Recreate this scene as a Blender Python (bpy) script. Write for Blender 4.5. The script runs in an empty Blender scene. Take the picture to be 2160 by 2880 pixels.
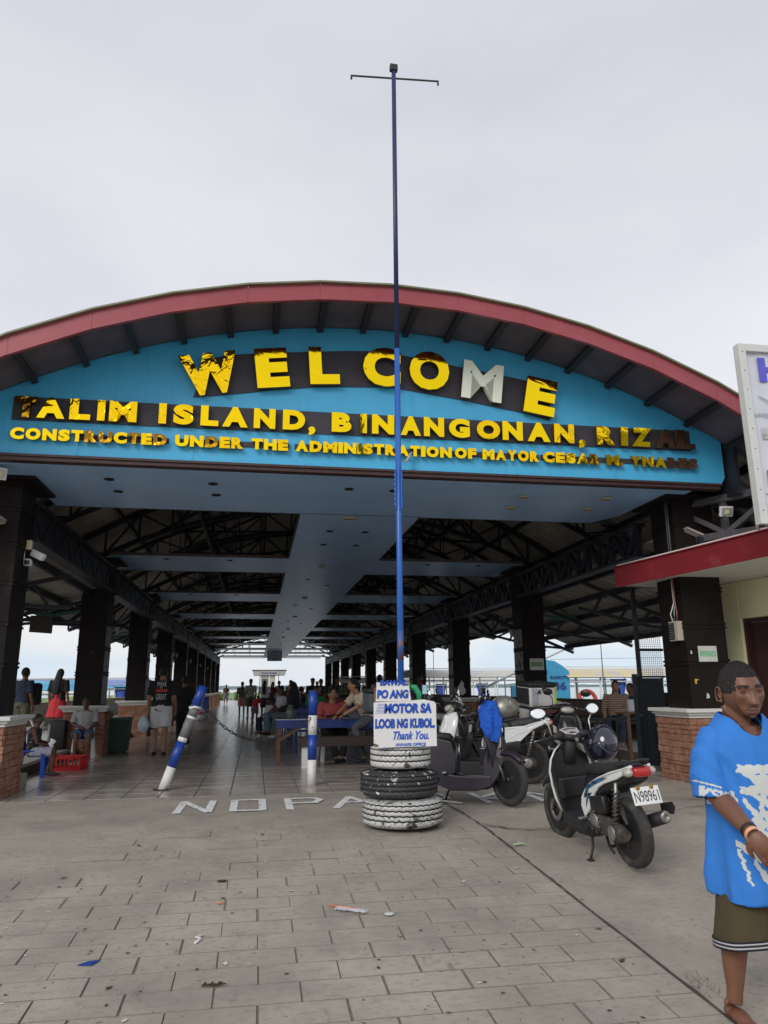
import bpy, bmesh, math, random
import numpy as np
from mathutils import Vector, Matrix, noise
random.seed(7)
R = math.radians
sc = bpy.context.scene
COL = sc.collection

# ------------------------------------------------------------------ camera
PITCH, YAW, ROLL, EYE = R(13.55), R(9.8), R(-0.4), 1.3
fw = Vector((math.sin(YAW)*math.cos(PITCH), math.cos(YAW)*math.cos(PITCH), math.sin(PITCH)))
rt0 = Vector((math.cos(YAW), -math.sin(YAW), 0)); up0 = rt0.cross(fw)
rt = rt0*math.cos(ROLL)+up0*math.sin(ROLL); up = up0*math.cos(ROLL)-rt0*math.sin(ROLL)
cam = bpy.data.cameras.new('camera'); camo = bpy.data.objects.new('camera', cam); COL.objects.link(camo)
cam.sensor_fit = 'VERTICAL'; cam.sensor_height = 36; cam.sensor_width = 27
cam.lens = 2050/2880*36
cam.clip_start = .05; cam.clip_end = 9000
m = Matrix((rt, up, -fw)).transposed().to_4x4(); m.translation = Vector((0, 0, EYE)); camo.matrix_world = m
sc.camera = camo

# ------------------------------------------------------------------ sky and light
SUN_EL, SUN_AZ = R(32), R(220)            # overcast: a broad glow high behind the camera
wd = bpy.data.worlds.new('World'); sc.world = wd; wd.use_nodes = True
wt = wd.node_tree; wt.nodes.clear()
def wn(t, **k):
    n = wt.nodes.new(t)
    for a, b in k.items(): setattr(n, a, b)
    return n
wo = wn('ShaderNodeOutputWorld'); bg = wn('ShaderNodeBackground')
sky = wn('ShaderNodeTexSky', sky_type='NISHITA', sun_disc=False, sun_elevation=SUN_EL, sun_rotation=SUN_AZ)
sky.air_density = 1.2; sky.dust_density = 3
skm = wn('ShaderNodeMixRGB', blend_type='MULTIPLY'); skm.inputs[0].default_value = 1; skm.inputs[2].default_value = (.10, .10, .10, 1)
wt.links.new(sky.outputs[0], skm.inputs[1])
tc = wn('ShaderNodeTexCoord'); sp = wn('ShaderNodeSeparateXYZ'); wt.links.new(tc.outputs['Generated'], sp.inputs[0])
# cloud base colour by height above the horizon
cr = wn('ShaderNodeValToRGB'); wt.links.new(sp.outputs[2], cr.inputs[0])
el = cr.color_ramp.elements
el[0].position = 0.0; el[0].color = (.80, .84, .88, 1)
el[1].position = 1.0; el[1].color = (.70, .715, .77, 1)
for p, c in ((.06, (.84, .855, .87)), (.16, (.84, .85, .875)), (.40, (.80, .80, .85)), (.62, (.71, .72, .77))):
    e = el.new(p); e.color = (*c, 1)
# soft streaked cloud relief, stretched sideways
mp = wn('ShaderNodeMapping'); mp.inputs['Scale'].default_value = (1.3, 1.3, 3.4); mp.inputs['Location'].default_value = (3.1, 1.7, 0.4)
wt.links.new(tc.outputs['Generated'], mp.inputs[0])
nz = wn('ShaderNodeTexNoise'); nz.inputs['Scale'].default_value = 1.6; nz.inputs['Detail'].default_value = 5; nz.inputs['Roughness'].default_value = .5
wt.links.new(mp.outputs[0], nz.inputs[0])
r2 = wn('ShaderNodeValToRGB'); wt.links.new(nz.outputs[0], r2.inputs[0])
r2.color_ramp.elements[0].position = .32; r2.color_ramp.elements[0].color = (.885, .895, .925, 1)
r2.color_ramp.elements[1].position = .68; r2.color_ramp.elements[1].color = (1.05, 1.04, 1.03, 1)
mu = wn('ShaderNodeMixRGB', blend_type='MULTIPLY'); mu.inputs[0].default_value = 1
wt.links.new(cr.outputs[0], mu.inputs[1]); wt.links.new(r2.outputs[0], mu.inputs[2])
# gaps near the horizon where pale blue sky shows
mp3 = wn('ShaderNodeMapping'); mp3.inputs['Scale'].default_value = (2.2, 2.2, 11); wt.links.new(tc.outputs['Generated'], mp3.inputs[0])
nz3 = wn('ShaderNodeTexNoise'); nz3.inputs['Scale'].default_value = 1.5; nz3.inputs['Detail'].default_value = 4; wt.links.new(mp3.outputs[0], nz3.inputs[0])
r3 = wn('ShaderNodeValToRGB'); wt.links.new(nz3.outputs[0], r3.inputs[0])
r3.color_ramp.elements[0].position = .46; r3.color_ramp.elements[0].color = (0, 0, 0, 1)
r3.color_ramp.elements[1].position = .62; r3.color_ramp.elements[1].color = (1, 1, 1, 1)
r4 = wn('ShaderNodeValToRGB'); wt.links.new(sp.outputs[2], r4.inputs[0])
r4.color_ramp.elements[0].position = .06; r4.color_ramp.elements[0].color = (.75, .75, .75, 1)
r4.color_ramp.elements[1].position = .26; r4.color_ramp.elements[1].color = (0, 0, 0, 1)
m3 = wn('ShaderNodeMath', operation='MULTIPLY'); wt.links.new(r3.outputs[0], m3.inputs[0]); wt.links.new(r4.outputs[0], m3.inputs[1])
mb = wn('ShaderNodeMixRGB'); wt.links.new(m3.outputs[0], mb.inputs[0]); wt.links.new(mu.outputs[0], mb.inputs[1]); mb.inputs[2].default_value = (.62, .76, .89, 1)
# a little of the clear-sky model through the cloud
mx = wn('ShaderNodeMixRGB'); mx.inputs[0].default_value = .08
wt.links.new(mb.outputs[0], mx.inputs[1]); wt.links.new(skm.outputs[0], mx.inputs[2])
wt.links.new(mx.outputs[0], bg.inputs[0]); bg.inputs[1].default_value = 1.09
wt.links.new(bg.outputs[0], wo.inputs[0])
sl = bpy.data.lights.new('sun', 'SUN'); sl.energy = 1.5; sl.angle = R(28); sl.color = (1, .97, .93)
so = bpy.data.objects.new('sun', sl); COL.objects.link(so)
sdir = Vector((math.sin(SUN_AZ)*math.cos(SUN_EL), math.cos(SUN_AZ)*math.cos(SUN_EL), math.sin(SUN_EL)))
so.rotation_euler = sdir.to_track_quat('Z', 'Y').to_euler(); so.location = sdir*40

sc.view_settings.view_transform = 'Standard'; sc.view_settings.look = 'None'
sc.view_settings.exposure = 0.0; sc.view_settings.gamma = 1; sc.view_settings.use_curve_mapping = False
sc.render.engine = 'CYCLES'
sc.cycles.max_bounces = 8; sc.cycles.diffuse_bounces = 4

# ------------------------------------------------------------------ materials
MATS = {}
def lin(c):
    return tuple((x/12.92 if x <= .04045 else ((x+.055)/1.055)**2.4) for x in c)
def mat(name, col, rough=.6, metal=0, var=.12, scale=6, bump=.0, bscale=None, col2=None, mix=(.45, .6), spec=None, alpha=None, emit=None,
        stretch=(1, 1, 1), coat=0, trans=0, detail=6, dots=None, world=False):
    if name in MATS: return MATS[name]
    mt = bpy.data.materials.new(name); mt.use_nodes = True; nt = mt.node_tree; b = nt.nodes['Principled BSDF']
    b.inputs['Roughness'].default_value = rough; b.inputs['Metallic'].default_value = metal
    if spec is not None: b.inputs['Specular IOR Level'].default_value = spec
    if coat: b.inputs['Coat Weight'].default_value = coat; b.inputs['Coat Roughness'].default_value = .06
    if trans: b.inputs['Transmission Weight'].default_value = trans
    if alpha is not None: b.inputs['Alpha'].default_value = alpha
    tx = nt.nodes.new('ShaderNodeTexCoord'); mp = nt.nodes.new('ShaderNodeMapping'); mp.inputs['Scale'].default_value = stretch
    geo = nt.nodes.new('ShaderNodeNewGeometry') if world else None
    nt.links.new(geo.outputs['Position'] if world else tx.outputs['Object'], mp.inputs[0])
    n1 = nt.nodes.new('ShaderNodeTexNoise'); n1.inputs['Scale'].default_value = scale; n1.inputs['Detail'].default_value = detail; n1.inputs['Roughness'].default_value = .6
    nt.links.new(mp.outputs[0], n1.inputs[0])
    ra = nt.nodes.new('ShaderNodeValToRGB'); nt.links.new(n1.outputs[0], ra.inputs[0])
    if col2 is None:
        ra.color_ramp.elements[0].position = .3; ra.color_ramp.elements[1].position = .7
        ra.color_ramp.elements[0].color = (*[max(0, c*(1-var)) for c in col], 1); ra.color_ramp.elements[1].color = (*[min(1, c*(1+var)) for c in col], 1)
    else:
        ra.color_ramp.elements[0].position = mix[0]; ra.color_ramp.elements[1].position = mix[1]
        ra.color_ramp.elements[0].color = (*col, 1); ra.color_ramp.elements[1].color = (*col2, 1)
    out = ra.outputs[0]
    if dots:   # small specks of another colour: (colour, scale, threshold)
        n3 = nt.nodes.new('ShaderNodeTexNoise'); n3.inputs['Scale'].default_value = dots[1]; n3.inputs['Detail'].default_value = 3; nt.links.new(mp.outputs[0], n3.inputs[0])
        r_ = nt.nodes.new('ShaderNodeValToRGB'); r_.color_ramp.elements[0].position = dots[2]; r_.color_ramp.elements[1].position = min(1, dots[2]+.03)
        nt.links.new(n3.outputs[0], r_.inputs[0]); mm = nt.nodes.new('ShaderNodeMixRGB'); nt.links.new(r_.outputs[0], mm.inputs[0])
        nt.links.new(out, mm.inputs[1]); mm.inputs[2].default_value = (*dots[0], 1); out = mm.outputs[0]
    nt.links.new(out, b.inputs['Base Color'])
    if bump:
        n2 = nt.nodes.new('ShaderNodeTexNoise'); n2.inputs['Scale'].default_value = bscale or scale*4; n2.inputs['Detail'].default_value = 8
        nt.links.new(mp.outputs[0], n2.inputs[0]); bp = nt.nodes.new('ShaderNodeBump'); bp.inputs['Strength'].default_value = min(1, bump*10); bp.inputs['Distance'].default_value = bump*.1
        nt.links.new(n2.outputs[0], bp.inputs['Height']); nt.links.new(bp.outputs[0], b.inputs['Normal'])
    if emit: b.inputs['Emission Color'].default_value = (*emit[0], 1); b.inputs['Emission Strength'].default_value = emit[1]
    MATS[name] = mt
    return mt
def addlayer(mt, col, scale, lo, hi, stretch=(1, 1, 1), fac=1.0, detail=8, loc=(0, 0, 0), vor=False, world=False):
    """one more colour layer (stains, wear) driven by its own noise"""
    nt = mt.node_tree; b = nt.nodes['Principled BSDF']; src = b.inputs['Base Color'].links[0].from_socket
    tx = nt.nodes.new('ShaderNodeTexCoord'); mp = nt.nodes.new('ShaderNodeMapping'); mp.inputs['Scale'].default_value = stretch; mp.inputs['Location'].default_value = loc
    if world:
        g = nt.nodes.new('ShaderNodeNewGeometry'); nt.links.new(g.outputs['Position'], mp.inputs[0])
    else: nt.links.new(tx.outputs['Object'], mp.inputs[0])
    n1 = nt.nodes.new('ShaderNodeTexNoise'); n1.inputs['Scale'].default_value = scale; n1.inputs['Detail'].default_value = detail; n1.inputs['Roughness'].default_value = .62
    nt.links.new(mp.outputs[0], n1.inputs[0])
    r_ = nt.nodes.new('ShaderNodeValToRGB'); r_.color_ramp.elements[0].position = lo; r_.color_ramp.elements[1].position = hi
    r_.color_ramp.elements[1].color = (fac, fac, fac, 1)
    nt.links.new(n1.outputs[0], r_.inputs[0]); mm = nt.nodes.new('ShaderNodeMixRGB'); nt.links.new(r_.outputs[0], mm.inputs[0])
    nt.links.new(src, mm.inputs[1]); mm.inputs[2].default_value = (*col, 1); nt.links.new(mm.outputs[0], b.inputs['Base Color'])
    return mt

# ------------------------------------------------------------------ mesh builder
class MB:
    def __init__(s): s.v = []; s.f = []; s.m = []; s.s = []
    def add(s, v, f, m=0, sm=False):
        o = len(s.v); s.v += [tuple(p) for p in v]; s.f += [tuple(i+o for i in q) for q in f]; s.m += [m]*len(f); s.s += [sm]*len(f); return s
    def bx(s, x0, x1, y0, y1, z0, z1, m=0, M=None):
        v = [Vector(p) for p in ((x0,y0,z0),(x1,y0,z0),(x1,y1,z0),(x0,y1,z0),(x0,y0,z1),(x1,y0,z1),(x1,y1,z1),(x0,y1,z1))]
        if M is not None: v = [M @ p for p in v]
        return s.add(v, [(3,2,1,0),(4,5,6,7),(0,1,5,4),(1,2,6,5),(2,3,7,6),(3,0,4,7)], m)
    def box(s, c, d, M=None, m=0, bev=0):
        if bev: return s.rbox(c, d, bev, M, m)
        T = Matrix.Translation(c) @ (M.to_4x4() if M is not None else Matrix.Identity(4))
        return s.bx(-d[0]/2, d[0]/2, -d[1]/2, d[1]/2, -d[2]/2, d[2]/2, m, T)
    def rbox(s, c, d, r, M=None, m=0):
        bm = bmesh.new(); bmesh.ops.create_cube(bm, size=1)
        bmesh.ops.scale(bm, vec=d, verts=bm.verts)
        bmesh.ops.bevel(bm, geom=bm.edges[:], offset=r, segments=3, profile=.5, affect='EDGES')
        T = Matrix.Translation(c) @ (M.to_4x4() if M is not None else Matrix.Identity(4))
        bm.transform(T); bm.verts.index_update()
        s.add([v.co[:] for v in bm.verts], [[v.index for v in f.verts] for f in bm.faces], m, True); bm.free(); return s
    def bar(s, a, b, w, h=None, m=0, upv=(0, 0, 1)):
        a, b = Vector(a), Vector(b); h = h or w; d = b-a; L = d.length
        if L < 1e-6: return s
        d /= L; u = Vector(upv)
        if abs(d.dot(u)) > .98: u = Vector((0, 1, 0))
        x = d.cross(u).normalized(); z = x.cross(d)
        v = [p+x*sx*w/2+z*sz*h/2 for p in (a, b) for sx, sz in ((-1,-1),(1,-1),(1,1),(-1,1))]
        return s.add(v, [(0,1,2,3),(7,6,5,4),(4,5,1,0),(5,6,2,1),(6,7,3,2),(7,4,0,3)], m)
    def tube(s, pts, r, n=8, m=0, caps=True, sm=True, flat=1):
        pts = [Vector(p) for p in pts]; rs = r if isinstance(r, (list, tuple)) else [r]*len(pts); rings = []
        prev = None
        for i, p in enumerate(pts):
            d = (pts[min(i+1, len(pts)-1)]-pts[max(i-1, 0)])
            d = d.normalized() if d.length > 1e-9 else Vector((0, 0, 1))
            if prev is None:
                u = Vector((0, 0, 1)) if abs(d.z) < .9 else Vector((0, 1, 0)); x = d.cross(u).normalized()
            else: x = (prev-d*prev.dot(d)).normalized()
            prev = x; y = d.cross(x)
            rings.append([p+(x*math.cos(2*math.pi*k/n)+y*math.sin(2*math.pi*k/n)*flat)*rs[i] for k in range(n)])
        return s.loft(rings, caps, m, sm)
    def cyl(s, a, b, r0, r1=None, n=10, m=0, caps=True, sm=True): return s.tube([a, b], [r0, r0 if r1 is None else r1], n, m, caps, sm)
    def loft(s, rings, caps=True, m=0, sm=True, closed=False):
        n = len(rings[0]); v = [p for r in rings for p in r]; f = []
        K = len(rings)
        for i in range(K if closed else K-1):
            j = (i+1) % K
            for k in range(n): f.append((i*n+k, i*n+(k+1) % n, j*n+(k+1) % n, j*n+k))
        o = len(s.v); s.add(v, f, m, sm)
        if caps and not closed:
            s.add([], [], m); s.f.append(tuple(o+k for k in reversed(range(n)))); s.m.append(m); s.s.append(False)
            s.f.append(tuple(o+(K-1)*n+k for k in range(n))); s.m.append(m); s.s.append(False)
        return s
    def ell(s, c, r, nu=12, nv=8, M=None, m=0, fn=None):
        T = Matrix.Translation(c) @ (M.to_4x4() if M is not None else Matrix.Identity(4)); v = []
        for i in range(nv+1):
            t = math.pi*i/nv
            for k in range(nu):
                a = 2*math.pi*k/nu; p = Vector((r[0]*math.sin(t)*math.cos(a), r[1]*math.sin(t)*math.sin(a), r[2]*math.cos(t)))
                if fn: p = fn(p)
                v.append(T @ p)
        f = [(i*nu+k, (i+1)*nu+k, (i+1)*nu+(k+1) % nu, i*nu+(k+1) % nu) for i in range(nv) for k in range(nu)]
        return s.add(v, f, m, True)
    def lathe(s, prof, n=24, c=(0, 0, 0), axis='Z', m=0, closed=False, sm=True, M=None):
        rings = []
        for r, z in prof:
            ring = []
            for k in range(n):
                a = 2*math.pi*k/n; p = Vector((r*math.cos(a), r*math.sin(a), z))
                if axis == 'X': p = Vector((p.z, p.x, p.y))
                if axis == 'Y': p = Vector((p.x, p.z, p.y))
                if M is not None: p = M @ p
                ring.append(p+Vector(c))
            rings.append(ring)
        return s.loft(rings, not closed, m, sm, closed)
    def prism(s, poly, t0, t1, M=None, m=0):
        """polygon in local xy, thickness along local z"""
        n = len(poly); v = [Vector((x, y, t0)) for x, y in poly]+[Vector((x, y, t1)) for x, y in poly]
        if M is not None: v = [M @ p for p in v]
        return s.add(v, [tuple(reversed(range(n))), tuple(range(n, 2*n))]+[(i, (i+1) % n, n+(i+1) % n, n+i) for i in range(n)], m)
    def mirx(s, x0=0):
        n = len(s.v); fs = list(s.f); ms = list(s.m); ss = list(s.s)
        s.v += [(2*x0-x, y, z) for x, y, z in s.v[:n]]
        s.f += [tuple(reversed([i+n for i in q])) for q in fs]; s.m += ms; s.s += ss
        return s
    def mesh(s, name, mats):
        me = bpy.data.meshes.new(name); me.from_pydata(s.v, [], s.f)
        for mt in (mats if isinstance(mats, (list, tuple)) else [mats]): me.materials.append(mt)
        me.polygons.foreach_set('material_index', s.m); me.polygons.foreach_set('use_smooth', s.s); me.update()
        return me
def link(name, me, parent=None, loc=None, rot=None):
    o = bpy.data.objects.new(name, me); COL.objects.link(o)
    if parent is not None: o.parent = parent
    if loc is not None: o.location = loc
    if rot is not None: o.rotation_euler = rot
    return o
def obj(name, mb, mats, parent=None, loc=None, rot=None, bev=0, off=None):
    """off: geometry is in world axes; shift it into the parent's space"""
    if off is not None: mb.v = [(x-off[0], y-off[1], z-off[2]) for x, y, z in mb.v]
    o = link(name, mb.mesh(name, mats), parent, loc, rot)
    if bev:
        md = o.modifiers.new('bevel', 'BEVEL'); md.width = bev; md.segments = 2; md.limit_method = 'ANGLE'; md.angle_limit = R(40)
    return o
def tag(o, label=None, cat=None, group=None, kind=None):
    if label: o['label'] = label
    if cat: o['category'] = cat
    if group: o['group'] = group
    if kind: o['kind'] = kind
    return o
def thing(name, label, cat, loc=(0, 0, 0), rz=0, group=None, rot=None):
    o = bpy.data.objects.new(name, None); COL.objects.link(o); o.location = loc
    o.rotation_euler = rot if rot else (0, 0, rz); o.empty_display_size = .1
    return tag(o, label, cat, group)
def emptypart(name, parent, loc=(0, 0, 0), rot=(0, 0, 0)):
    o = bpy.data.objects.new(name, None); COL.objects.link(o); o.parent = parent; o.location = loc; o.rotation_euler = rot; return o
def kids(o): return [c for c in COL.objects if c.parent == o]
CH = {}
def copy_tree(o, parent=None):
    c = o.copy(); COL.objects.link(c); c.parent = parent
    for ch in o.children: copy_tree(ch, c)
    return c
def rotz(a): return Matrix.Rotation(a, 3, 'Z')
def rotx(a): return Matrix.Rotation(a, 3, 'X')
def roty(a): return Matrix.Rotation(a, 3, 'Y')
def gz(y): return .05*(max(y, -8)-8) if y < 8 else 0.0
def text_mesh(txt, size=1, ext=.01, offset=0, bevel=0, align='CENTER', shear=0, spacing=1, res=4, body_align='BOTTOM'):
    cu = bpy.data.curves.new('t', 'FONT'); cu.body = txt; cu.size = size; cu.extrude = ext; cu.offset = offset; cu.bevel_depth = bevel
    cu.align_x = align; cu.align_y = body_align; cu.shear = shear; cu.space_character = spacing; cu.resolution_u = res
    o = bpy.data.objects.new('t', cu); COL.objects.link(o)
    dg = bpy.context.evaluated_depsgraph_get(); me = bpy.data.meshes.new_from_object(o.evaluated_get(dg)); 
    bpy.data.objects.remove(o); bpy.data.curves.remove(cu)
    return me
def letter_obj(txt, w, h, mt, parent, name='letter', ext=.012, bold=.03, bevel=0, shear=0):
    """one letter or word as solid geometry scaled to w x h, standing in local xz, front -y, lower-left at 0"""
    me = text_mesh(txt, 1, .5, bold, bevel, 'LEFT', shear)
    n = len(me.vertices); co = np.empty(n*3); me.vertices.foreach_get('co', co); co = co.reshape(-1, 3)
    mn, mx_ = co.min(0), co.max(0); sx = w/(mx_[0]-mn[0]); sy = h/(mx_[1]-mn[1]) if h else sx
    out = np.empty_like(co); out[:, 0] = (co[:, 0]-mn[0])*sx; out[:, 2] = (co[:, 1]-mn[1])*sy; out[:, 1] = -(co[:, 2]-mn[2])/(mx_[2]-mn[2])*ext
    me.vertices.foreach_set('co', out.ravel()); me.update(); me.name = name
    me.materials.clear()
    for k in (mt if isinstance(mt, (list, tuple)) else [mt]): me.materials.append(k)
    return link(name, me, parent)

ORD = ['first', 'second', 'third', 'fourth', 'fifth', 'sixth', 'seventh', 'eighth', 'ninth', 'tenth', 'eleventh']
def islands(name, mb, mats, parent=None, off=None, bev=0):
    """one object for each separate piece in mb"""
    par = list(range(len(mb.v)))
    def fnd(a):
        while par[a] != a: par[a] = par[par[a]]; a = par[a]
        return a
    for f in mb.f:
        r0 = fnd(f[0])
        for i in f[1:]: par[fnd(i)] = r0
    gr = {}
    for k, f in enumerate(mb.f): gr.setdefault(fnd(f[0]), []).append(k)
    out = []
    for ks in gr.values():
        m2 = MB(); mp = {}
        for k in ks:
            q = []
            for i in mb.f[k]:
                if i not in mp: mp[i] = len(m2.v); m2.v.append(mb.v[i])
                q.append(mp[i])
            m2.f.append(tuple(q)); m2.m.append(mb.m[k]); m2.s.append(mb.s[k])
        out.append(obj(name, m2, mats, parent, off=off, bev=bev))
    return out
# ------------------------------------------------------------------ palette
M_conc = mat('concrete', (.345, .308, .256), .85, var=.16, scale=1.3, bump=.06, bscale=60, dots=((.12, .11, .10), 22, .70), world=True)
addlayer(M_conc, (.20, .185, .17), 2.2, .5, .78, fac=.7, world=True); addlayer(M_conc, (.10, .095, .09), 70, .69, .74, fac=.75, world=True)
addlayer(M_conc, (.47, .44, .40), 90, .70, .75, fac=.8, world=True, loc=(5, 3, 1))
addlayer(M_conc, (.19, .172, .15), 26, .50, .66, fac=.45, world=True, stretch=(.6, 1, 1), loc=(2, 7, 0)); addlayer(M_conc, (.14, .128, .11), .45, .52, .72, fac=.55, world=True, loc=(1.3, 2.1, 0))
addlayer(M_conc, (.055, .05, .05), 9, .64, .76, fac=.5, world=True, stretch=(1, .45, 1), loc=(9, 4, 0))
M_joint = mat('joint_dirt', (.225, .20, .168), .95, var=.25, scale=20)
M_crack = mat('crack_dirt', (.06, .05, .045), .95, var=.3, scale=20)
M_tile = mat('floor_tile', (.42, .375, .325), .19, var=.18, scale=4, bump=.05, bscale=24, world=True)
addlayer(M_tile, (.19, .165, .14), 1.6, .45, .75, fac=.7, world=True); addlayer(M_tile, (.33, .28, .23), 30, .62, .72, fac=.5, world=True)
M_grout = mat('grout', (.09, .08, .07), .9)
M_aisle = mat('aisle_concrete', (.42, .42, .40), .5, var=.1, scale=2)
M_red = mat('red_fascia', (.31, .052, .066), .35, var=.10, scale=1.2, coat=.15)
addlayer(M_red, (.42, .10, .115), 3, .5, .8, fac=.5); addlayer(M_red, (.20, .045, .05), 2.5, .58, .80, fac=.5, stretch=(4, 4, .5), detail=10)
M_red2 = mat('deep_red_paint', (.23, .022, .030), .35, var=.12, scale=2)
addlayer(M_red2, (.32, .08, .085), 4, .56, .75, fac=.6)
M_soff = mat('underside_sheet', (.115, .10, .12), .7, var=.2, scale=3, bump=.06, bscale=5)
M_purl = mat('purlin_steel', (.025, .023, .028), .6)
M_blue = mat('facade_blue', (.065, .44, .74), .45, var=.05, scale=1.4)
addlayer(M_blue, (.035, .37, .66), 1.8, .5, .8, fac=.5); addlayer(M_blue, (.03, .27, .46), 1.6, .55, .80, fac=.45, stretch=(5, 5, .35), detail=10); addlayer(M_blue, (.02, .10, .14), 60, .72, .75, fac=.5)
M_navyb = mat('sign_band', (.042, .038, .048), .6, var=.2, scale=4)
M_gold = mat('gold_mirror', (1.0, .70, .01), .06, metal=1, var=.0)
nt = M_gold.node_tree                                   # buckled acrylic film: slight waviness
def wavy(mt, strength, scale):
    nt = mt.node_tree; b = nt.nodes['Principled BSDF']; n = nt.nodes.new('ShaderNodeTexNoise'); n.inputs['Scale'].default_value = scale; n.inputs['Detail'].default_value = 2; n.inputs['Distortion'].default_value = 1.5
    g = nt.nodes.new('ShaderNodeNewGeometry'); nt.links.new(g.outputs['Position'], n.inputs[0])
    bp = nt.nodes.new('ShaderNodeBump'); bp.inputs['Strength'].default_value = strength; bp.inputs['Distance'].default_value = .03
    nt.links.new(n.outputs[0], bp.inputs['Height']); nt.links.new(bp.outputs[0], b.inputs['Normal'])
M_goldw = mat('gold_mirror_crazed', (1.0, .64, .01), .08, metal=1, var=.0); wavy(M_goldw, .6, 5); wavy(M_gold, .12, 3)
M_goldd = mat('gold_mirror_tarnish_reflection', (.30, .15, .02), .16, metal=1, col2=(.9, .5, .02), mix=(.50, .62), scale=9); wavy(M_goldd, .6, 6)  # tarnish, and on the T a painted reflection of the dark roof
M_gside = mat('letter_return', (.22, .10, .015), .4, metal=.6)
M_pale = mat('faded_letter', (.86, .92, .76), .3, col2=(.24, .26, .22), mix=(.66, .80), scale=5)
M_trim = mat('brown_trim', (.05, .02, .018), .5, var=.3, scale=9)
M_ceil = mat('ceiling_panel', (.36, .58, .88), .30, var=.06, scale=2, stretch=(1, 1, 1))
addlayer(M_ceil, (.27, .45, .72), 1.2, .45, .8, fac=.5)
M_ceile = mat('ceiling_edge', (.09, .075, .07), .7, var=.3, scale=9)
M_sheet = mat('roof_sheet', (.40, .36, .31), .5, var=.25, scale=3)
M_steel = mat('dark_steel', (.016, .018, .024), .5, var=.3)
M_green = mat('green_steel', (.03, .12, .09), .5)
M_colm = mat('column_black', (.010, .0065, .0055), .6, spec=.22, var=.3, scale=5, bump=.04, bscale=40)
addlayer(M_colm, (.085, .078, .072), 3.2, .60, .78, stretch=(1, 1, .4), fac=.5); addlayer(M_colm, (.30, .29, .27), 26, .70, .74, stretch=(1, 1, .3), fac=.7)
M_brick = mat('split_brick', (.27, .115, .07), .9, var=.35, scale=7, bump=.25, bscale=26, col2=(.40, .24, .17), mix=(.4, .7))
M_mort = mat('mortar', (.16, .11, .085), .95)
M_cap = mat('white_cap', (.62, .63, .60), .6, var=.08, scale=5, col2=(.35, .33, .29), mix=(.60, .8), bump=.04)
M_cream = mat('cream_wall', (.86, .82, .52), .75, var=.05, scale=2, bump=.02, bscale=60)
addlayer(M_cream, (.66, .62, .42), 1.5, .62, .8, fac=.5)
M_under = mat('white_soffit', (.74, .74, .70), .8, var=.08, scale=1.5, col2=(.45, .38, .30), mix=(.60, .75))
M_white = mat('white_paint', (.72, .73, .72), .5, var=.06)
M_whitew = mat('white_paint_worn', (.70, .70, .68), .55, col2=(.06, .055, .05), mix=(.60, .66), scale=14)
M_bluep = mat('royal_blue_paint', (.012, .05, .30), .35, var=.15, scale=8)
M_bluen = mat('pole_navy', (.010, .022, .085), .4, var=.2, scale=3)
M_bluew = mat('pole_blue', (.02, .11, .42), .3, var=.2, scale=3, stretch=(1, 1, .3))
M_primer = mat('grey_primer', (.16, .17, .17), .6, var=.2)
M_rub = mat('rubber', (.014, .014, .015), .75, var=.35, scale=12, bump=.05, bscale=40)
M_dusty = mat('dusty_rubber', (.035, .033, .031), .85, var=.35, scale=9, col2=(.09, .083, .075), mix=(.5, .75))
M_blk = mat('black_plastic', (.012, .012, .014), .33, var=.2)
M_blkm = mat('matte_black', (.02, .02, .022), .6, var=.2)
M_gry = mat('grey_plastic', (.12, .12, .13), .5)
M_wht = mat('white_plastic', (.72, .74, .73), .18, var=.03, coat=.6)
M_alu = mat('cast_alloy', (.33, .32, .30), .45, metal=.8, var=.3, scale=12)
M_eng = mat('greasy_engine', (.07, .062, .055), .6, metal=.4, var=.4, scale=14, bump=.1, bscale=40, col2=(.20, .17, .14), mix=(.5, .75))
M_chr = mat('mirror_glass', (.9, .92, .93), .03, metal=1, var=0)
M_redl = mat('red_lens', (.42, .012, .014), .12, coat=.8, var=.05)
M_clr = mat('clear_lens', (.45, .42, .38), .12, coat=.8)
M_slate = mat('black_ink', (.015, .015, .018), .5)
M_inkb = mat('blue_ink', (.01, .09, .52), .45, var=.15, scale=20)
M_board = mat('sign_board_white', (.74, .74, .74), .45, var=.04, scale=4)
addlayer(M_board, (.33, .16, .08), 9, .66, .72, fac=.7)
M_skin = mat('skin_brown', (.19, .085, .045), .5, var=.18, scale=14, spec=.4, bump=.02, bscale=160)
M_skin2 = mat('skin_tan', (.30, .155, .09), .5, var=.12, scale=10)
M_skind = mat('skin_dark', (.115, .05, .03), .5, var=.15, scale=9)
M_hair = mat('black_hair', (.012, .010, .010), .55, var=.4, scale=30, bump=.2, bscale=90)
M_hairg = mat('greying_hair', (.03, .026, .025), .9, scale=190, bump=.5, bscale=330, col2=(.17, .155, .15), mix=(.47, .66))
M_shoe = mat('dark_shoe', (.02, .02, .022), .5)
M_water = mat('lake_water', (.30, .34, .34), .12, var=.08, scale=.08, bump=.05, bscale=1.5)
M_leaf = mat('water_weed', (.17, .27, .10), .8, var=.4, scale=1)

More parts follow.
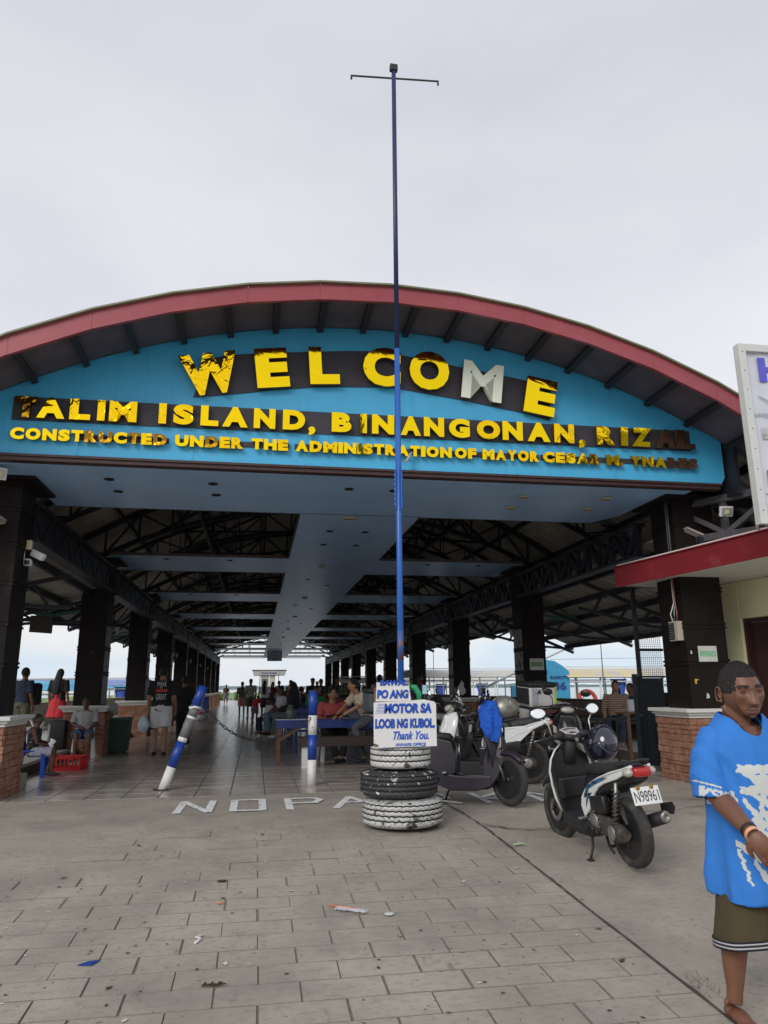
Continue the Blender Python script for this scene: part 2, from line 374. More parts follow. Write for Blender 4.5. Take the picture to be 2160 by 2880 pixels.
# ------------------------------------------------------------------ ground and water
YE = 9.86         # where the yard meets the tiled floor
DJ = 2.24         # long joint between the stamped paving and plain slab
def gsheet(x0, x1, y0, y1, dz=0):
    mb = MB(); ys = sorted({y for y in (y0, y1, 8.0, -8.0) if y0 <= y <= y1}); xs = [x0, x1]
    v = [(x, y, gz(y)+dz) for y in ys for x in xs]; n = len(ys)
    return mb.add(v, [(2*i, 2*i+1, 2*i+3, 2*i+2) for i in range(n-1)])
ground = obj('ground', gsheet(-45, 45, -60, YE), M_conc); tag(ground, 'worn grey concrete yard in front of the terminal', None, None, 'structure')
mb = MB()
# slope side: bury edges
tag(obj('water', MB().add([(-4000, -60, -1.6), (4000, -60, -1.6), (4000, 8000, -1.6), (-4000, 8000, -1.6)], [(0, 1, 2, 3)]), M_water), 'pale calm lake water around the pier', kind='structure')
# pier body below the floors
tag(obj('pier', MB().bx(-7.6, 13.5, 9.86, 120, -2, -.006).bx(-45, 45, -60, 9.855, -4, -.85), mat('pier_concrete', (.36, .34, .31), .8)), 'concrete pier slab running out into the lake', kind='structure')
# stamped pavers, raised over the joint bed
bed = obj('paving', gsheet(-5.4, DJ, .6, 6.1, .004), M_joint); tag(bed, 'stamped brick-pattern concrete paving in the foreground', kind='structure')
PL, PW, GAP = .432, .226, .008
pm = []
for w in (PL, PL*.5):
    mbp = MB(); a, b_ = (w-GAP)/2, (PW-GAP)/2; t = .006; c = .002
    mbp.add([(-a, -b_, 0), (a, -b_, 0), (a, b_, 0), (-a, b_, 0), (-a+c, -b_+c, t), (a-c, -b_+c, t), (a-c, b_-c, t), (-a+c, b_-c, t)],
            [(4, 5, 6, 7)]); mbp.add([], []); mbp.f += [(0, 1, 5, 4), (1, 2, 6, 5), (2, 3, 7, 6), (3, 0, 4, 7)]; mbp.m += [1]*4; mbp.s += [False]*4
    pm.append(mbp.mesh('paver', [M_conc, M_joint]))
sl_ = math.atan(.05); cnt = 0; rest = MB(); pav = []
row = 0; y = .75
while y < 7.75:
    odd = row % 2
    if odd: link('paver', pm[1], bed, (DJ-.018-PL*.25, y, gz(y)+.0055), (math.atan(.05), 0, 0))
    x = DJ-.02-PL/2-odd*.5*PL
    while x > -5.3:
        pav.append((x, y)); x -= PL
    row += 1; y += PW
def inview(x, y):
    d = Vector((x, y, gz(y)-EYE)); zc = d.dot(fw)
    if zc < .3: return False
    u, w = d.dot(rt)/zc, d.dot(up)/zc
    return abs(u) < .56 and abs(w) < .735
rp = random.Random(11); pav = [p for p in pav if p[1] < 6.0 or rp.random() > (p[1]-5.9)/1.9]
vis = sorted([p for p in pav if inview(*p)], key=lambda p: p[1])
single = set(vis[:300])
for (x, y) in pav:
    wear = max(0, (y-4.2)/3.0)                      # far stones are worn nearly flush
    h = .004-.006*min(1, wear)+random.uniform(-.0012, .0008)
    if (x, y) in single:
        o = link('paver', pm[0], bed, (x+random.uniform(-.004, .004), y, gz(y)+.0035+h), (sl_+random.uniform(-.003, .003), random.uniform(-.003, .003), random.uniform(-.006, .006))); o.scale = (random.uniform(.990, 1.010), random.uniform(.985, 1.024), 1)
    else:
        a, b_ = (PL-GAP*.7)/2, (PW-GAP*.7)/2; hh = .0035+h+.006
        rest.add([(x-a, y-b_, gz(y-b_)+hh), (x+a, y-b_, gz(y-b_)+hh), (x+a, y+b_, gz(y+b_)+hh), (x-a, y+b_, gz(y+b_)+hh)], [(0, 1, 2, 3)])
o = obj('paver_field', rest, M_conc, bed); o['kind'] = 'stuff'
# plain slabs: long joint and cracks as thin recessed-looking dirt strips with ragged course
def crack(name, pts, w, z=.013, parent=ground, mt=M_crack, seg=9, jit=.02):
    mbc = MB(); P = []
    for i in range(len(pts)-1):
        for k in range(seg):
            t = k/seg; P.append((pts[i][0]*(1-t)+pts[i+1][0]*t+random.uniform(-jit, jit), pts[i][1]*(1-t)+pts[i+1][1]*t+random.uniform(-jit, jit)))
    P.append(pts[-1]); v = []
    for i, p in enumerate(P):
        q = P[min(i+1, len(P)-1)]; r_ = P[max(0, i-1)]; d = Vector((q[0]-r_[0], q[1]-r_[1])).normalized(); nn = Vector((-d.y, d.x)); ww = w*random.uniform(.4, 1.3)/2
        for s_ in (1, -1):
            x, y = p[0]+nn.x*ww*s_, p[1]+nn.y*ww*s_; v.append((x, y, gz(y)+z))
    mbc.add(v, [(2*i, 2*i+1, 2*i+3, 2*i+2) for i in range(len(P)-1)])
    return obj(name, mbc, mt, parent)
crack('crack', [(DJ-.01, .6), (DJ-.01, 5), (DJ+.0, 7.2), (2.17, 8.7)], .020, jit=.006, seg=30)
crack('crack', [(2.17, 8.6), (1.9, 8.9), (1.7, 9.25)], .03)
crack('crack', [(2.2, 7.45), (2.6, 7.15), (3.1, 7.2), (3.7, 7.0)], .024)
crack('crack', [(1.95, 8.75), (2.4, 8.55), (3.1, 8.5), (3.9, 8.6), (5.2, 8.3)], .022)
crack('crack', [(3.3, 8.0), (4.2, 7.7), (5.4, 8.0)], .012)

# tiled floor of the terminal
XL, XR = -3.32, 6.25
tf = obj('floor', MB().add([(XL, YE, 0), (XR, YE, 0), (XR, 76, 0), (XL, 76, 0)], [(0, 1, 2, 3)]), M_grout); tag(tf, 'grey-brown tiled floor running the length of the terminal', kind='structure')
TS = .435
tmesh = []
for kk in range(4):
    mbt = MB(); a = TS/2-.006; n = 6; dz = .004
    mbt.add([(-a, -a, 0), (a, -a, 0), (a, a, 0), (-a, a, 0), (-a+.004, -a+.004, dz), (a-.004, -a+.004, dz), (a-.004, a-.004, dz), (-a+.004, a-.004, dz)],
            [(4, 5, 6, 7), (0, 1, 5, 4), (1, 2, 6, 5), (2, 3, 7, 6), (3, 0, 4, 7)])
    tmesh.append(mbt.mesh('tile', M_tile))
tiles = [(XL+TS/2+i*TS, YE+TS/2+j*TS) for j in range(152) for i in range(22)]
tv = sorted([t for t in tiles if inview(*t)], key=lambda t: t[1])[:300]; tvs = set(tv); rest = MB()
for (x, y) in tiles:
    h = .003+random.uniform(-.0008, .0008); tl = random.uniform(-.0015, .0015)
    if (x, y) in tvs: link('tile', random.choice(tmesh), tf, (x, y, h-.002), (tl, tl*.5, random.choice((0, 1, 2, 3))*math.pi/2))
    else:
        a = TS/2-.006; rest.add([(x-a, y-a, h+.002-tl*.2), (x+a, y-a, h+.002), (x+a, y+a, h+.002+tl*.2), (x-a, y+a, h+.002)], [(0, 1, 2, 3)])
o = obj('tile_field', rest, M_tile, tf); o['kind'] = 'stuff'
# raised side aisles with kerbs
M_kerb = mat('kerb_dark', (.085, .07, .06), .8, var=.25)
for nm, x0, x1, sd in (('side_aisle', -6.4, -3.62, 1), ('side_aisle', 6.78, 12.6, -1)):
    a = obj(nm, MB().bx(x0, x1, 10.6, 74, -.02, .15), M_aisle)
    tag(a, 'raised pale concrete walk along the %s side of the pier' % ('left' if sd > 0 else 'right'), kind='structure')
    k0, k1 = (x1, x1+.14) if sd > 0 else (x0-.14, x0)
    obj('kerb', MB().bx(k0, k1, 10.6, 74, 0, .146), M_kerb, a)
# outer parapets
M_par = mat('stained_parapet', (.36, .30, .22), .85, var=.2, scale=2.5, col2=(.50, .46, .38), mix=(.4, .65))
tag(obj('parapet', MB().bx(-6.55, -6.38, 11, 74, .152, .93), M_par), 'low stained concrete parapet on the lake side at left', 'parapet')
tag(obj('parapet', MB().bx(8.6, 8.8, 14.6, 74, .152, .92).bx(8.56, 8.84, 14.6, 74, .92, .97), mat('brown_parapet', (.10, .075, .06), .8, var=.3)), 'brown low parapet behind the benches on the right', 'parapet')

# painted letters on the yard: N O P A R K ...
M_road = mat('road_paint', (.78, .79, .78), .7, col2=(.28, .26, .235), mix=(.56, .66), scale=16)
gl = thing('ground_lettering', 'white worn NO PARKING letters painted on the yard', 'painted lettering', (0, 9, .0))
def gletter(strokes, x0, x1, y0=8.62, y1=9.42, w=.085):
    mbp = MB(); k = 0
    for (ax, ay, bx_, by) in strokes:
        A = Vector((x0+(x1-x0)*ax, y0+(y1-y0)*ay)); B = Vector((x0+(x1-x0)*bx_, y0+(y1-y0)*by)); d = (B-A).normalized(); nn = Vector((-d.y, d.x))*w/2
        A2, B2 = A-d*w*.3, B+d*w*.3; k += 1
        mbp.add([(p.x, p.y-9, .005+.0015*k) for p in (A2-nn, B2-nn, B2+nn, A2+nn)], [(0, 1, 2, 3)])
    return obj('letter', mbp, M_road, gl)
gletter([(0, 0, .05, 1), (.05, 1, .95, 0), (.95, 0, 1, 1)], -.80, -.45)
gletter([(0, 0, 0, 1), (0, 1, 1, 1), (1, 1, 1, 0), (1, 0, 0, 0)], -.20, .12)
gletter([(0, 0, 0, 1), (0, 1, .8, 1), (.8, 1, 1, .8), (1, .8, .8, .5), (.8, .5, 0, .5)], .42, .80)
gletter([(0, 0, .5, 1), (.5, 1, 1, 0), (.25, .45, .75, .45)], .93, 1.40)
gletter([(0, 0, 0, 1), (0, 1, .9, 1), (.9, 1, .9, .5), (.9, .5, 0, .5), (.2, .5, 1, 0)], 1.95, 2.35)
gletter([(0, 0, 0, 1), (1, 1, 0, .5), (0, .5, 1, 0)], 2.70, 3.10)
gletter([(0, 0, 0, 1), (0, 1, 1, 0), (1, 0, 1, 1)], 3.36, 3.74)
# ------------------------------------------------------------------ the terminal
CX = 1.52; RAD = 10.0; PK = 6.22; HALF = 7.1; ZC = PK-RAD
def az(x, d=0): return ZC+math.sqrt((RAD+d)**2-(x-CX)**2)
YF, YB = 8.28, 70.0
COLY = [10.1+6.2*k for k in range(10)]
T = thing('ferry_terminal', 'long blue-fronted ferry terminal with a red arched roof', 'terminal', (CX, 9.2, 0)); TO = (CX, 9.2, 0)
def tp(name, mb, mats, parent=None, bev=0): return obj(name, mb, mats, parent or T, off=TO, bev=bev)
# roof in straight segments like bent sheet
NS = 16; xs = [CX-HALF+2*HALF*i/NS for i in range(NS+1)]
mb = MB()
for i in range(NS):
    a, b = xs[i], xs[i+1]
    mb.add([(a, YF, az(a)), (b, YF, az(b)), (b, YB, az(b)), (a, YB, az(a)), (a, YF, az(a, .05)), (b, YF, az(b, .05)), (b, YB, az(b, .05)), (a, YB, az(a, .05))],
           [(0, 3, 2, 1), (4, 5, 6, 7), (0, 1, 5, 4), (3, 7, 6, 2)])
roof = tp('roof', mb, M_sheet)
# corrugation under the sheet, running down the slope
mb = MB()
for j in range(262):
    y = 9.4+j*.23
    for i in range(NS):
        a, b = xs[i], xs[i+1]
        mb.add([(a, y, az(a)-.001), (b, y, az(b)-.001), (b, y+.045, az(b)-.045), (a, y+.045, az(a)-.045), (b, y+.09, az(b)-.001), (a, y+.09, az(a)-.001)], [(0, 3, 2, 1), (3, 5, 4, 2)])
o = tp('corrugation', mb, M_sheet, roof); o.parent = roof; o['kind'] = 'stuff'; o.location = (0, 0, 0)
# front overhang lining
mb = MB()
for i in range(NS):
    a, b = xs[i], xs[i+1]
    mb.add([(a, YF+.01, az(a)-.05), (b, YF+.01, az(b)-.05), (b, 9.18, az(b)-.05), (a, 9.18, az(a)-.05)], [(0, 3, 2, 1)])
tp('overhang_lining', mb, M_soff)
# one lining panel seam per bay
# fascia
for i in range(NS):
    a, b = xs[i], xs[i+1]; mb = MB()
    t0, t1 = .055, -.16; g = .003 if i % 3 == 0 else 0
    mb.add([(a+g, YF-.05, az(a, t1)), (b-g, YF-.05, az(b, t1)), (b-g, YF-.05, az(b, t0)), (a+g, YF-.05, az(a, t0)), (a+g, YF, az(a, t1)), (b-g, YF, az(b, t1)), (b-g, YF, az(b, t0)), (a+g, YF, az(a, t0))],
           [(0, 1, 2, 3), (7, 6, 5, 4), (3, 2, 6, 7), (4, 5, 1, 0), (0, 3, 7, 4), (1, 5, 6, 2)])
    tp('fascia_panel', mb, M_red)
mb = MB()
for i in range(NS):
    a, b = xs[i], xs[i+1]; mb.bar((a, YF-.07, az(a, .066)), (b, YF-.07, az(b, .066)), .05, .022)
tp('gutter_edge', mb, mat('olive_flashing', (.20, .21, .13), .5))
# overhang brackets (run front to back under the overhang), and long purlins inside
px = [-5.3+.60*i for i in range(23)]
for x in px:
    mb = MB()
    z = az(x)-.05
    Mx = Matrix.Translation((x, 0, z)) @ Matrix.Rotation(math.asin((x-CX)/RAD), 4, 'Y')
    mb.bx(-.04, .04, YF+.012, 9.17, -.09, -.001, 0, Mx)
    tp('overhang_bracket', mb, M_purl)
for i in range(14):
    x = CX-6.6+i*13.2/13
    tp('purlin', MB().bar((x, 9.3, az(x)-.085), (x, YB, az(x)-.085), .06, .11), M_steel)
# facade wall
fz0 = 4.13
def facade_poly(pad=0):
    X0, X1 = -3.62, 6.62; top = []
    for i in range(41):
        x = X0+(X1-X0)*i/40; zt = az(x)-.055-.0
        top.append((x, zt))
    top[-1] = (X1, 4.88); top[0] = (X0, 4.88)
    return [(X0, fz0), (X1-.07, fz0), (X1, fz0+.1)]+list(reversed(top))
FM = Matrix(((1, 0, 0, 0), (0, 0, 1, 0), (0, 1, 0, 0), (0, 0, 0, 1)))      # local xy -> world xz, local z -> world y
fac = tp('facade_panel', MB().prism([(x, z) for x, z in facade_poly()], 9.2, 9.3, FM), M_blue)
# panel seams
for x in (-2.3, -.9, .55, 2.0, 3.45, 4.9):
    obj('seam_cover', MB().bx(x-.012, x+.012, 9.194, 9.2, fz0+.02, az(x)-.14), M_blue, fac, off=TO)
tp('bottom_trim', MB().bx(-3.7, 6.55, 9.16, 9.32, 4.10, 4.13).bx(-3.7, 6.52, 9.185, 9.32, 4.05, 4.10), M_trim)
# ceiling: front soffit, long strip, cross bands
ZS = 4.045
def panel(name, x0, x1, y0, y1, mt=M_ceil):
    p = tp(name, MB().bx(x0, x1, y0, y1, ZS, ZS+.05), mt); return p
tp('front_soffit', MB().prism([(-3.7, 9.33), (6.15, 9.33), (6.15, 9.9), (5.85, 10.05), (5.85, 10.95), (5.6, 11.52), (-3.1, 11.52), (-3.1, 10.0), (-3.7, 10.0)], ZS, ZS+.05), M_ceil)
SX0, SX1 = .62, 2.58
ys = 11.523
bands = [(15.75+6.2*k, 17.85+6.2*k) for k in range(9)]
for k, (b0, b1) in enumerate(bands):
    panel('ceiling_strip', SX0, SX1, ys, b0-.003)
    panel('ceiling_band', -3.05, 5.95, b0, b1)
    ys = b1+.003
panel('ceiling_strip', SX0, SX1, ys, YB)
mb = MB()
edges = []
y0 = 11.52
for b0, b1 in bands+[(YB, YB)]:
    for x in (SX0, SX1): mb.bx(x-.012 if x == SX0 else x, x if x == SX0 else x+.012, y0, b0, ZS-.010, ZS+.13)
    for yy in (y0, b0):
        for xa, xb in ((-3.1, SX0-.013), (SX1+.013, 5.95)): mb.bx(xa, xb, yy-.006 if yy == b0 else yy, yy if yy == b0 else yy+.006, ZS-.008, ZS+.055)
    y0 = b1
islands('opening_reveal', mb, M_ceile, T, TO)
# joint lines in the soffit
mb = MB(); mb.bx(SX0, SX1, 11.49, 11.51, ZS-.004, ZS-.001); tp('soffit_joint', mb, M_slate)
# trusses: arched top and bottom chord with webs
def truss(y, x0, x1, n=12, dep=.72, w=.085):
    mb = MB(); X = [x0+(x1-x0)*i/n for i in range(n+1)]
    T_ = [(x, y, az(x)-.15) for x in X]
    B_ = []
    for x in X:
        zz = az(x)-.15-dep*(1-.25*abs((x-CX)/HALF)); B_.append((x, y, max(zz, 3.0+.0*abs(x))))
    for i in range(n):
        mb.bar(T_[i], T_[i+1], w, w*1.2); mb.bar(B_[i], B_[i+1], w, w*1.2)
        mb.bar(T_[i], B_[i+1], w*.6, w*.6) if i % 2 == 0 else mb.bar(B_[i], T_[i+1], w*.6, w*.6)
        mb.bar(T_[i], B_[i], w*.55, w*.55)
    return mb
for k, y in enumerate(COLY[:10]):
    tp('truss', truss(y+.35, CX-7.0, CX+7.0, 20), M_steel)
    if k < 9:
        tp('truss', truss(y+3.4, CX-7.0, CX+7.0, 20, .6, .07), M_steel)
# diagonal wind bracing & longitudinal lattice girders under the roof
mb = MB()
for k in range(9):
    y = COLY[k]+.35
    for xa, xb in ((-2.2, .4), (2.8, 5.4)):
        mb.bar((xa, y, az(xa)-.75), (xb, y+3.05, az(xb)-.7), .05); mb.bar((xb, y, az(xb)-.75), (xa, y+3.05, az(xa)-.7), .05)
        mb.bar((xa, y+3.05, az(xa)-.7), (xb, y+6.2, az(xb)-.75), .05); mb.bar((xb, y+3.05, az(xb)-.7), (xa, y+6.2, az(xa)-.75), .05)
for o in islands('wind_brace', mb, M_steel, T, TO): pass
for xg in (-1.3, 1.6, 4.4):
    mb = MB(); zt, zb = az(xg)-.2, az(xg)-.85
    mb.bar((xg, 9.6, zt), (xg, YB, zt), .07); mb.bar((xg, 9.6, zb), (xg, YB, zb), .07)
    for j in range(58):
        y = 10.45+j*1.03; mb.bar((xg, y, zt if j % 2 else zb), (xg, y+1.03, zb if j % 2 else zt), .045)
    tp('lattice_girder', mb, M_steel)
# hangers that hold the ceiling
mb = MB()
for b0, b1 in bands:
    for yy in (b0+.1, b1-.1):
        for x in (-1.9, -.6, 3.4, 4.6): mb.bar((x, yy, ZS+.05), (x, yy, az(x)-.1), .02)
    for x in (-2.9, 5.8): mb.bar((x, b0, ZS+.09), (x, b1, ZS+.09), .08)
o = tp('ceiling_hanger', mb, M_steel); o['kind'] = 'stuff'
# beams along the column lines
for sx, xo in ((-3.19, -1), (6.09, 1)):
    for k in range(9):
        y0, y1 = COLY[k]+.66, COLY[k+1]-.01; mb = MB()
        mb.bx(sx-.10, sx+.10, y0, y1, 3.83, 3.89); mb.bx(sx-.11, sx+.11, y0, y1, 3.33, 3.38)
        n = 12
        if xo < 0: mb.bx(sx-.02, sx+.02, y0, y1, 3.38, 3.83)
        for j in range(n):
            a, b = y0+(y1-y0)*j/n, y0+(y1-y0)*(j+1)/n
            mb.bar((sx, a, 3.40 if j % 2 else 3.82), (sx, b, 3.82 if j % 2 else 3.40), .07, .14)
            if xo > 0: mb.bx(sx-.02, sx+.02, a, a+.14, 3.38, 3.83)
        tp('beam', mb, M_steel)
    # front stub of the girder, beyond the first column
mb = MB(); x0 = 6.62; 
for (ya, yb) in ((7.6, 10.0),):
    mb.bar((6.25, 10.0, 3.95), (7.9, 7.4, 4.0), .10); mb.bar((6.25, 10.0, 3.42), (7.9, 7.4, 3.42), .10)
    for t in range(4):
        p = lambda u, z: (6.25+1.65*u, 10-2.6*u, z)
        mb.bar(p(t/4, 3.44 if t % 2 else 3.95), p((t+1)/4, 3.95 if t % 2 else 3.44), .09, .07); mb.bar(p((t+.98)/4, 3.44), p((t+.98)/4, 3.95), .08)
tp('side_girder', mb, mat('weathered_steel', (.06, .055, .065), .6, var=.3, scale=8))
# dark wall closing the roof side above the right canopy
mb = MB(); mb.bx(6.66, 6.72, 9.0, 9.9, 3.95, 4.9).bx(6.55, 8.6, 9.95, 10.02, 4.0, 4.15); tp('gable_brace', mb, M_steel)
# eave trusses outside the columns, with green tips
for k in range(0, 9):
    for s_, xc in ((-1, -3.5), (1, 6.5)):
        mb = MB(); y = COLY[k]+.35; xe = CX+s_*(HALF-.1); xm = (xc+xe)/2
        mb.bar((xc, y, 3.0), (xm, y, 2.82), .06); mb.bar((xm, y, 2.82), (xe, y, az(xe)-.12), .06); mb.bar((xm, y, 2.82), (xm, y, az(xm)-.2), .05)
        mb.bar((xm, y, 2.82), (xc+.1*s_, y, 3.7), .05)
        tp('eave_bracket', mb, M_green)
for s_ in (-1, 1):
    xe = CX+s_*HALF; tp('eave_gutter', MB().bx(xe-.06, xe+.06, 9.4, YB, az(xe)-.09, az(xe)+.03), M_steel)
# lower lean-to roofs on both sides of the first bays
def leanto(s_, xa, za, xb, zb, y0, y1):
    mb = MB(); mb.add([(xa, y0, za), (xb, y0, zb), (xb, y1, zb), (xa, y1, za), (xa, y0, za+.03), (xb, y0, zb+.03), (xb, y1, zb+.03), (xa, y1, za+.03)],
                      [(0, 3, 2, 1), (4, 5, 6, 7), (0, 1, 5, 4), (3, 7, 6, 2), (1, 2, 6, 5), (0, 4, 7, 3)])
    n = int((y1-y0)/.3)
    for j in range(n):
        y = y0+.05+j*.3; mb.add([(xa, y, za-.001), (xb, y, zb-.001), (xb, y+.06, zb-.03), (xa, y+.06, za-.03), (xb, y+.12, zb-.001), (xa, y+.12, za-.001)], [(0, 3, 2, 1), (3, 5, 4, 2)])
    r_ = tp('side_roof', mb, M_sheet)
    for i in range(5):
        t = .08+i*.215; x = xa+(xb-xa)*t; z = za+(zb-za)*t-.09
        obj('purlin', MB().bar((x, y0, z), (x, y1, z), .07, .12), M_steel, r_, off=TO)
    for y in [COLY[0]+.35, COLY[0]+3.4, COLY[1]+.35, y1-.15]:
        if y > y1: continue
        mb = MB()
        mb.bar((xa, y, za-.2), (xb, y, zb-.2), .07); mb.bar((xa, y, za-.75), ((xa*.45+xb*.55), y, zb-.0), .06)
        xm = xa*.45+xb*.55; mb.bar((xm, y, zb), (xb, y, zb-.1), .06)
        for t in (.2, .4, .55): x = xa+(xb-xa)*t; mb.bar((x, y, za+(zb-za)*t-.2), (x-(xb-xa)*.1, y, za-.75+(zb-za+.75)*t/.55*.9), .045)
        obj('side_truss', mb, M_steel, r_, off=TO)
leanto(1, 6.2, 3.55, 8.95, 2.44, 9.6, 20.2)
leanto(-1, -3.3, 3.45, -6.3, 2.75, 9.6, 17.6)
# columns
M_wornlit = mat('worn_lit_column_paint', (.27, .255, .245), .6, var=.2, scale=7, col2=(.03, .026, .024), mix=(.53, .64), detail=12)  # faded paint, with light off the floor painted into the pale tone
def column(xi, side, y, k):
    """xi: inner face. side +1: column body extends to +x"""
    wd_ = .64 if k == 0 else .54; x0, x1 = (xi, xi+wd_) if side > 0 else (xi-wd_, xi); d = .62
    mb = MB(); mb.bx(x0, x1, y, y+d, .95, 3.96)
    for z in (1.58, 2.10, 2.62, 3.14, 3.6):
        for dz in (0, .055): mb.bx(x0-.014, x1+.014, y-.014, y+d+.014, z+dz, z+dz+.03)
    c = tp('column', mb, M_colm)
    def cp(nm, m_, mt, bev=0): return obj(nm, m_, mt, c, off=TO, bev=bev)
    xf = x0-.003 if side > 0 else x1+.003
    if k > 0:
        for za, zb in ((1.0, 1.575), (1.67, 2.095), (2.19, 2.61)): cp('worn_lit_face', MB().bx(min(xf, xf+.002*side), max(xf, xf+.002*side), y+.03, y+d-.03, za, zb), M_wornlit)
    mb = MB(); mb.bx(x0-.03, x1+.03, y-.03, y+d+.03, 3.96, 4.0); mb.prism([(x0-.2, y-.2), (x1+.2, y-.2), (x1+.2, y+d+.2), (x0-.2, y+d+.2)], 4.0, 4.04); cp('column_head', mb, M_colm)
    px0, px1, py0, py1 = x0-.13, x1+.13, y-.32, y+d+.14
    px0, px1, py0, py1 = x0-.13, x1+.13, y-.12, y+d+.13
    i_ = .03
    cp('pedestal_core', MB().bx(px0+i_, px1-i_, py0+i_, py1-i_, 0, .86), M_mort)
    mb = MB(); mb.bx(px0-.02, px1+.02, py0-.02, py1+.02, .86, .90).bx(px0-.05, px1+.05, py0-.05, py1+.05, .90, .935).bx(px0-.09, px1+.09, py0-.09, py1+.09, .935, .985)
    cp('pedestal_cap', mb, M_cap, .008)
    # split-face bricks
    if k <= 1:
        hs = []; z = .008; rr = random.Random(k*7+side)
        while z < .82:
            h = rr.choice((.05, .062, .075, .085)); hs.append((z, h)); z += h+.007
        for (z, h) in hs:
            if z+h > .86: continue
            for face in ('in', 'front', 'out'):
                if face == 'out': continue
                if face == 'front': a, b = px0, px1
                else: a, b = py0, py1
                u = a+rr.uniform(-.1, 0)
                while u < b:
                    w = rr.uniform(.18, .30); u0, u1 = max(a, u+.004), min(b, u+w-.004); u += w
                    if u1-u0 < .03: continue
                    pr = rr.uniform(.0, .022)
                    if face == 'front': mbk = MB().bx(u0, u1, py0-pr, py0+i_+.01, z, z+h)
                    elif side > 0: mbk = MB().bx(px0-pr, px0+i_+.01, u0, u1, z, z+h)
                    else: mbk = MB().bx(px1-i_-.01, px1+pr, u0, u1, z, z+h)
                    v = [(x+rr.uniform(-.003, .003), yy+rr.uniform(-.003, .003), zz+rr.uniform(-.004, .004)) for x, yy, zz in mbk.v]; mbk.v = v
                    cp('brick', mbk, M_brick)
    else:
        mb = MB(); z = .01
        while z < .82:
            h = random.choice((.06, .08)); pr = random.uniform(0, .02); mb.bx(px0-pr, px1+pr, py0-pr, py1+pr, z, z+h-.008); z += h
        o = cp('brick_courses', mb, M_brick); o['kind'] = 'stuff'
    return c
for k, y in enumerate(COLY):
    column(-3.15, -1, y-.05 if k == 0 else y, k); column(6.05, 1, y-.4 if k == 0 else y, k)
# concrete block beside the left pedestal
tag(obj('concrete_block', MB().bx(-3.35, -3.05, 10.95, 11.25, .006, .2), M_conc, bev=.01), 'small grey concrete block at the foot of the left pedestal', 'block')

# downlights in the ceiling
M_lamp = mat('lamp_cream', (.45, .42, .33), .4); M_hole = mat('empty_socket', (.01, .01, .01), .8)
def downlight(x, y, kind, r=.075):
    mb = MB()
    if kind == 'lamp':
        d = thing('downlight', None, None, (x, y, ZS-.002)); 
        obj('ring', MB().lathe([(r*.8, 0), (r, -.004), (r, -.03), (r*.82, -.035), (r*.8, -.03)], 18, closed=True), M_lamp, d)
        obj('diffuser', MB().lathe([(.001, -.026), (r*.8, -.02), (r*.8, -.003), (.001, -.003)], 18), mat('lamp_glass', (.30, .27, .2), .2), d)
    else:
        d = thing('downlight', None, None, (x, y, ZS-.002))
        obj('ring', MB().lathe([(r*.62, 0), (r*.8, -.002), (r*.8, -.008), (r*.62, -.008)], 16, closed=True), M_blkm, d)
        obj('socket', MB().lathe([(.001, -.003), (r*.62, -.003), (r*.62, -.001), (.001, -.001)], 14), M_hole, d)
    return d

DLS = [(-2.03, 9.88, 'h', 'black empty ceiling socket, nearest the left column in the front row'), (-2.02, 10.51, 'h', 'black empty ceiling socket behind the leftmost one in the front soffit'),
 (-.67, 9.91, 'h', 'pale-rimmed empty ceiling socket left of the long strip, front row'), (-.66, 10.51, 'h', 'dark ceiling socket left of the long strip, second row'),
 (1.21, 9.91, 'h', 'dark ceiling socket above the strip mouth, left of the blue pole'), (1.86, 9.91, 'h', 'dark ceiling socket partly behind the blue pole'),
 (1.43, 11.69, 'L', 'large round cream ceiling lamp on the crack left of the blue pole'),
 (3.82, 9.93, 'l', 'hanging cream ceiling lamp, front one of the right-hand pair'), (3.85, 10.61, 'l', 'cream ceiling lamp behind the front one right of the pole'),
 (5.09, 9.86, 'l', 'cream-ringed ceiling lamp nearest the right column'), (5.09, 10.52, 'l', 'cream-ringed ceiling lamp second nearest the right column')]
for y in (12.8, 14.08): DLS += [(1.22, y, 'h', None), (1.86, y, 'h', None)]
for k in range(8):
    y = 16.75+6.1*k; DLS.append((1.42, y, 'l', None)); 
    if k < 4:
        for x in (-2.0, -.65, 3.8, 5.0): DLS.append((x, 16.16+6.2*k, 'h', None))
    DLS += [(1.24, y+2.1, 'h', None), (1.84, y+3.2, 'h', None)]
for i, (x, y, kd, lb) in enumerate(DLS):
    d = downlight(x, y, 'lamp' if kd in 'lL' else 'hole', .12 if kd == 'L' else .085)
    if lb: tag(d, lb, 'ceiling light')
    else:
        same = sorted({q[1] for q in DLS if q[3] is None and abs(q[0]-x) < .05}); n_ = same.index(y)
        col_ = 'far left column of ceiling lights' if x < -1 else 'inner left column of ceiling lights' if x < 0 else 'left side of the ceiling strip' if x < 1.3 else 'middle of the ceiling strip' if x < 1.6 else 'right side of the ceiling strip' if x < 2.5 else 'inner right column of ceiling lights' if x < 4.5 else 'far right column of ceiling lights'
        tag(d, 'round ceiling light, %s one from the front in the %s' % (ORD[n_], col_), 'ceiling light', 'ceiling lights deeper in the terminal')
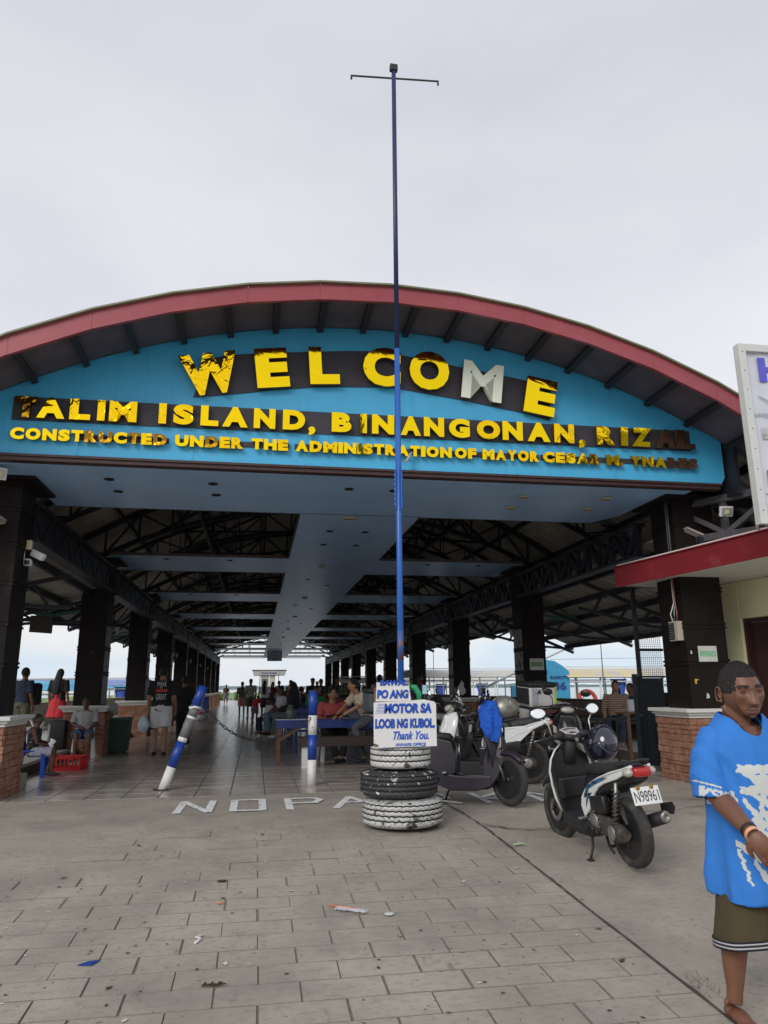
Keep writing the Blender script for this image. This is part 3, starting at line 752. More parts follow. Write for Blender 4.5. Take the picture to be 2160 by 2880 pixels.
# ------------------------------------------------------------------ gold lettering on the facade
FY = 9.2
def band(poly, parent, off):
    return obj('backing_panel', MB().prism(poly, FY-.018, FY-.003, FM), M_navyb, parent, off=off)
def glyph(ch, x, z, w, h, parent, off, mt, ang=0, ext=.055, bold=.05, standoff=.03):
    o = letter_obj(ch, w, h, mt, parent, 'letter', ext, bold)
    # returns darker: side faces get the edge material
    me = o.data; me.materials.append(M_gside)
    for p in me.polygons:
        if abs(p.normal.y) < .5: p.material_index = 1
    o.location = (x-off[0], FY-.02-standoff-off[1], z-off[2]); o.rotation_euler = (R(2.6+max(0, x-3.0)*2.2), -math.radians(ang), 0)
    return o
t = thing('welcome_sign', 'large gold WELCOME letters arched on a dark band over the entrance', 'sign', (1.53, FY, 5.0)); to = (1.53, FY, 5.0)
up_ = [(-.78, 5.555), (-.465, 5.635), (0.1, 5.71), (0.609, 5.76), (1.08, 5.81), (1.533, 5.837), (1.79, 5.814), (2.714, 5.679), (3.559, 5.562), (4.02, 5.44)]
lo_ = [(-.93, 5.0), (-.442, 5.076), (.1, 5.17), (.617, 5.244), (1.08, 5.28), (1.53, 5.304), (1.784, 5.304), (2.665, 5.197), (3.566, 5.055), (3.98, 4.96)]
# lay the band as short panels so it stays flat on the wall
for i in range(len(up_)-1): obj('backing_panel', MB().prism([lo_[i], lo_[i+1], up_[i+1], up_[i]], FY-.018, FY-.003, FM), M_navyb, t, off=to)
W_ = [('W', -1.03, 4.96, .74, .57, 11, M_goldw), ('E', -.106, 5.147, .43, .55, 7, M_gold), ('L', .586, 5.25, .40, .53, 4, M_gold), ('C', 1.29, 5.29, .52, .56, -1, M_gold),
      ('O', 1.93, 5.285, .56, .56, -2, M_gold), ('M', 2.66, 5.20, .58, .555, -6, M_pale), ('E', 3.555, 5.05, .45, .53, -9.5, M_gold)]
for ch, x, z, w, h, a, mt in W_: glyph(ch, x, z, w, h, t, to, mt, a, .06, .06 if ch != 'M' else .03)
t = thing('place_name_sign', 'gold TALIM ISLAND, BINANGONAN, RIZAL letters on a dark band', 'sign', (1.53, FY, 4.55)); to = (1.53, FY, 4.55)
band([(-3.10, 4.57), (6.12, 4.61), (6.12, 4.915), (-3.10, 4.88)], t, to)
row2 = "T -3.047 -2.793; A -2.793 -2.463; L -2.408 -2.161; I -2.078 -1.987; M -1.937 -1.603; I -1.334 -1.24; S -1.154 -0.901; L -0.814 -0.589; A -0.54 -0.215; N -0.14 0.138; D 0.235 0.526; , 0.572 0.661; B 0.877 1.141; I 1.26 1.348; N 1.417 1.719; A 1.808 2.087; N 2.128 2.41; G 2.478 2.773; O 2.872 3.205; N 3.239 3.532; A 3.599 3.934; N 3.992 4.286; , 4.349 4.46; R 4.625 4.901; I 4.99 5.097; Z 5.157 5.456; A 5.529 5.839; L 5.846 6.141"
M_roofrefl = mat('roof_reflection_letter', (.10, .05, .03), .25, metal=.7, var=.3, scale=8)  # dark roof reflection painted into the colour of the end letters
for i, s_ in enumerate(row2.split(';')):
    ch, a, b = s_.split(); a, b = float(a), float(b); z = 4.585+.004*(a+3.05)
    mt = M_gold
    if i in (2, 3, 4, 5, 6, 18, 21): mt = M_goldw
    if i == 0: mt = M_goldd  # the T's mirrored roof is put into its colour
    if i == 23: mt = M_goldw
    if i in (26, 27): mt = M_roofrefl
    if ch == ',': glyph(ch, a, z-.07, b-a, .125, t, to, mt, 0, .045, .065)
    else: glyph(ch, a, z, b-a, .27, t, to, mt, 0, .045, .065)
t = thing('dedication_sign', 'small gold CONSTRUCTED UNDER THE ADMINISTRATION OF MAYOR CESAR M. YNARES letters', 'sign', (1.53, FY, 4.3)); to = (1.53, FY, 4.3)
row3 = [('CONSTRUCTED', -3.085, -1.21), ('UNDER', -1.124, -.254), ('THE', -.166, .32), ('ADMINISTRATION', .402, 2.523), ('OF', 2.549, 2.865), ('MAYOR', 2.937, 3.764), ('CESAR', 3.808, 4.675), ('M.', 4.745, 5.027), ('YNARES', 5.108, 6.161)]
adv = {'I': .42, 'M': 1.22, 'W': 1.3, 'O': 1.12, 'C': 1.02, 'N': 1.08, 'A': 1.08, 'D': 1.05, 'U': 1.04, '.': .38, 'E': .84, 'L': .78, 'T': .9, 'S': .88, 'R': .96, 'H': 1.05, 'Y': 1.0, 'F': .8}
li = 0
for wd_, a, b in row3:
    tot = sum(adv[c] for c in wd_); x = a
    for c in wd_:
        w = (b-a)*adv[c]/tot; gw = w*.90; li += 1; z = 4.30+.003*(x+3.05)
        mt = random.choice((M_gold, M_gold, M_goldw)) if wd_ in ('THE', 'ADMINISTRATION', 'M.') else random.choice((M_goldw, M_goldw, M_goldw, M_gold, M_goldd if wd_ in ('CONSTRUCTED', 'UNDER', 'CESAR') else M_gold))
        if wd_ == 'YNARES' and x > 5.62: mt = M_roofrefl
        if wd_ == 'CONSTRUCTED' and x < -2.3: mt = M_gold
        glyph(c, x+w*.05, z, gw if c != '.' else .05, .15 if c != '.' else .045, t, to, mt, 0, .035, .07, .02); x += w
for x0, x1 in ((-2.35, -1.2), (-1.1, .33), (.4, 3.78), (3.8, 6.12)):
    obj('backing_panel', MB().prism([(x0, 4.345+.004*(x0+3)), (x1, 4.345+.004*(x1+3)), (x1, 4.415+.004*(x1+3)), (x0, 4.415+.004*(x0+3))], FY-.016, FY-.003, FM), M_navyb, t, off=to)
# a loose strip of peeled film by the dedication line
tag(obj('peeled_strip', MB().bar((1.95, FY-.09, 4.36), (1.86, FY-.16, 4.20), .05, .01), mat('dull_film', (.30, .31, .32), .4)), 'loose grey strip of film hanging off the lowest gold line', 'strip')

# ------------------------------------------------------------------ beacon on the roof
t = thing('roof_beacon', 'small weathered alarm lamp on a short mast on the roof ridge', 'beacon', (1.40, 9.2, az(1.4)+.05)); t.scale = (.66,)*3
M_bcn = mat('beacon_grey', (.30, .28, .22), .5, var=.3, scale=20)
obj('mast', MB().cyl((0, 0, 0), (0, 0, .62), .018), M_gry, t)
obj('globe', MB().ell((0, 0, .68), (.085, .085, .10), 16, 10), mat('beacon_globe', (.34, .27, .22), .3, var=.3, scale=15), t)
obj('hood', MB().lathe([(.001, .90), (.05, .885), (.088, .845), (.085, .815), (.05, .80), (.04, .77), (.001, .77)], 18), M_bcn, t)

# ------------------------------------------------------------------ pole, tyre stack and board
PX, PY, PZ = 1.47, 7.56, gz(7.56)
t = thing('blue_pole', 'tall thin blue pole with a crossbar rising from the tyre stack', 'pole', (PX, PY, PZ))
mb = MB(); mb.cyl((0, 0, 0), (0, 0, 5.1), .033, .033, 14); obj('shaft', mb, M_bluew, t); obj('upper_shaft', MB().cyl((0, 0, 5.1), (0, 0, 8.93), .028, .028, 14), M_bluen, t)
mb = MB(); mb.cyl((0, 0, 1.6), (0, 0, 1.9), .0345, .0345, 14); obj('worn_section', mb, mat('rusty_blue', (.05, .10, .30), .5, col2=(.20, .09, .06), mix=(.5, .6), scale=18), t)
mb = MB()
for a in range(4):
    c_, s_ = math.cos(a*math.pi/2+.5), math.sin(a*math.pi/2+.5)
    for k in range(7): mb.ell((c_*.05, s_*.05, 3.25+k*.055), (.012, .012, .028), 6, 4)
    mb.bar((c_*.043, s_*.043, 3.2), (c_*.043, s_*.043, 3.65), .012, .03)
islands('splice_bolt', mb, M_bluew, t)
mb = MB(); mb.bar((-.55, .0, 8.79), (.60, .05, 8.93), .016, .016); obj('crossbar', mb, M_steel, t)
mb = MB(); mb.cyl((-.54, 0, 8.79), (-.54, 0, 8.74), .012).cyl((.59, .05, 8.92), (.59, .05, 8.87), .012); islands('hook', mb, M_steel, t)
obj('top_pulley', MB().box((0, 0, 8.99), (.10, .06, .09)), M_blkm, t, bev=.008)
obj('small_cross_rod', MB().bar((-.13, 0, 2.05), (.13, 0, 2.05), .01), M_steel, t)
def tyre(name, label, cx, cy, z0, R_, h, inner, mt, grooves=4):
    t = thing(name, label, 'tyre', (cx, cy, z0), group='tyres stacked round the blue pole')
    pr = []; n = 30; prof = []
    # tread side with grooves
    prof.append((inner, h*.12)); prof.append((inner+.03, .012)); prof.append((R_-.09, 0)); prof.append((R_-.035, .018)); prof.append((R_-.008, h*.14))
    z = h*.16
    step = h*.68/grooves
    for g in range(grooves):
        prof += [(R_, z+.004), (R_, z+step-.010), (R_-.010, z+step-.007), (R_-.010, z+step-.002)]; z += step
    prof += [(R_, h*.85), (R_-.008, h*.87), (R_-.035, h-.018), (R_-.09, h), (inner+.03, h-.012), (inner, h*.88)]
    mbt = MB(); N = 72; rings = []
    for r, zz in prof:
        ring = []
        for k in range(N):
            a = 2*math.pi*k/N; wob = .004*math.sin(k*math.pi*2/3+zz*200) if r < R_-.005 and r > R_-.02 else 0
            sq = 1+.012*math.sin(2*a+cx*9)
            ring.append(((r)*math.cos(a)*sq, (r)*math.sin(a)*sq, zz+(.004 if k % 2 else -.004)*(1 if R_-.012 <= r <= R_+.001 and h*.15 < zz < h*.86 else 0)))
        rings.append(ring)
    mbt.loft(rings, False, 0, True)
    for i in range(len(prof)-1):
        (ra, za), (rb, zb) = prof[i], prof[i+1]
        if (ra == R_-.010 or rb == R_-.010) or (i < 3) or (grooves == 3 and i > len(prof)-6 and False):
            for k in range(N): mbt.m[i*N+k] = 1
    obj('carcass', mbt, [mt, M_rub], t)
    obj('lining', MB().lathe([(inner, h*.12), (inner+.10, h*.2), (inner+.12, h*.5), (inner+.10, h*.8), (inner, h*.88)], 40), M_rub, t)
    return t
M_ty1 = mat('tyre_white_flaked', (.50, .50, .48), .6, col2=(.03, .03, .032), mix=(.56, .61), scale=9, detail=12, bump=.08, bscale=30)
M_ty2 = mat('tyre_black_flaked', (.035, .035, .038), .6, col2=(.60, .60, .58), mix=(.60, .63), scale=13, detail=12, bump=.08, bscale=30)
M_ty3 = mat('tyre_white_small', (.54, .54, .51), .6, col2=(.06, .05, .045), mix=(.57, .63), scale=11, detail=12, bump=.08, bscale=30)
addlayer(M_ty1, (.03, .03, .03), 42, .56, .62, fac=.9); addlayer(M_ty1, (.03, .03, .03), 3.0, .60, .66, fac=.85, stretch=(1, 1, 2.5), detail=15); addlayer(M_ty3, (.03, .03, .03), 26, .60, .64, fac=.9); addlayer(M_ty2, (.5, .5, .48), 34, .66, .69, fac=.8)
tyre('stacked_tyre', 'white-painted flaking tyre at the bottom of the stack', PX+.0, PY, PZ+.01, .395, .27, .2, M_ty1)
tyre('stacked_tyre', 'black tyre with paint specks in the middle of the stack', PX-.03, PY+.01, PZ+.28, .388, .255, .2, M_ty2)
tyre('stacked_tyre', 'smaller white-painted tyre on top of the stack under the board', PX-.02, PY-.03, PZ+.54, .30, .235, .15, M_ty3, 3)
# board: two pieces of sheet metal leaning on the pole
t = thing('notice_board', 'hand-painted white board asking riders to keep motorcycles out', 'sign', (PX-.02, 7.24, .72)); to = (PX-.02, 7.24, .72)
FMb = Matrix(((1, 0, 0, 0), (0, 0, 1, 0), (0, 1, 0, 0), (0, 0, 0, 1)))
BX0, BX1 = 1.135, 1.755
obj('board_panel', MB().prism([(BX0+.05, .74), (BX1, .745), (BX1, 1.14), (BX1-.02, 1.165), (BX1-.12, 1.185), (BX0+.34, 1.175), (BX0, 1.16), (BX0, .78), (BX0+.045, .765)], 7.232, 7.244, FMb), M_board, t, off=to)
obj('upper_board_panel', MB().prism([(BX0+.02, 1.17), (BX0+.37, 1.172), (BX0+.35, 1.325), (BX0+.30, 1.345), (BX0+.03, 1.35)], 7.228, 7.24, FMb), M_board, t, off=to)
obj('board_frame', MB().bx(BX0+.32, BX0+.36, 7.25, 7.28, .75, 1.34).bx(BX0+.01, BX0+.05, 7.25, 7.28, .75, 1.3).bx(BX1-.05, BX1-.015, 7.25, 7.28, .75, 1.14), mat('raw_wood', (.18, .11, .06), .85, var=.3, scale=20, stretch=(8, 8, 1)), t, off=to)
def write(txt, x, z, w, h, y, mt, parent, off, bold=.045, shear=.12, ang=0, name='lettering'):
    o = letter_obj(txt, w, h, mt, parent, name, .002, bold, 0, shear); o.location = (x-off[0], y-off[1], z-off[2]); o.rotation_euler = (0, -R(ang), 0); return o
M_inkbd = mat('blue_ink_dark', (.006, .03, .22), .45)
def brush(txt, x, z, w, h, y, shear=.1):          # brushed letters: dark outline stroke and brighter fill
    write(txt, x, z, w, h, y, M_inkbd, t, to, .06, shear); write(txt, x+.003, z+.003, w-.006, h-.006, y-.0025, M_inkb, t, to, .02, shear)
brush('BAWAL', BX0+.06, 1.318, .28, .055, 7.226)
brush('PO ANG', BX0+.03, 1.195, .315, .085, 7.226)
brush('MOTOR SA', BX0+.10, 1.055, .475, .095, 7.230)
brush('LOOB NG KUBOL.', BX0+.012, .915, .592, .092, 7.230, .04)
write('Thank You.', BX0+.19, .81, .35, .078, 7.230, M_inkb, t, to, .025, .35)
write('ANHARE OFFICE', BX0+.21, .75, .30, .03, 7.230, M_inkb, t, to, .02, .05)
mb = MB()
for k in range(7): mb.bar((BX0+.015+.004*k, 7.2305, 1.06+k*.014), (BX0+.10, 7.2305, 1.062+k*.0135), .003, .003)
islands('speed_line', mb, M_inkb, t, off=to)
# green plastic scrap stuck behind the board
mb = MB(); mb.tube([(1.50, 7.31, 1.31), (1.56, 7.31, 1.30), (1.60, 7.30, 1.24), (1.60, 7.30, 1.12)], [.02, .035, .03, .015], 7)
tag(obj('green_bag', mb, mat('green_plastic', (.02, .30, .12), .4)), 'crumpled green plastic bag behind the top of the board', 'plastic bag')

# ------------------------------------------------------------------ painted posts with chain
def bands(mbs, segs):
    pass
t = thing('striped_post', 'upright blue and white striped post with a chain hook', 'post', (.80, 10.62, 0))
for (z0, z1, m_, nm) in ((0, .34, M_whitew, 'white_section'), (.34, .67, M_bluep, 'blue_section'), (.67, .93, M_whitew, 'white_section'), (.93, 1.27, M_bluep, 'blue_section')):
    obj(nm, MB().cyl((0, 0, z0), (0, 0, z1), .062, .062, 20, caps=True), m_, t)
obj('base_collar', MB().lathe([(.062, .001), (.075, .001), (.07, .02), (.062, .025)], 20), M_conc, t)
obj('top_rim', MB().lathe([(.05, 1.27), (.062, 1.27), (.062, 1.25)], 20), M_primer, t)
LP0, LP1 = Vector((-1.17, 10.55, 0)), Vector((-.71, 10.60, 1.335))
t = thing('leaning_post', 'leaning blue and white post with peeling grey patches', 'post', LP0)
ax = (LP1-LP0); L_ = ax.length; axn = ax.normalized(); q = axn.to_track_quat('Z', 'Y').to_matrix()
for (a, b, m_, nm) in ((0, .22, M_whitew, 'white_section'), (.22, .46, M_bluep, 'blue_section'), (.46, .50, M_white, 'chevron_edge'), (.50, .68, M_primer, 'grey_section'), (.68, .705, M_white, 'chevron_edge'), (.705, .80, M_primer, 'grey_section'), (.80, 1.0, M_bluep, 'blue_section')):
    p0, p1 = axn*L_*a, axn*L_*b
    obj(nm, MB().cyl(p0, p1, .062, .062, 20), m_, t)
pA = axn*L_*.80
obj('peeled_patch', MB().prism([(-.034, 0), (.034, 0), (.025, .10), (.012, .2), (-.012, .17), (-.03, .09)], .060, .066, Matrix.Translation(axn*L_*.80) @ q.to_4x4() @ Matrix.Rotation(R(90), 4, 'X') ), M_primer, t)
obj('tie', MB().tube([axn*L_*.79+Vector((.07*math.cos(a), .07*math.sin(a), .01*math.sin(3*a))) for a in [k*math.pi/6 for k in range(13)]], .016, 6), M_white, t)
obj('broken_base', MB().box((.0, -.05, .012), (.16, .05, .02)).box((-.08, 0, .015), (.08, .04, .02)), M_blkm, t)
# chain between them
t = thing('chain', 'dark steel chain sagging between the two striped posts', 'chain', (-.2, 10.6, .6)); to = (-.2, 10.6, .6)
A, B = Vector((-.72, 10.53, 1.13)), Vector((.76, 10.55, .90)); n = 34; pts = []
for i in range(n*4+1):
    u = i/(n*4); p = A.lerp(B, u); s_ = 4*u*(1-u); skew = s_*.40-.10*math.sin(u*math.pi)*(u-.5); pts.append(Vector((p.x, p.y, p.z-skew)))
lk = MB(); a_, b_, r_ = .034, .017, .0055; ring = [(a_*math.cos(q_)*.9 if False else (a_-b_)*(1 if math.cos(q_) > 0 else -1)*(abs(math.cos(q_)) > .3)+b_*math.cos(q_), b_*math.sin(q_), 0) for q_ in [2*math.pi*k/14 for k in range(15)]]
lk.tube(ring, r_, 6, caps=False); lkme = lk.mesh('chain_link', [M_steel])
for i in range(n):
    p0, p1 = pts[i*4], pts[min(i*4+4, len(pts)-1)]; d = (p1-p0).normalized(); Q = d.to_track_quat('X', 'Z')
    o = link('chain_link', lkme, t, (p0+p1)/2-Vector(to)); o.rotation_mode = 'QUATERNION'; from mathutils import Quaternion
    o.rotation_quaternion = Q @ Quaternion((1, 0, 0), R(90 if i % 2 else 0)+.3)
t = thing('striped_post', 'white and blue post standing behind the parked scooters', 'post', (5.08, 13.8, 0))
for (z0, z1, m_, nm) in ((0, .28, M_white, 'white_section'), (.28, .62, M_bluep, 'blue_section'), (.62, 1.18, M_white, 'white_section')):
    obj(nm, MB().cyl((0, 0, z0), (0, 0, z1), .10, .10, 20), m_, t)

# ------------------------------------------------------------------ office on the right with red canopy
t = thing('office_building', 'cream office beside the terminal with a deep red canopy edge', 'building', (5.60, 10.78, 0), R(9.3)); OI = Matrix.Rotation(-R(9.3), 4, 'Z')
def ow(p): return p
# local frame: x to the right (v), -y toward the street (u)
SOF = 2.85
obj('canopy_slab', MB().bx(.03, 6, -3.7, -.03, SOF, SOF+.22), M_under, t)
obj('fascia', MB().bx(0, .028, -3.72, 0, SOF-.01, SOF+.285).bx(-.012, 0, -3.72, .0, SOF-.03, SOF-.0).bx(.028, 6, -.028, 0, SOF-.01, SOF+.285), M_red2, t, bev=.004)
obj('fascia_cap', MB().bx(-.02, .05, -3.72, .01, SOF+.287, SOF+.305), M_red2, t)
obj('roof', MB().bx(.05, 6, -3.7, 0, SOF+.30, SOF+.34), M_under, t)
WX = 1.50
# wall along y with door opening from y=-1.05 to y=-2.0
dy0, dy1 = -.95, -1.92
wall = obj('wall', MB().bx(WX, WX+.16, dy0, -.25, 0, SOF-.002).bx(WX, WX+.16, -2.7, dy1, -.5, SOF-.002).bx(WX, WX+.16, dy1, dy0, 2.28, SOF-.002), M_cream, t, bev=.02)
mdoor = mat('brown_door', (.055, .022, .018), .4, var=.2, scale=3)
obj('door_frame', MB().bx(WX+.04, WX+.15, dy0-.05, dy0-.002, 0, 2.276).bx(WX+.04, WX+.15, dy1+.002, dy1+.05, 0, 2.276).bx(WX+.04, WX+.15, dy1+.05, dy0-.05, 2.22, 2.276), mdoor, t)
d = obj('door', MB().bx(WX+.10, WX+.14, dy1+.052, dy0-.052, .02, 2.215), mdoor, t)
obj('door_handle', MB().ell((WX+.07, dy1+.12, 1.0), (.03, .03, .03)), M_alu, d)
mr = Matrix.Identity(4)
def paper(name, label, cat, y0, y1, z0, z1, lines, x=WX+.095, col=M_white, tilt=0):
    o = thing(name, label, cat); o.parent = None
    o.matrix_world = Matrix.Translation((5.60, 10.78, 0)) @ Matrix.Rotation(R(9.3), 4, 'Z') @ Matrix.Translation((x, (y0+y1)/2, (z0+z1)/2)) @ Matrix.Rotation(R(-90), 4, 'Z') @ Matrix.Rotation(R(tilt), 4, 'Y')
    w, h = abs(y1-y0), z1-z0
    obj('sheet', MB().bx(-w/2, w/2, -.003, 0, -h/2, h/2), col, o)
    for (txt, fx, fz, fw_, fh, mt) in lines:
        l = letter_obj(txt, w*fw_, h*fh, mt, o, 'lettering', .001, .015); l.location = (-w/2+w*fx, -.0035, -h/2+h*fz)
    return o
paper('door_notice', 'white paper with PAKI USAP BAGO DUMIHI lines taped on the door', 'notice', -1.35, -1.80, 1.80, 2.03,
      [('PAKI USAP BAGO PO', .20, .74, .75, .08, M_slate), ('ANG', .32, .50, .13, .09, M_slate), ('DUMIHI', .47, .48, .42, .14, M_slate), ('IHI', .26, .18, .15, .14, M_slate), ('LANG PO', .45, .18, .38, .09, M_slate)])
paper('door_notice', 'small cream paper on the door near the edge of the picture', 'notice', -1.66, -1.86, 1.47, 1.63, [('= = =', .1, .6, .8, .12, M_gry)])
paper('door_notice', 'lower stained paper taped under the small cream one', 'notice', -1.66, -1.85, 1.33, 1.465, [('= =', .1, .5, .6, .1, M_gry)])
# ENTRANCE sheet, screwed on the first right column
M_egr = mat('faded_green_print', (.36, .58, .42), .6); M_egd = mat('green_print', (.16, .38, .22), .6)
t = thing('entrance_sign', 'white sheet with faded green ENTRANCE lettering on the column', 'sign', (6.36, 9.687, 1.74))
obj('sheet', MB().bx(-.145, .145, -.006, 0, -.11, .11), mat('paper_grey', (.55, .57, .54), .5), t); obj('green_bar', MB().bx(-.128, .130, -.0085, -.0065, -.04, .045), M_egr, t)
l = letter_obj('ENTRANCE', .25, .07, M_egd, t, 'lettering', .001, .01); l.location = (-.124, -.009, -.032)
t = thing('column_notice', 'grey sheet with a faded green bar on the second right column', 'sign', (6.36, 16.29, 1.80))
obj('sheet', MB().bx(-.17, .17, -.006, 0, -.13, .13), mat('paper_grey', (.55, .57, .54), .5), t); obj('green_bar', MB().bx(-.14, .14, -.009, -.0065, -.05, .05), mat('olive_print', (.20, .30, .14), .6), t)
# paint scraps on the columns
M_scr = mat('paper_scrap', (.55, .55, .52), .8, var=.2)
def scrap(name, label, pts, x, y, z, mt=M_scr, col=None):
    o = obj(name, MB().prism(pts, -.004, 0, FM), mt, None, (x, y, z)); tag(o, label, 'paper scrap'); return o
scrap('paper_scrap', 'torn white scrap low on the first right column', [(0, 0), (.05, .01), (.045, .05), (.02, .08), (.005, .05)], 6.27, 9.685, 1.12)
scrap('paper_scrap', 'yellow torn tape on the first right column', [(0, 0), (.02, 0), (.03, .05), (.07, .06), (.0, .075), (-.01, .03)], 6.12, 9.685, 1.32, mat('yellow_tape', (.5, .33, .05), .6))
scrap('paper_scrap', 'small white scrap left of the ENTRANCE sheet', [(0, 0), (.03, 0), (.025, .04), (.01, .05)], 6.09, 9.685, 1.74)
scrap('paper_scrap', 'large grey paint patch on the third right column', [(0, 0), (.1, -.04), (.2, .02), (.22, .12), (.15, .2), (.16, .32), (.08, .4), (.03, .3), (-.05, .2), (-.02, .1)], 6.2, 22.48, 1.1)
# meter box with conduits on the inner face of the column
t = thing('meter_box', 'open electric box with loose wires on the first right column', 'electric box', (6.05, 9.84, 2.07))
obj('box_body', MB().bx(-.09, 0, -.10, .13, -.14, .14), mat('box_beige', (.45, .40, .33), .6, col2=(.35, .14, .06), mix=(.6, .7), scale=8), t, bev=.006)
obj('breaker_panel', MB().bx(-.098, -.0905, -.02, .12, -.12, .12), M_blkm, t)
mb = MB()
for k in range(6): mb.bx(-.103, -.0985, 0, .1, -.10+k*.038, -.083+k*.038)
islands('breaker', mb, M_gry, t)
for k, (dy, c_) in enumerate(((.06, M_white), (.02, mat('cable_green', (.25, .35, .30), .5)), (-.02, M_blkm), (-.05, mat('cable_red', (.35, .1, .08), .5)))):
    obj('cable', MB().tube([(-.05, dy, .14), (-.06, dy+.03*(-1)**k, .25), (-.03, .02-.01*k, .42), (-.03, .03-.012*k, .6), (-.03, .03-.01*k, .79)], .009, 6), c_, t)
t = thing('conduit', 'pale electric conduit running up the right column above the canopy', 'conduit', (6.02, 9.80, 3.2))
obj('pipe', MB().cyl((0, 0, -.02), (0, 0, .80), .012).cyl((0, .05, -.02), (0, .05, .80), .010), M_gry, t)
# floodlights
def flood(name, label, loc, rz, tilt=25):
    t = thing(name, label, 'floodlight', loc, 0, rot=(R(tilt), 0, rz))
    obj('housing', MB().rbox((0, 0, 0), (.19, .045, .15), .008), M_white, t)
    obj('lens_frame', MB().bx(-.075, .075, -.03, -.024, -.055, .055), mat('flood_silver', (.5, .5, .48), .3, metal=.6), t)
    obj('led_panel', MB().bx(-.035, .035, -.034, -.031, -.03, .03), mat('led_yellow', (.62, .55, .30), .3), t)
    mb = MB()
    for k in range(6): mb.bx(-.08+k*.03, -.07+k*.03, .024, .06, -.06, .06)
    islands('fin', mb, M_blkm, t); obj('bracket', MB().bar((-.1, 0, 0), (-.1, .08, -.09), .012).bar((.1, 0, 0), (.1, .08, -.09), .012).bar((-.1, .08, -.09), (.1, .08, -.09), .012), M_blkm, t)
flood('floodlight', 'white square floodlight on the girder by the banner', (6.66, 9.32, 3.76), R(-8), 20)
flood('floodlight', 'pale floodlight at the left edge above the first column', (-3.25, 9.4, 3.93), R(25), 20)
# cctv cluster on the first left column
t = thing('security_camera', 'cluster of white security cameras on the first left column', 'camera', (-3.12, 10.45, 3.13))
obj('mount_box', MB().rbox((.02, -.02, .09), (.07, .08, .13), .01), mat('cream_plastic', (.6, .52, .35), .4), t)
obj('camera_body', MB().rbox((.15, -.04, -.05), (.20, .09, .10), .02, rotz(R(-20)) @ roty(R(25))), M_wht, t)
obj('camera_body', MB().rbox((.04, -.08, -.16), (.10, .12, .10), .03), M_wht, t)
obj('camera_lens', MB().rbox((.045, -.142, -.165), (.07, .01, .06), .004), M_blk, t); obj('camera_arm', MB().tube([(-.02, 0, .08), (-.05, -.02, 0), (-.04, -.03, -.12)], .022, 8), M_wht, t)
# banner on the canopy
t = thing('banner', 'white framed tarpaulin banner with plant pictures at the right edge', 'banner', (5.34, 7.0, 3.0), R(-1))
BW, BH = 2.2, 2.13
fr = mat('banner_frame', (.60, .62, .60), .4, var=.05)
for nm, a in (('frame_side', (-.0, .09, -.10, 0, 0, BH)), ('frame_side', (BW-.09, BW, -.10, 0, 0, BH)), ('frame_rail', (.092, BW-.092, -.10, 0, BH-.09, BH)), ('frame_rail', (.092, BW-.092, -.10, 0, 0, .09))):
    obj(nm, MB().bx(*a), fr, t, bev=.004)
mtarp = mat('tarpaulin', (.60, .61, .68), .5, var=.06, scale=1.5, bump=.12, bscale=2)
mb = MB(); NX = 30; v = []; 
for i in range(NX+1):
    for j in range(NX+1):
        x, z = .08+(BW-.16)*i/NX, .08+(BH-.16)*j/NX; v.append((x, -.055+.006*math.sin(x*22+z*5)+.004*math.sin(z*17), z))
mb.add(v, [(i*(NX+1)+j, (i+1)*(NX+1)+j, (i+1)*(NX+1)+j+1, i*(NX+1)+j+1) for i in range(NX) for j in range(NX)], 0, True); obj('tarpaulin', mb, mtarp, t)
M_prb = mat('print_blue', (.10, .10, .55), .5)
l = letter_obj('HAPPY', 1.5, .30, M_prb, t, 'lettering', .002, .05); l.location = (.24, -.068, 1.68)
mg = mat('print_grey', (.22, .20, .21), .6, col2=(.5, .48, .5), mix=(.4, .6), scale=5); mgd = mat('print_dark', (.05, .055, .06), .6, var=.4, scale=6)
obj('printed_picture', MB().bx(.18, 1.9, -.069, -.067, .98, 1.12), mg, t); obj('printed_picture', MB().prism([(.30, 0), (.55, .20), (.9, .1), (1.2, .28), (1.6, 0)], -.070, -.066, Matrix.Translation((0, 0, 1.12)) @ FM), mg, t)
obj('printed_picture', MB().bx(.18, 1.9, -.070, -.067, .12, .62), mgd, t)
mpl = mat('print_plant', (.20, .30, .25), .6); mb = MB()
for br in range(5):
    a0 = R(150-br*28); p = Vector((.55, -.071, 1.18)); d = Vector((math.cos(a0), 0, math.sin(a0)))
    for k in range(16):
        q_ = p+d*.03; mb.bar(p, q_, .006, .002); 
        for s_ in (-1, 1):
            nn = Vector((-d.z, 0, d.x))*s_; mb.bar(q_, q_+(nn*.8+d*.5)*.06*(1-k/20), .006, .002)
        p = q_; d = (d+Vector((math.cos(a0)*.02, 0, -.045))).normalized()
obj('printed_plant', mb, mpl, t)
mb = MB(); mpg = mat('print_green', (.10, .42, .08), .6)
for k in range(9):
    a0 = R(20+k*17); mb.add([(.42, -.073, .22), (.42+.20*math.cos(a0-.12), -.073, .22+.20*math.sin(a0-.12)), (.42+.34*math.cos(a0), -.073, .22+.34*math.sin(a0)), (.42+.20*math.cos(a0+.12), -.073, .22+.20*math.sin(a0+.12))], [(0, 1, 2, 3)])
obj('printed_plant', mb, mpg, t)
mb = MB()
for k in range(9): mb.ell((.045, -.101, .15+k*.235), (.008, .004, .008), 8, 4)
islands('rivet', mb, M_gry, t)
obj('hanging_rope', MB().tube([(-.02, -.04, 0), (-.01, -.04, -.05), (.02, -.04, -.06)], .01, 6), mat('rope', (.25, .16, .08), .9), t)
obj('banner_support', MB().bar((.05, -.02, 0), (.6, .3, -.5+.6), .04).bar((1.6, .0, .5), (1.6, .9, .15), .05), M_steel, t)
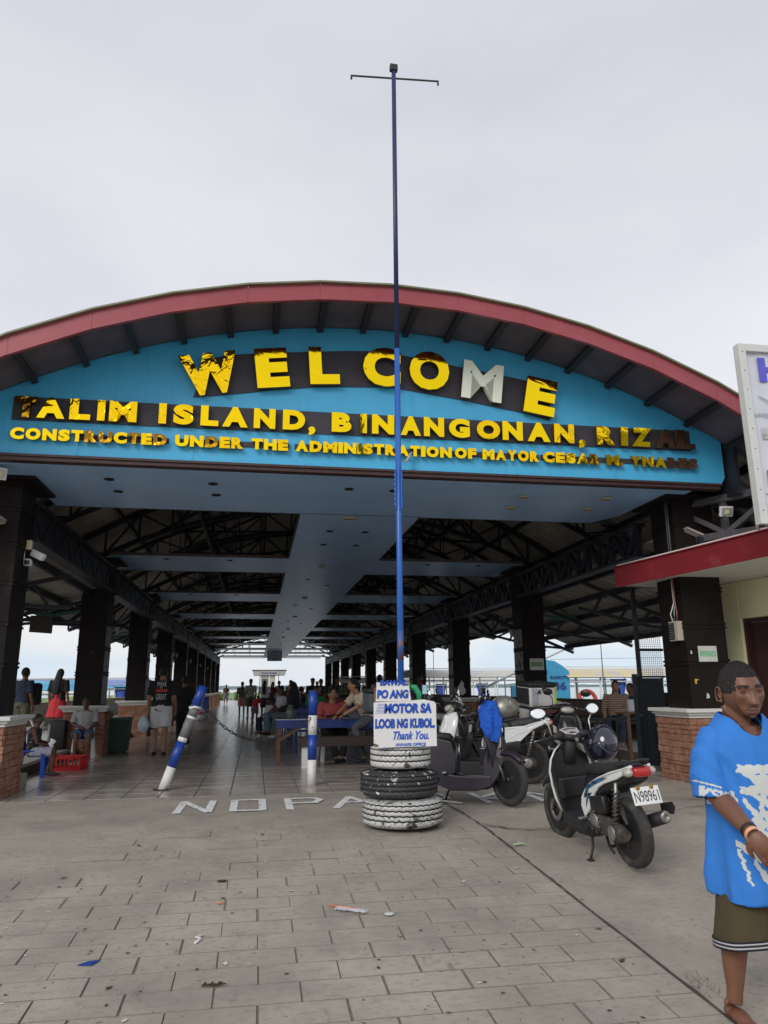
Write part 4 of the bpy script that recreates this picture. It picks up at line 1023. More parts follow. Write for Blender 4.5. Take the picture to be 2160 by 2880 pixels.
# ------------------------------------------------------------------ figures
def remesh(mb, vs, smooth=4, name='body', fac=.5):
    me = mb.mesh(name, [M_blk]); o = bpy.data.objects.new('tmp', me); COL.objects.link(o)
    r = o.modifiers.new('r', 'REMESH'); r.mode = 'VOXEL'; r.voxel_size = vs; r.use_smooth_shade = True
    if smooth: s = o.modifiers.new('s', 'SMOOTH'); s.iterations = smooth; s.factor = fac
    dg = bpy.context.evaluated_depsgraph_get(); m2 = bpy.data.meshes.new_from_object(o.evaluated_get(dg)); m2.name = name
    bpy.data.objects.remove(o); bpy.data.meshes.remove(me); m2.materials.clear()
    m2.polygons.foreach_set('material_index', [0]*len(m2.polygons)); m2.polygons.foreach_set('use_smooth', [True]*len(m2.polygons))
    return m2
def V(*a): return Vector(a)
def hand(mb, w, d, palm_n, L=.175, curl=.9, side=1, n=6, spread=.12):
    """palm and five fingers. w wrist, d direction of the hand, palm_n the way the palm faces"""
    d = d.normalized(); pn = (palm_n-d*palm_n.dot(d)).normalized(); s_ = d.cross(pn)*side   # s_ points to the thumb side
    pl = L*.50; c = w+d*pl*.52
    Mx = Matrix((s_, d, pn)).transposed()
    mb.ell(c, (L*.235, pl*.62, L*.10), 12, 8, Mx)
    lens = (.40, .46, .43, .34)
    for i, fl in enumerate(lens):
        off = (1.5-i)*L*.115; b = w+d*pl*.85+s_*off; fd = (d+s_*(1.5-i)*spread*.35).normalized(); r = L*.052*(1 if i < 3 else .85)
        pts = [b-d*.02, b]; rs = [r, r*1.05]; ang = 0
        for seg, k in ((.46, .55), (.30, 1.0), (.24, .6)):
            ang += curl*k*.75; dd = (fd*math.cos(ang)+pn*math.sin(ang)); b = b+dd*L*fl*seg*1.05; pts.append(b); rs.append(r*(.95 if seg > .25 else .72))
        mb.tube(pts, rs, n)
        mb.ell(pts[-1], (rs[-1],)*3, 6, 4)
    b = w+d*pl*.25+s_*L*.16; tdir = (d*.75+s_*.62+pn*.25).normalized(); p1 = b+tdir*L*.20; p2 = p1+(d*.9+s_*.15+pn*.45).normalized()*L*.17
    mb.tube([w+d*pl*.1+s_*L*.06, b, p1, p2], [L*.06, L*.075, L*.062, L*.045], n); mb.ell(p2, (L*.045,)*3, 6, 4)
def pose(kind='stand', **ov):
    if kind == 'stand':
        J = dict(pel=V(0, 0, .93), che=V(0, .0, 1.26), nec=V(0, .01, 1.42), hea=V(0, -.01, 1.555), shL=V(.185, .01, 1.37), shR=V(-.185, .01, 1.37), elL=V(.235, .03, 1.08), elR=V(-.235, .03, 1.08),
                 wrL=V(.245, -.05, .84), wrR=V(-.245, -.05, .84), hiL=V(.09, 0, .90), hiR=V(-.09, 0, .90), knL=V(.10, -.02, .49), knR=V(-.10, -.02, .49), anL=V(.105, .02, .075), anR=V(-.105, .02, .075))
    else:
        J = dict(pel=V(0, .02, .54), che=V(0, -.01, .87), nec=V(0, -.02, 1.03), hea=V(0, -.05, 1.165), shL=V(.185, -.01, .98), shR=V(-.185, -.01, .98), elL=V(.24, -.08, .72), elR=V(-.24, -.08, .72),
                 wrL=V(.14, -.29, .62), wrR=V(-.14, -.29, .62), hiL=V(.09, 0, .52), hiR=V(-.09, 0, .52), knL=V(.13, -.43, .51), knR=V(-.13, -.43, .51), anL=V(.13, -.38, .075), anR=V(-.13, -.38, .075))
    for k, v in ov.items(): J[k] = Vector(v)
    return J
def fmat(y, x):    # rotation whose -y looks along y-ish direction (unused tilt helper)
    return Matrix.Identity(3)
def torso_rings(J, g=0.0, wmul=1, dmul=1, top=.0, low=.0):
    """rings from hips to neck base"""
    pel, che, nec = J['pel'], J['che'], J['nec']; ax = (nec-pel).normalized(); sx = (J['shL']-J['shR']).normalized(); hx = (J['hiL']-J['hiR']).normalized()
    seq = [(pel-ax*(.10+low), .155, .105, 0), (pel, .165, .115, 0), (pel.lerp(che, .45), .145, .105, .3), (che, .165, .118, .7), (che.lerp(nec, .45), .175, .115, 1), (che.lerp(nec, .75), .15, .095, 1), (che.lerp(nec, .92), .085, .07, 1)]
    rings = []
    for i, (c, w, d, t) in enumerate(seq):
        x = (hx*(1-t)+sx*t).normalized(); fwd = ax.cross(x).normalized(); ring = []
        for k in range(20):
            a = 2*math.pi*k/20; ca, sa = math.cos(a), math.sin(a)
            ring.append(c+x*(abs(ca)**.85*math.copysign(1, ca))*(w*wmul+g)+fwd*(abs(sa)**.9*math.copysign(1, sa))*(d*dmul+g))
        rings.append(ring)
    return rings
def person(label, J, loc, rz, H=1.66, skin=None, top=None, bottom=None, hair='short', shoes=None, vs=.013, sleeve='short', legs='long', group=None, cap=None,
           build=1.0, face=None, hairm=None, dress=None, belly=0, holds=None, look=0, cat='person'):
    s = H/1.68; skin = skin or M_skin2; hairm = hairm or M_hair
    J = {k: v.copy() for k, v in J.items()}
    t = thing('person', label, cat, loc, rz, group); t.scale = (s, s, s)
    nec, hea = J['nec'], J['hea']; hd = rotz(look)
    mb = MB(); mb.loft(torso_rings(J, 0, build, build), True)
    mb.tube([nec-V(0, 0, .06), hea-V(0, 0, .04)], [.062, .054], 12)
    def hfn(p):
        x, y, z = p
        if z < 0: k = 1+z/.115*.28; x *= k; y *= (1+z/.115*.12)
        if y < -.06 and abs(x) < .02 and -.045 < z < .01: y -= .016*(1-abs(x)/.02)
        return Vector((x, y, z))
    mb.ell(hea, (.076, .095, .118), 24, 18, hd, 0, hfn)
    for sd in (-1, 1): mb.ell(hea+hd @ V(sd*.077, .012, -.008), (.012, .02, .03), 8, 6, hd)
    for S_, sd in (('L', 1), ('R', -1)):
        sh, el, wr = J['sh'+S_], J['el'+S_], J['wr'+S_]; hi, kn, an = J['hi'+S_], J['kn'+S_], J['an'+S_]; b = build
        mb.tube([sh.lerp(J['che'], .25), sh, sh.lerp(el, .5), el, el.lerp(wr, .4), wr], [.055*b, .056*b, .046*b, .038*b, .037*b, .026], 10)
        fd = (wr-el).normalized(); hand(mb, wr, fd+V(0, 0, -.15), V(-sd, .0, 0.1) if abs(fd.z) > .6 else V(0, 0, -1), .165, .8, sd if abs(fd.z) > .6 else sd, 5)
        mb.tube([hi, hi.lerp(kn, .45), kn, kn.lerp(an, .35), an], [.085*b, .072*b, .052, .052, .035], 10)
        ft = J.get('to'+S_); fdv = (ft-an).normalized() if ft is not None else V(0, -1, 0)
        fdv.z = 0; fdv.normalize(); q = Matrix((fdv.cross(V(0, 0, 1)), fdv, V(0, 0, 1))).transposed()
        mb.ell(an+fdv*.055+V(0, 0, -.038), (.040, .115, .036), 10, 8, q)
    body = remesh(mb, vs); body.materials.append(skin); link('body', body, t)
    # clothes
    g = .014
    if top is not None:
        mb = MB()
        mb.loft(torso_rings(J, g, build*1.02+belly*.3, build*1.02+belly, low=-.0 if dress is None else 0), True)
        for S_ in 'LR':
            sh, el, wr = J['sh'+S_], J['el'+S_], J['wr'+S_]
            if sleeve == 'none': continue
            P = [sh.lerp(J['che'], .3), sh, sh.lerp(el, .5), sh.lerp(el, .85)]; rr = [.07, .073, .068, .068]
            if sleeve == 'long': P = [sh.lerp(J['che'], .3), sh, sh.lerp(el, .5), el, el.lerp(wr, .5), el.lerp(wr, .97)]; rr = [.066, .068, .060, .054, .048, .042]
            mb.tube(P, [r*build for r in rr], 12)
        m2 = remesh(mb, vs, 3, 'shirt'); m2.materials.append(top); link('shirt', m2, t)
    if dress is not None:
        mb = MB(); pel, che = J['pel'], J['che']; rings = []
        for zc, w, d in ((che.z+.05, .17, .13), (che.z-.1, .155, .12), (pel.z+.05, .17, .13), (pel.z-.2, .22, .17), (pel.z-.42, .28, .21)):
            rings.append([V(pel.x+w*math.cos(2*math.pi*k/24)*(1+.03*math.sin(k*3)), pel.y+d*math.sin(2*math.pi*k/24)*(1+.05*math.sin(k*3.3)), zc) for k in range(24)])
        mb.loft(rings, True); 
        for sd in (-1, 1): mb.tube([che+V(sd*.09, -.10, .05), che+V(sd*.09, -.06, .15), che+V(sd*.09, .06, .15), che+V(sd*.09, .11, .05)], .022, 6)
        m2 = remesh(mb, vs, 2, 'dress'); m2.materials.append(dress); link('dress', m2, t)
    if bottom is not None:
        mb = MB(); R_ = torso_rings(J, g, build*1.02, build*1.02)[:2]; mb.loft(R_, True); mb.ell(J['pel']-V(0, 0, .02), (.17*build+g, .125*build+g, .12), 14, 8)
        for S_ in 'LR':
            hi, kn, an = J['hi'+S_], J['kn'+S_], J['an'+S_]
            if legs == 'long': mb.tube([hi, hi.lerp(kn, .5), kn, kn.lerp(an, .4), kn.lerp(an, .93)], [.105*build, .095*build, .078, .072, .066], 12)
            else: mb.tube([hi, hi.lerp(kn, .5), hi.lerp(kn, .95)], [.108*build, .108*build, .10*build], 12)
        m2 = remesh(mb, vs, 3, 'trousers' if legs == 'long' else 'shorts'); m2.materials.append(bottom); link('trousers' if legs == 'long' else 'shorts', m2, t)
    if hair in ('short', 'long', 'pony'):
        def hf(p): 
            if p.z < .0 and p.y < 0: p = Vector((p.x*.9, max(p.y, -.035), max(p.z, -.01)))
            if p.y < -.07 and p.z < .055: p.y = -.07
            return p
        mb = MB(); mb.ell(hea+hd @ V(0, .012, .026), (.084, .100, .108), 18, 12, hd, 0, hf)
        if hair == 'long':
            mb.tube([hea+hd @ V(0, .05, .06), hea+hd @ V(0, .085, -.05), nec+V(0, .10, -.06), nec+V(0, .12, -.22), nec+V(0, .12, -.36)], [.07, .085, .10, .09, .06], 12, flat=.55)
        if hair == 'pony': mb.ell(hea+hd @ V(0, .13, .05), (.03, .05, .04)); mb.tube([hea+hd @ V(0, .13, .04), hea+hd @ V(0, .15, -.05)], [.03, .02], 8)
        m2 = remesh(mb, vs, 1, 'hair'); m2.materials.append(hairm); link('hair', m2, t)
    elif hair == 'hijab':
        mb = MB(); mb.ell(hea+hd @ V(0, .015, .01), (.098, .118, .13), 18, 12, hd, 0, lambda p: Vector((p.x, max(p.y, -.065), p.z)))
        mb.tube([hea+V(0, .02, -.04), nec+V(0, .0, -.05), nec+V(0, .0, -.20)], [.10, .14, .20], 14, flat=.8)
        m2 = remesh(mb, vs, 3, 'headscarf'); m2.materials.append(top); link('headscarf', m2, t)
    if cap is not None:
        mb = MB(); mb.ell(hea+hd @ V(0, .008, .05), (.088, .104, .085), 18, 10, hd, 0, lambda p: Vector((p.x, p.y, max(p.z, -.005))))
        mb.ell(hea+hd @ V(0, -.11, .05), (.06, .07, .008), 12, 6, hd); m2 = remesh(mb, vs*.8, 1, 'cap'); m2.materials.append(cap); link('cap', m2, t)
    if shoes is not None:
        mb = MB()
        for S_ in 'LR':
            an = J['an'+S_]; ft = J.get('to'+S_); fdv = (ft-an) if ft is not None else V(0, -1, 0); fdv.z = 0; fdv.normalize(); q = Matrix((fdv.cross(V(0, 0, 1)), fdv, V(0, 0, 1))).transposed()
            mb.ell(an+fdv*.055+V(0, 0, -.040), (.048, .128, .040), 12, 8, q, 0, lambda p: Vector((p.x, p.y, min(max(p.z, -.034), .034))))
            mm = remesh(mb, vs*.8, 1, 'shoe'); mm.materials.append(shoes); link('shoe', mm, t); mb = MB()
    if face:
        for sd in (-1, 1):
            o = link('eye', MB().ell((0, 0, 0), (.014, .006, .006), 10, 6).mesh('eye', [mat('eye_dark', (.02, .015, .012), .2)]), t); o.location = hea+hd @ V(sd*.031, -.088, .012); o.rotation_euler = (0, 0, look)
            o = link('brow', MB().ell((0, 0, 0), (.019, .006, .004), 10, 6).mesh('brow', [M_hair]), t); o.location = hea+hd @ V(sd*.031, -.090, .032); o.rotation_euler = (0, 0, look)
        o = link('lips', MB().ell((0, 0, 0), (.022, .006, .006), 10, 6).mesh('lips', [mat('lips', (.22, .06, .05), .5)]), t); o.location = hea+hd @ V(0, -.091, -.058); o.rotation_euler = (0, 0, look)
    return t
def cloth(name, col, **k):
    k.setdefault('bump', .5); k.setdefault('bscale', 9); k.setdefault('var', .1)
    return mat(name, col, .85, **k)

# ------------------------------------------------------------------ the walker in the blue T-shirt
MP = Vector((2.49, 3.54, -.222))
man = thing('person', 'barefoot man in a blue graffiti T-shirt and olive shorts walking out of frame', 'person', MP)
def G_(x, s): return math.exp(-(x*x)/(2*s*s))
M_skinm = mat('walker_skin', (.165, .074, .042), .42, var=.10, scale=16, spec=.45, bump=.03, bscale=260)
addlayer(M_skinm, (.15, .055, .028), 9, .5, .8, fac=.6); addlayer(M_skinm, (.25, .125, .07), 14, .62, .8, fac=.5)
M_brow = mat('brow_hair', (.02, .014, .012), .8); M_stub = mat('beard_shadow', (.085, .042, .028), .6, col2=(.02, .015, .013), mix=(.40, .62), scale=160)
M_lip = mat('lip_brown', (.20, .07, .055), .42)
HS = 1.0
def head_fn(p):
    x, y, z = p        # ellipsoid .077 .098 .118, face -y
    if z < -.01:
        k = (-z-.01)/.108; x *= 1-.36*k**1.6; y = y*(1-.06*k)+(.012*k if y > 0 else -.004*k)
        if y > 0: y *= 1-.35*k
    if z > .02: x *= 1+.04*G_(z-.07, .03)
    f = max(0, min(1, (-y-.02)/.06))      # how much this point is face
    if y < -.055 and z < .03: y = y*.55-.045*.98   # flatter face plane
    d = 0
    d += .007*G_(z-.036, .010)*G_(abs(x)-.026, .022)                 # brow ridge
    d -= .014*G_(z-.014, .011)*G_(abs(x)-.033, .014)                 # sockets
    d += .004*G_(z-.012, .007)*G_(abs(x)-.033, .012)                 # lids
    d -= .003*G_(z-.001, .004)*G_(abs(x)-.033, .013)
    t = max(0, min(1, (.022-z)/.058))
    d += (.006+.022*t**1.4)*G_(x, .0075+.005*t)*(1 if -.037 < z < .03 else G_(z+.037, .005) if z <= -.037 else G_(z-.03, .012))
    d += .012*G_(abs(x)-.0145, .0055)*G_(z+.033, .0075)             # wings
    d += .008*G_(abs(x)-.048, .016)*G_(z+.006, .016)                # cheekbones
    d -= .007*G_(abs(x)-.045, .014)*G_(z+.045, .02)                 # hollow cheeks
    nl = abs(x)-(.022+.35*max(0, -.035-z)); d -= .0035*G_(nl, .0035)*G_(z+.050, .014)    # nose to mouth folds
    d += .011*G_(x, .026)*G_(z+.066, .016)                          # muzzle
    d += .006*G_(x, .020)*G_(z+.0615, .0042)+.0075*G_(x, .018)*G_(z+.0755, .0052)
    d -= .0065*G_(x, .027)*G_(z+.0685, .0022)
    d -= .004*G_(x, .018)*G_(z+.087, .005); d += .010*G_(x, .022)*G_(z+.104, .012)
    d -= .0016*(math.sin(z*420))*G_(x, .03)*G_(z-.062, .016)        # forehead lines
    d -= .003*G_(x-.008, .002)*G_(z-.036, .008)+.003*G_(x+.008, .002)*G_(z-.036, .008)
    y -= d*f
    return Vector((x, y, z))
HSC = 1.18; HC = V(-.022, -.025, 1.490); HR = rotz(R(-6)) @ rotx(R(7)) @ roty(R(-3)) @ Matrix.Scale(HSC, 3)
mb = MB(); mb.ell(HC, (.079, .099, .124), 120, 110, HR, 0, head_fn)
# neck, shoulders
mb.tube([V(-.03, .02, 1.20), V(-.032, .02, 1.29), V(-.035, .01, 1.38), HC+V(0, .015, -.03)], [.085, .072, .066, .064], 20)
for sd in (-1, 1):
    mb.tube([V(sd*.02-.03, -.055, 1.25), V(sd*.06-.035, .02, 1.42)], [.014, .018], 8)         # neck muscles
mb.tube([V(-.17, .0, 1.265), V(-.03, .03, 1.30), V(.13, .0, 1.265)], [.045, .06, .045], 14)
mb.loft([[V(w*math.cos(a)-.02, d*math.sin(a), z) for a in [2*math.pi*k/24 for k in range(24)]] for z, w, d in ((.80, .15, .10), (1.0, .145, .10), (1.15, .17, .11), (1.28, .17, .10), (1.32, .10, .07))], True)
# right arm (on the picture's left), forearm crossing in front
shR, elR, wrR = V(-.215, .0, 1.25), V(-.232, -.05, .995), V(-.235, -.285, .868)
mb.tube([shR, shR.lerp(elR, .5)+V(-.0, 0, 0), elR, elR.lerp(wrR, .25), elR.lerp(wrR, .6), wrR], [.058, .055, .050, .053, .044, .032], 16)
fd = (wrR-elR).normalized()
hand(mb, wrR, V(.40, -.42, -.80).normalized(), V(.55, .80, -.1), .20, .60, -1, 10)
# left arm behind, mostly hidden
mb.tube([V(.17, 0, 1.28), V(.24, .03, 1.02), V(.22, -.12, .80)], [.052, .045, .03], 12); hand(mb, V(.22, -.12, .80), V(-.1, -.2, -.9), V(-1, 0, 0), .18, .7, 1, 6)
# legs
hp, an = V(-.08, .015, .80), V(-.235, -.02, .08)
kn = V(-.184, -.035, .42)
mb.tube([hp, hp.lerp(kn, .5)+V(.012, .01, 0), kn+V(0, .005, .05), kn-V(0, -.01, .04), kn.lerp(an, .28)+V(0, .022, 0), kn.lerp(an, .55)+V(0, .014, 0), kn.lerp(an, .85), an], [.058, .052, .050, .058, .063, .052, .036, .036], 20)
mb.ell(kn+V(0, -.030, -.01), (.036, .03, .038), 14, 10)
q = rotz(R(-8)); mb.ell(an+V(-.0, -.035, -.045), (.040, .085, .030), 16, 10, q); mb.ell(an+V(.0, .03, -.045), (.033, .04, .032), 12, 8); mb.ell(an+V(-.01, -.10, -.055), (.046, .05, .020), 14, 8, q)
for i in range(5): 
    b = an+V(.030-.0165*i, -.145+.008*i, -.060); mb.ell(b, (.0095 if i else .013, .020, .010), 8, 6)
for sd in (-1, 1): mb.ell(an+V(sd*.034, .01, .0), (.012, .014, .016), 8, 6)
h2, k2, a2 = V(.12, .02, .80), V(.26, .06, .42), V(.36, .30, .14)
mb.tube([h2, k2, k2.lerp(a2, .3), a2], [.09, .06, .058, .036], 14); mb.ell(a2+V(0, -.05, -.05), (.04, .10, .035), 10, 8)
me = remesh(mb, .0042, 2, 'body', .5)
for m_ in (M_skinm, M_brow, M_stub, M_lip): me.materials.append(m_)
n = len(me.polygons); cen = np.empty(n*3); me.polygons.foreach_get('center', cen); cen = cen.reshape(-1, 3)
Hi = np.array(HR.inverted()); loc = (cen-np.array(HC)) @ Hi.T; mi = np.zeros(n, int)
ax_ = np.abs(loc[:, 0]); zz = loc[:, 2]; yy = loc[:, 1]
bw = .0062+.001*np.sin(ax_*300); brow = (yy < -.06) & (ax_ > .012) & (ax_ < .055) & (np.abs(zz-(.034-.28*np.maximum(0, ax_-.036)+.0)) < bw)
beard = (yy < -.052) & (zz < -.088) & (ax_ < .036) & (zz > -.128) & ~((zz > -.097) & (ax_ < .010))
mous = (yy < -.07) & (zz < -.0505) & (zz > -.0585) & (ax_ < .026) & (ax_ > .003)
jaw = (yy < .0) & (zz < -.060) & (zz > -.13) & (ax_ > .043)
mi[brow] = 1; mi[beard | mous] = 2
lip = (yy < -.08) & (((zz+.0615)**2/.0042**2+(loc[:, 0])**2/.024**2 < 1) | ((zz+.0755)**2/.0052**2+(loc[:, 0])**2/.021**2 < 1)); mi[lip] = 3
me.polygons.foreach_set('material_index', mi.tolist()); link('body', me, man)
# ears
for sd in (-1, 1):
    mb = MB(); E0 = V(sd*.079, .012, -.008); pts = []
    for k in range(15):
        a = R(-125+k*19.5); pts.append(HC+HR @ (E0+V(sd*(.006+.010*(1 if k < 12 else .4)), .017*math.cos(a)+.002, .030*math.sin(a)*1.0)))
    mb.tube(pts, [.0048]*15, 8); mb.ell(HC+HR @ (E0+V(sd*.004, .004, 0)), (.007, .016, .026), 12, 8, HR); mb.ell(HC+HR @ (E0+V(sd*.007, -.006, -.028)), (.006, .008, .009), 8, 6, HR); mb.tube([HC+HR @ (E0+V(sd*.010, -.008, .014)), HC+HR @ (E0+V(sd*.013, .006, 0)), HC+HR @ (E0+V(sd*.010, -.004, -.016))], .004, 6)
    m2 = remesh(mb, .0022, 2, 'ear'); m2.materials.append(M_skinm); link('ear', m2, man)
# eyes, half closed and looking down to the picture's right
for sd in (-1, 1):
    ec = HC+HR @ V(sd*.0325, -.0755, .0125)
    obj('eyeball', MB().ell(ec, (.0125, .0125, .0125), 20, 14), mat('eye_white', (.55, .50, .46), .2), man)
    obj('iris', MB().ell(ec+HR @ V(.0030, -.0092, -.0005), (.0058, .0048, .0058), 14, 10, HR), mat('iris_dark', (.012, .008, .006), .15), man)
    mb = MB(); 
    for k in range(2):
        pts = [ec+HR @ V(.0165*math.cos(a)*1.0, -.0118-.002*math.sin(a), .0062*math.sin(a)*(1 if k == 0 else -.8)-.0003) for a in [math.pi*j/10 for j in range(11)]]
        mb.tube(pts, [.0016]+[.0034]*9+[.0016], 6)
    obj('eyelid', mb, M_skinm, man)
    obj('lash_line', MB().tube([ec+HR @ V(.0145*math.cos(a), -.0140, .0032*math.sin(a)) for a in [math.pi*j/8 for j in range(9)]], .0011, 5), M_brow, man)
# hair: close-cropped, receding at the temple
def hairf(p):
    q = head_fn(p); s_ = 1.0
    return q*1.035+V(0, .002, .001)
mb = MB(); mb.ell((0, 0, 0), (.079, .099, .124), 96, 80, None, 0, hairf)
v = [Vector(p) for p in mb.v]; keep = []
def hl(q):
    x, y, z = abs(q.x), q.y, q.z
    if y < -.005: lim = .067-.35*max(0, x-.03)+(-.22*0) + .25*max(0, .035-x)*-1 - 1.1*max(0, x-.050)
    if y < -.005:
        lim = .072-.0*x; 
        if x > .045: lim = .072-3.0*(x-.045)
        if y > -.045: lim = min(lim, .05-1.9*(y+.045)) if x > .05 else lim
        lim = max(lim, .0)
        return z > lim
    if y < .012: return z > -.002
    return z > -.05-.0*y
keep = [hl(p) for p in v]; mb.f = [f for f in mb.f if all(keep[i] for i in f)]; mb.m = [0]*len(mb.f); mb.s = [True]*len(mb.f)
rg = random.Random(3)
mb.v = [tuple(HC+HR @ (p*(1+rg.uniform(-.007, .012)))) for p in v]
hm = mb.mesh('hair', [M_hairg]); ho = link('hair', hm, man)
sd_ = ho.modifiers.new('thick', 'SOLIDIFY'); sd_.thickness = .006; sd_.offset = -1
# short hairs standing off the scalp so the outline is not smooth
hb = MB()
for f in mb.f[::1]:
    for _ in range(2):
        wts = [rg.random() for _ in f]; s_ = sum(wts); p = sum((Vector(mb.v[i])*w for i, w in zip(f, wts)), Vector())/s_
        nn = (p-HC).normalized(); tt = nn.cross(V(rg.uniform(-1, 1), rg.uniform(-1, 1), rg.uniform(-1, 1))).normalized()
        e = p+(nn*.7+tt*rg.uniform(-.6, .6)+V(0, .1, -.1)).normalized()*rg.uniform(.003, .007); hb.add([p-tt*.0007, p+tt*.0007, e], [(0, 1, 2)])
o = obj('hair_stubble', hb, M_hairg, man); o['kind'] = 'stuff'
# T-shirt
mb = MB(); rings = []
SH = [(.530, .240, .182, -.020), (.60, .240, .182, -.02), (.72, .230, .170, -.018), (.86, .215, .155, -.015), (1.0, .212, .146, -.012), (1.12, .222, .145, -.01), (1.20, .228, .138, -.005), (1.265, .215, .120, .0), (1.32, .165, .105, .005), (1.36, .125, .10, .008), (1.385, .105, .092, .01)]
for z, w, d, cy in SH:
    ring = []
    for k in range(48):
        a = 2*math.pi*k/48; ca, sa = math.cos(a), math.sin(a); x = abs(ca)**.8*math.copysign(1, ca)*w; y = abs(sa)**.8*math.copysign(1, sa)*d
        fz = max(0, (1.1-z)/.6); wav = 1+.05*fz*math.sin(5*a+1.2)+.035*fz*math.sin(9*a+z*3)
        ring.append(V(x*wav-.015, y*wav+cy, z+.012*math.sin(3*a)*fz - .02*fz*(1 if ca < 0 else 0)*0))
    rings.append(ring)
mb.loft(rings, True)
mb.tube([V(-.13, .0, 1.26), V(-.19, .0, 1.26), V(-.228, -.005, 1.18), V(-.243, -.015, 1.08), V(-.248, -.03, .985)], [.075, .076, .080, .086, .092], 22, flat=.95)
mb.tube([V(.12, .0, 1.26), V(.20, .0, 1.265), V(.265, .01, 1.17), V(.30, .0, .99)], [.075, .078, .088, .095], 20)
shirt = remesh(mb, .0048, 6, 'tshirt', .5)
# open the sleeve end and hem, fold the cloth
nv = len(shirt.vertices); co = np.empty(nv*3); shirt.vertices.foreach_get('co', co); co = co.reshape(-1, 3); no = np.empty(nv*3); shirt.vertices.foreach_get('normal', no) if False else None
nrm = np.array([v.normal[:] for v in shirt.vertices])
disp = np.zeros(nv)
for i in range(nv):
    x, y, z = co[i]
    # drape: soft vertical folds low, diagonal folds from the shoulder to the arm
    low = max(0, min(1, (1.08-z)/.35)); n1 = noise.noise(V(x*9, y*9, z*1.6)); disp[i] += .014*n1*low
    u = (x+.15)*.75+(z-1.1)*.65; v_ = -(x+.15)*.65+(z-1.1)*.75
    sl = max(0, 1-abs(x+.21)/.16)*max(0, min(1, (z-.95)/.08))*max(0, min(1, (1.28-z)/.06)); disp[i] += sl*.007*math.sin((x*.86+z*.5)*95+3*noise.noise(V(x*6, y*6, z*6)))*(.55+.45*noise.noise(V(x*12, y*4, z*12+5)))
    disp[i] += .009*noise.noise(V(x*6+3, y*6, z*4))+.0012*noise.noise(V(x*20, y*20, z*12)); q_ = noise.noise(V((x+.35*z)*13, y*3, (z-.35*x)*2.6+4)); disp[i] += .007*(1-abs(q_)*2.2)*max(0, min(1, (1.30-z)/.1))
co = co+nrm*disp[:, None]; shirt.vertices.foreach_set('co', co.ravel()); shirt.update()
def inpoly(px_, pz_, poly):
    ins = np.zeros(len(px_), bool); j = len(poly)-1
    for i in range(len(poly)):
        xi, zi = poly[i]; xj, zj = poly[j]; c = ((zi > pz_) != (zj > pz_)) & (px_ < (xj-xi)*(pz_-zi)/((zj-zi) if zj != zi else 1e-9)+xi); ins ^= c; j = i
    return ins
n = len(shirt.polygons); cen = np.empty(n*3); shirt.polygons.foreach_get('center', cen); cen = cen.reshape(-1, 3); nor = np.empty(n*3); shirt.polygons.foreach_get('normal', nor); nor = nor.reshape(-1, 3)
def stroke(x0, z0, x1, z1, w0, w1=None):
    w1 = w0 if w1 is None else w1; d = np.array([x1-x0, z1-z0]); L_ = np.hypot(*d); nn = np.array([-d[1], d[0]])/L_
    return [(x0+nn[0]*w0/2, z0+nn[1]*w0/2), (x1+nn[0]*w1/2, z1+nn[1]*w1/2), (x1-nn[0]*w1/2, z1-nn[1]*w1/2), (x0-nn[0]*w0/2, z0-nn[1]*w0/2)]
def grow(p, k=1.35):
    c = np.mean(p, 0); d = np.array(p[1])-np.array(p[0]); L_ = np.hypot(*d); a = d/L_; n_ = np.array([-a[1], a[0]])
    return [tuple(c+a*(np.dot(q-c, a)*1.03)+n_*np.dot(q-c, n_)*k) for q in map(np.array, p)]
PR = [stroke(-.105, 1.125, .14, 1.12, .035, .04), stroke(-.10, 1.12, .02, 1.05, .022, .05), stroke(-.01, 1.085, .13, 1.06, .045, .02), stroke(-.10, 1.025, .14, 1.045, .03, .045), stroke(-.09, 1.035, .06, .94, .02, .03),
      stroke(.01, 1.03, -.035, .88, .026), stroke(.03, 1.04, .06, .85, .026), stroke(-.10, .985, -.01, .86, .018, .03), stroke(-.06, .91, .13, .93, .02, .035), stroke(-.07, .90, .02, .77, .018, .04), stroke(.005, .93, .02, .70, .024, .03),
      stroke(.04, .93, .10, .86, .02), stroke(.03, .82, .15, .86, .03), stroke(-.08, .80, .14, .78, .03, .05), stroke(-.17, .80, -.05, .72, .022, .035), stroke(-.15, .76, -.13, .62, .012), stroke(-.10, .72, -.02, .585, .02, .034), stroke(-.03, .59, .06, .75, .034, .02), stroke(-.05, .73, .14, .72, .02), stroke(.03, .58, .03, .62, .03),
      stroke(-.135, 1.02, -.11, .84, .012, .010), stroke(-.20, .83, -.195, .70, .010, .012)]
cx = cen[:, 0]+.0035*np.sin(cen[:, 2]*120)+.002*np.sin(cen[:, 2]*260); cz = cen[:, 2]+.003*np.sin(cen[:, 0]*130)
wm = np.zeros(n, bool)
for p in PR: wm |= inpoly(cx+.055, cz, grow(p, 1.08))
wm &= (nor[:, 1] < .05) & (cen[:, 1] < -.02) & (cen[:, 0] > -.21)
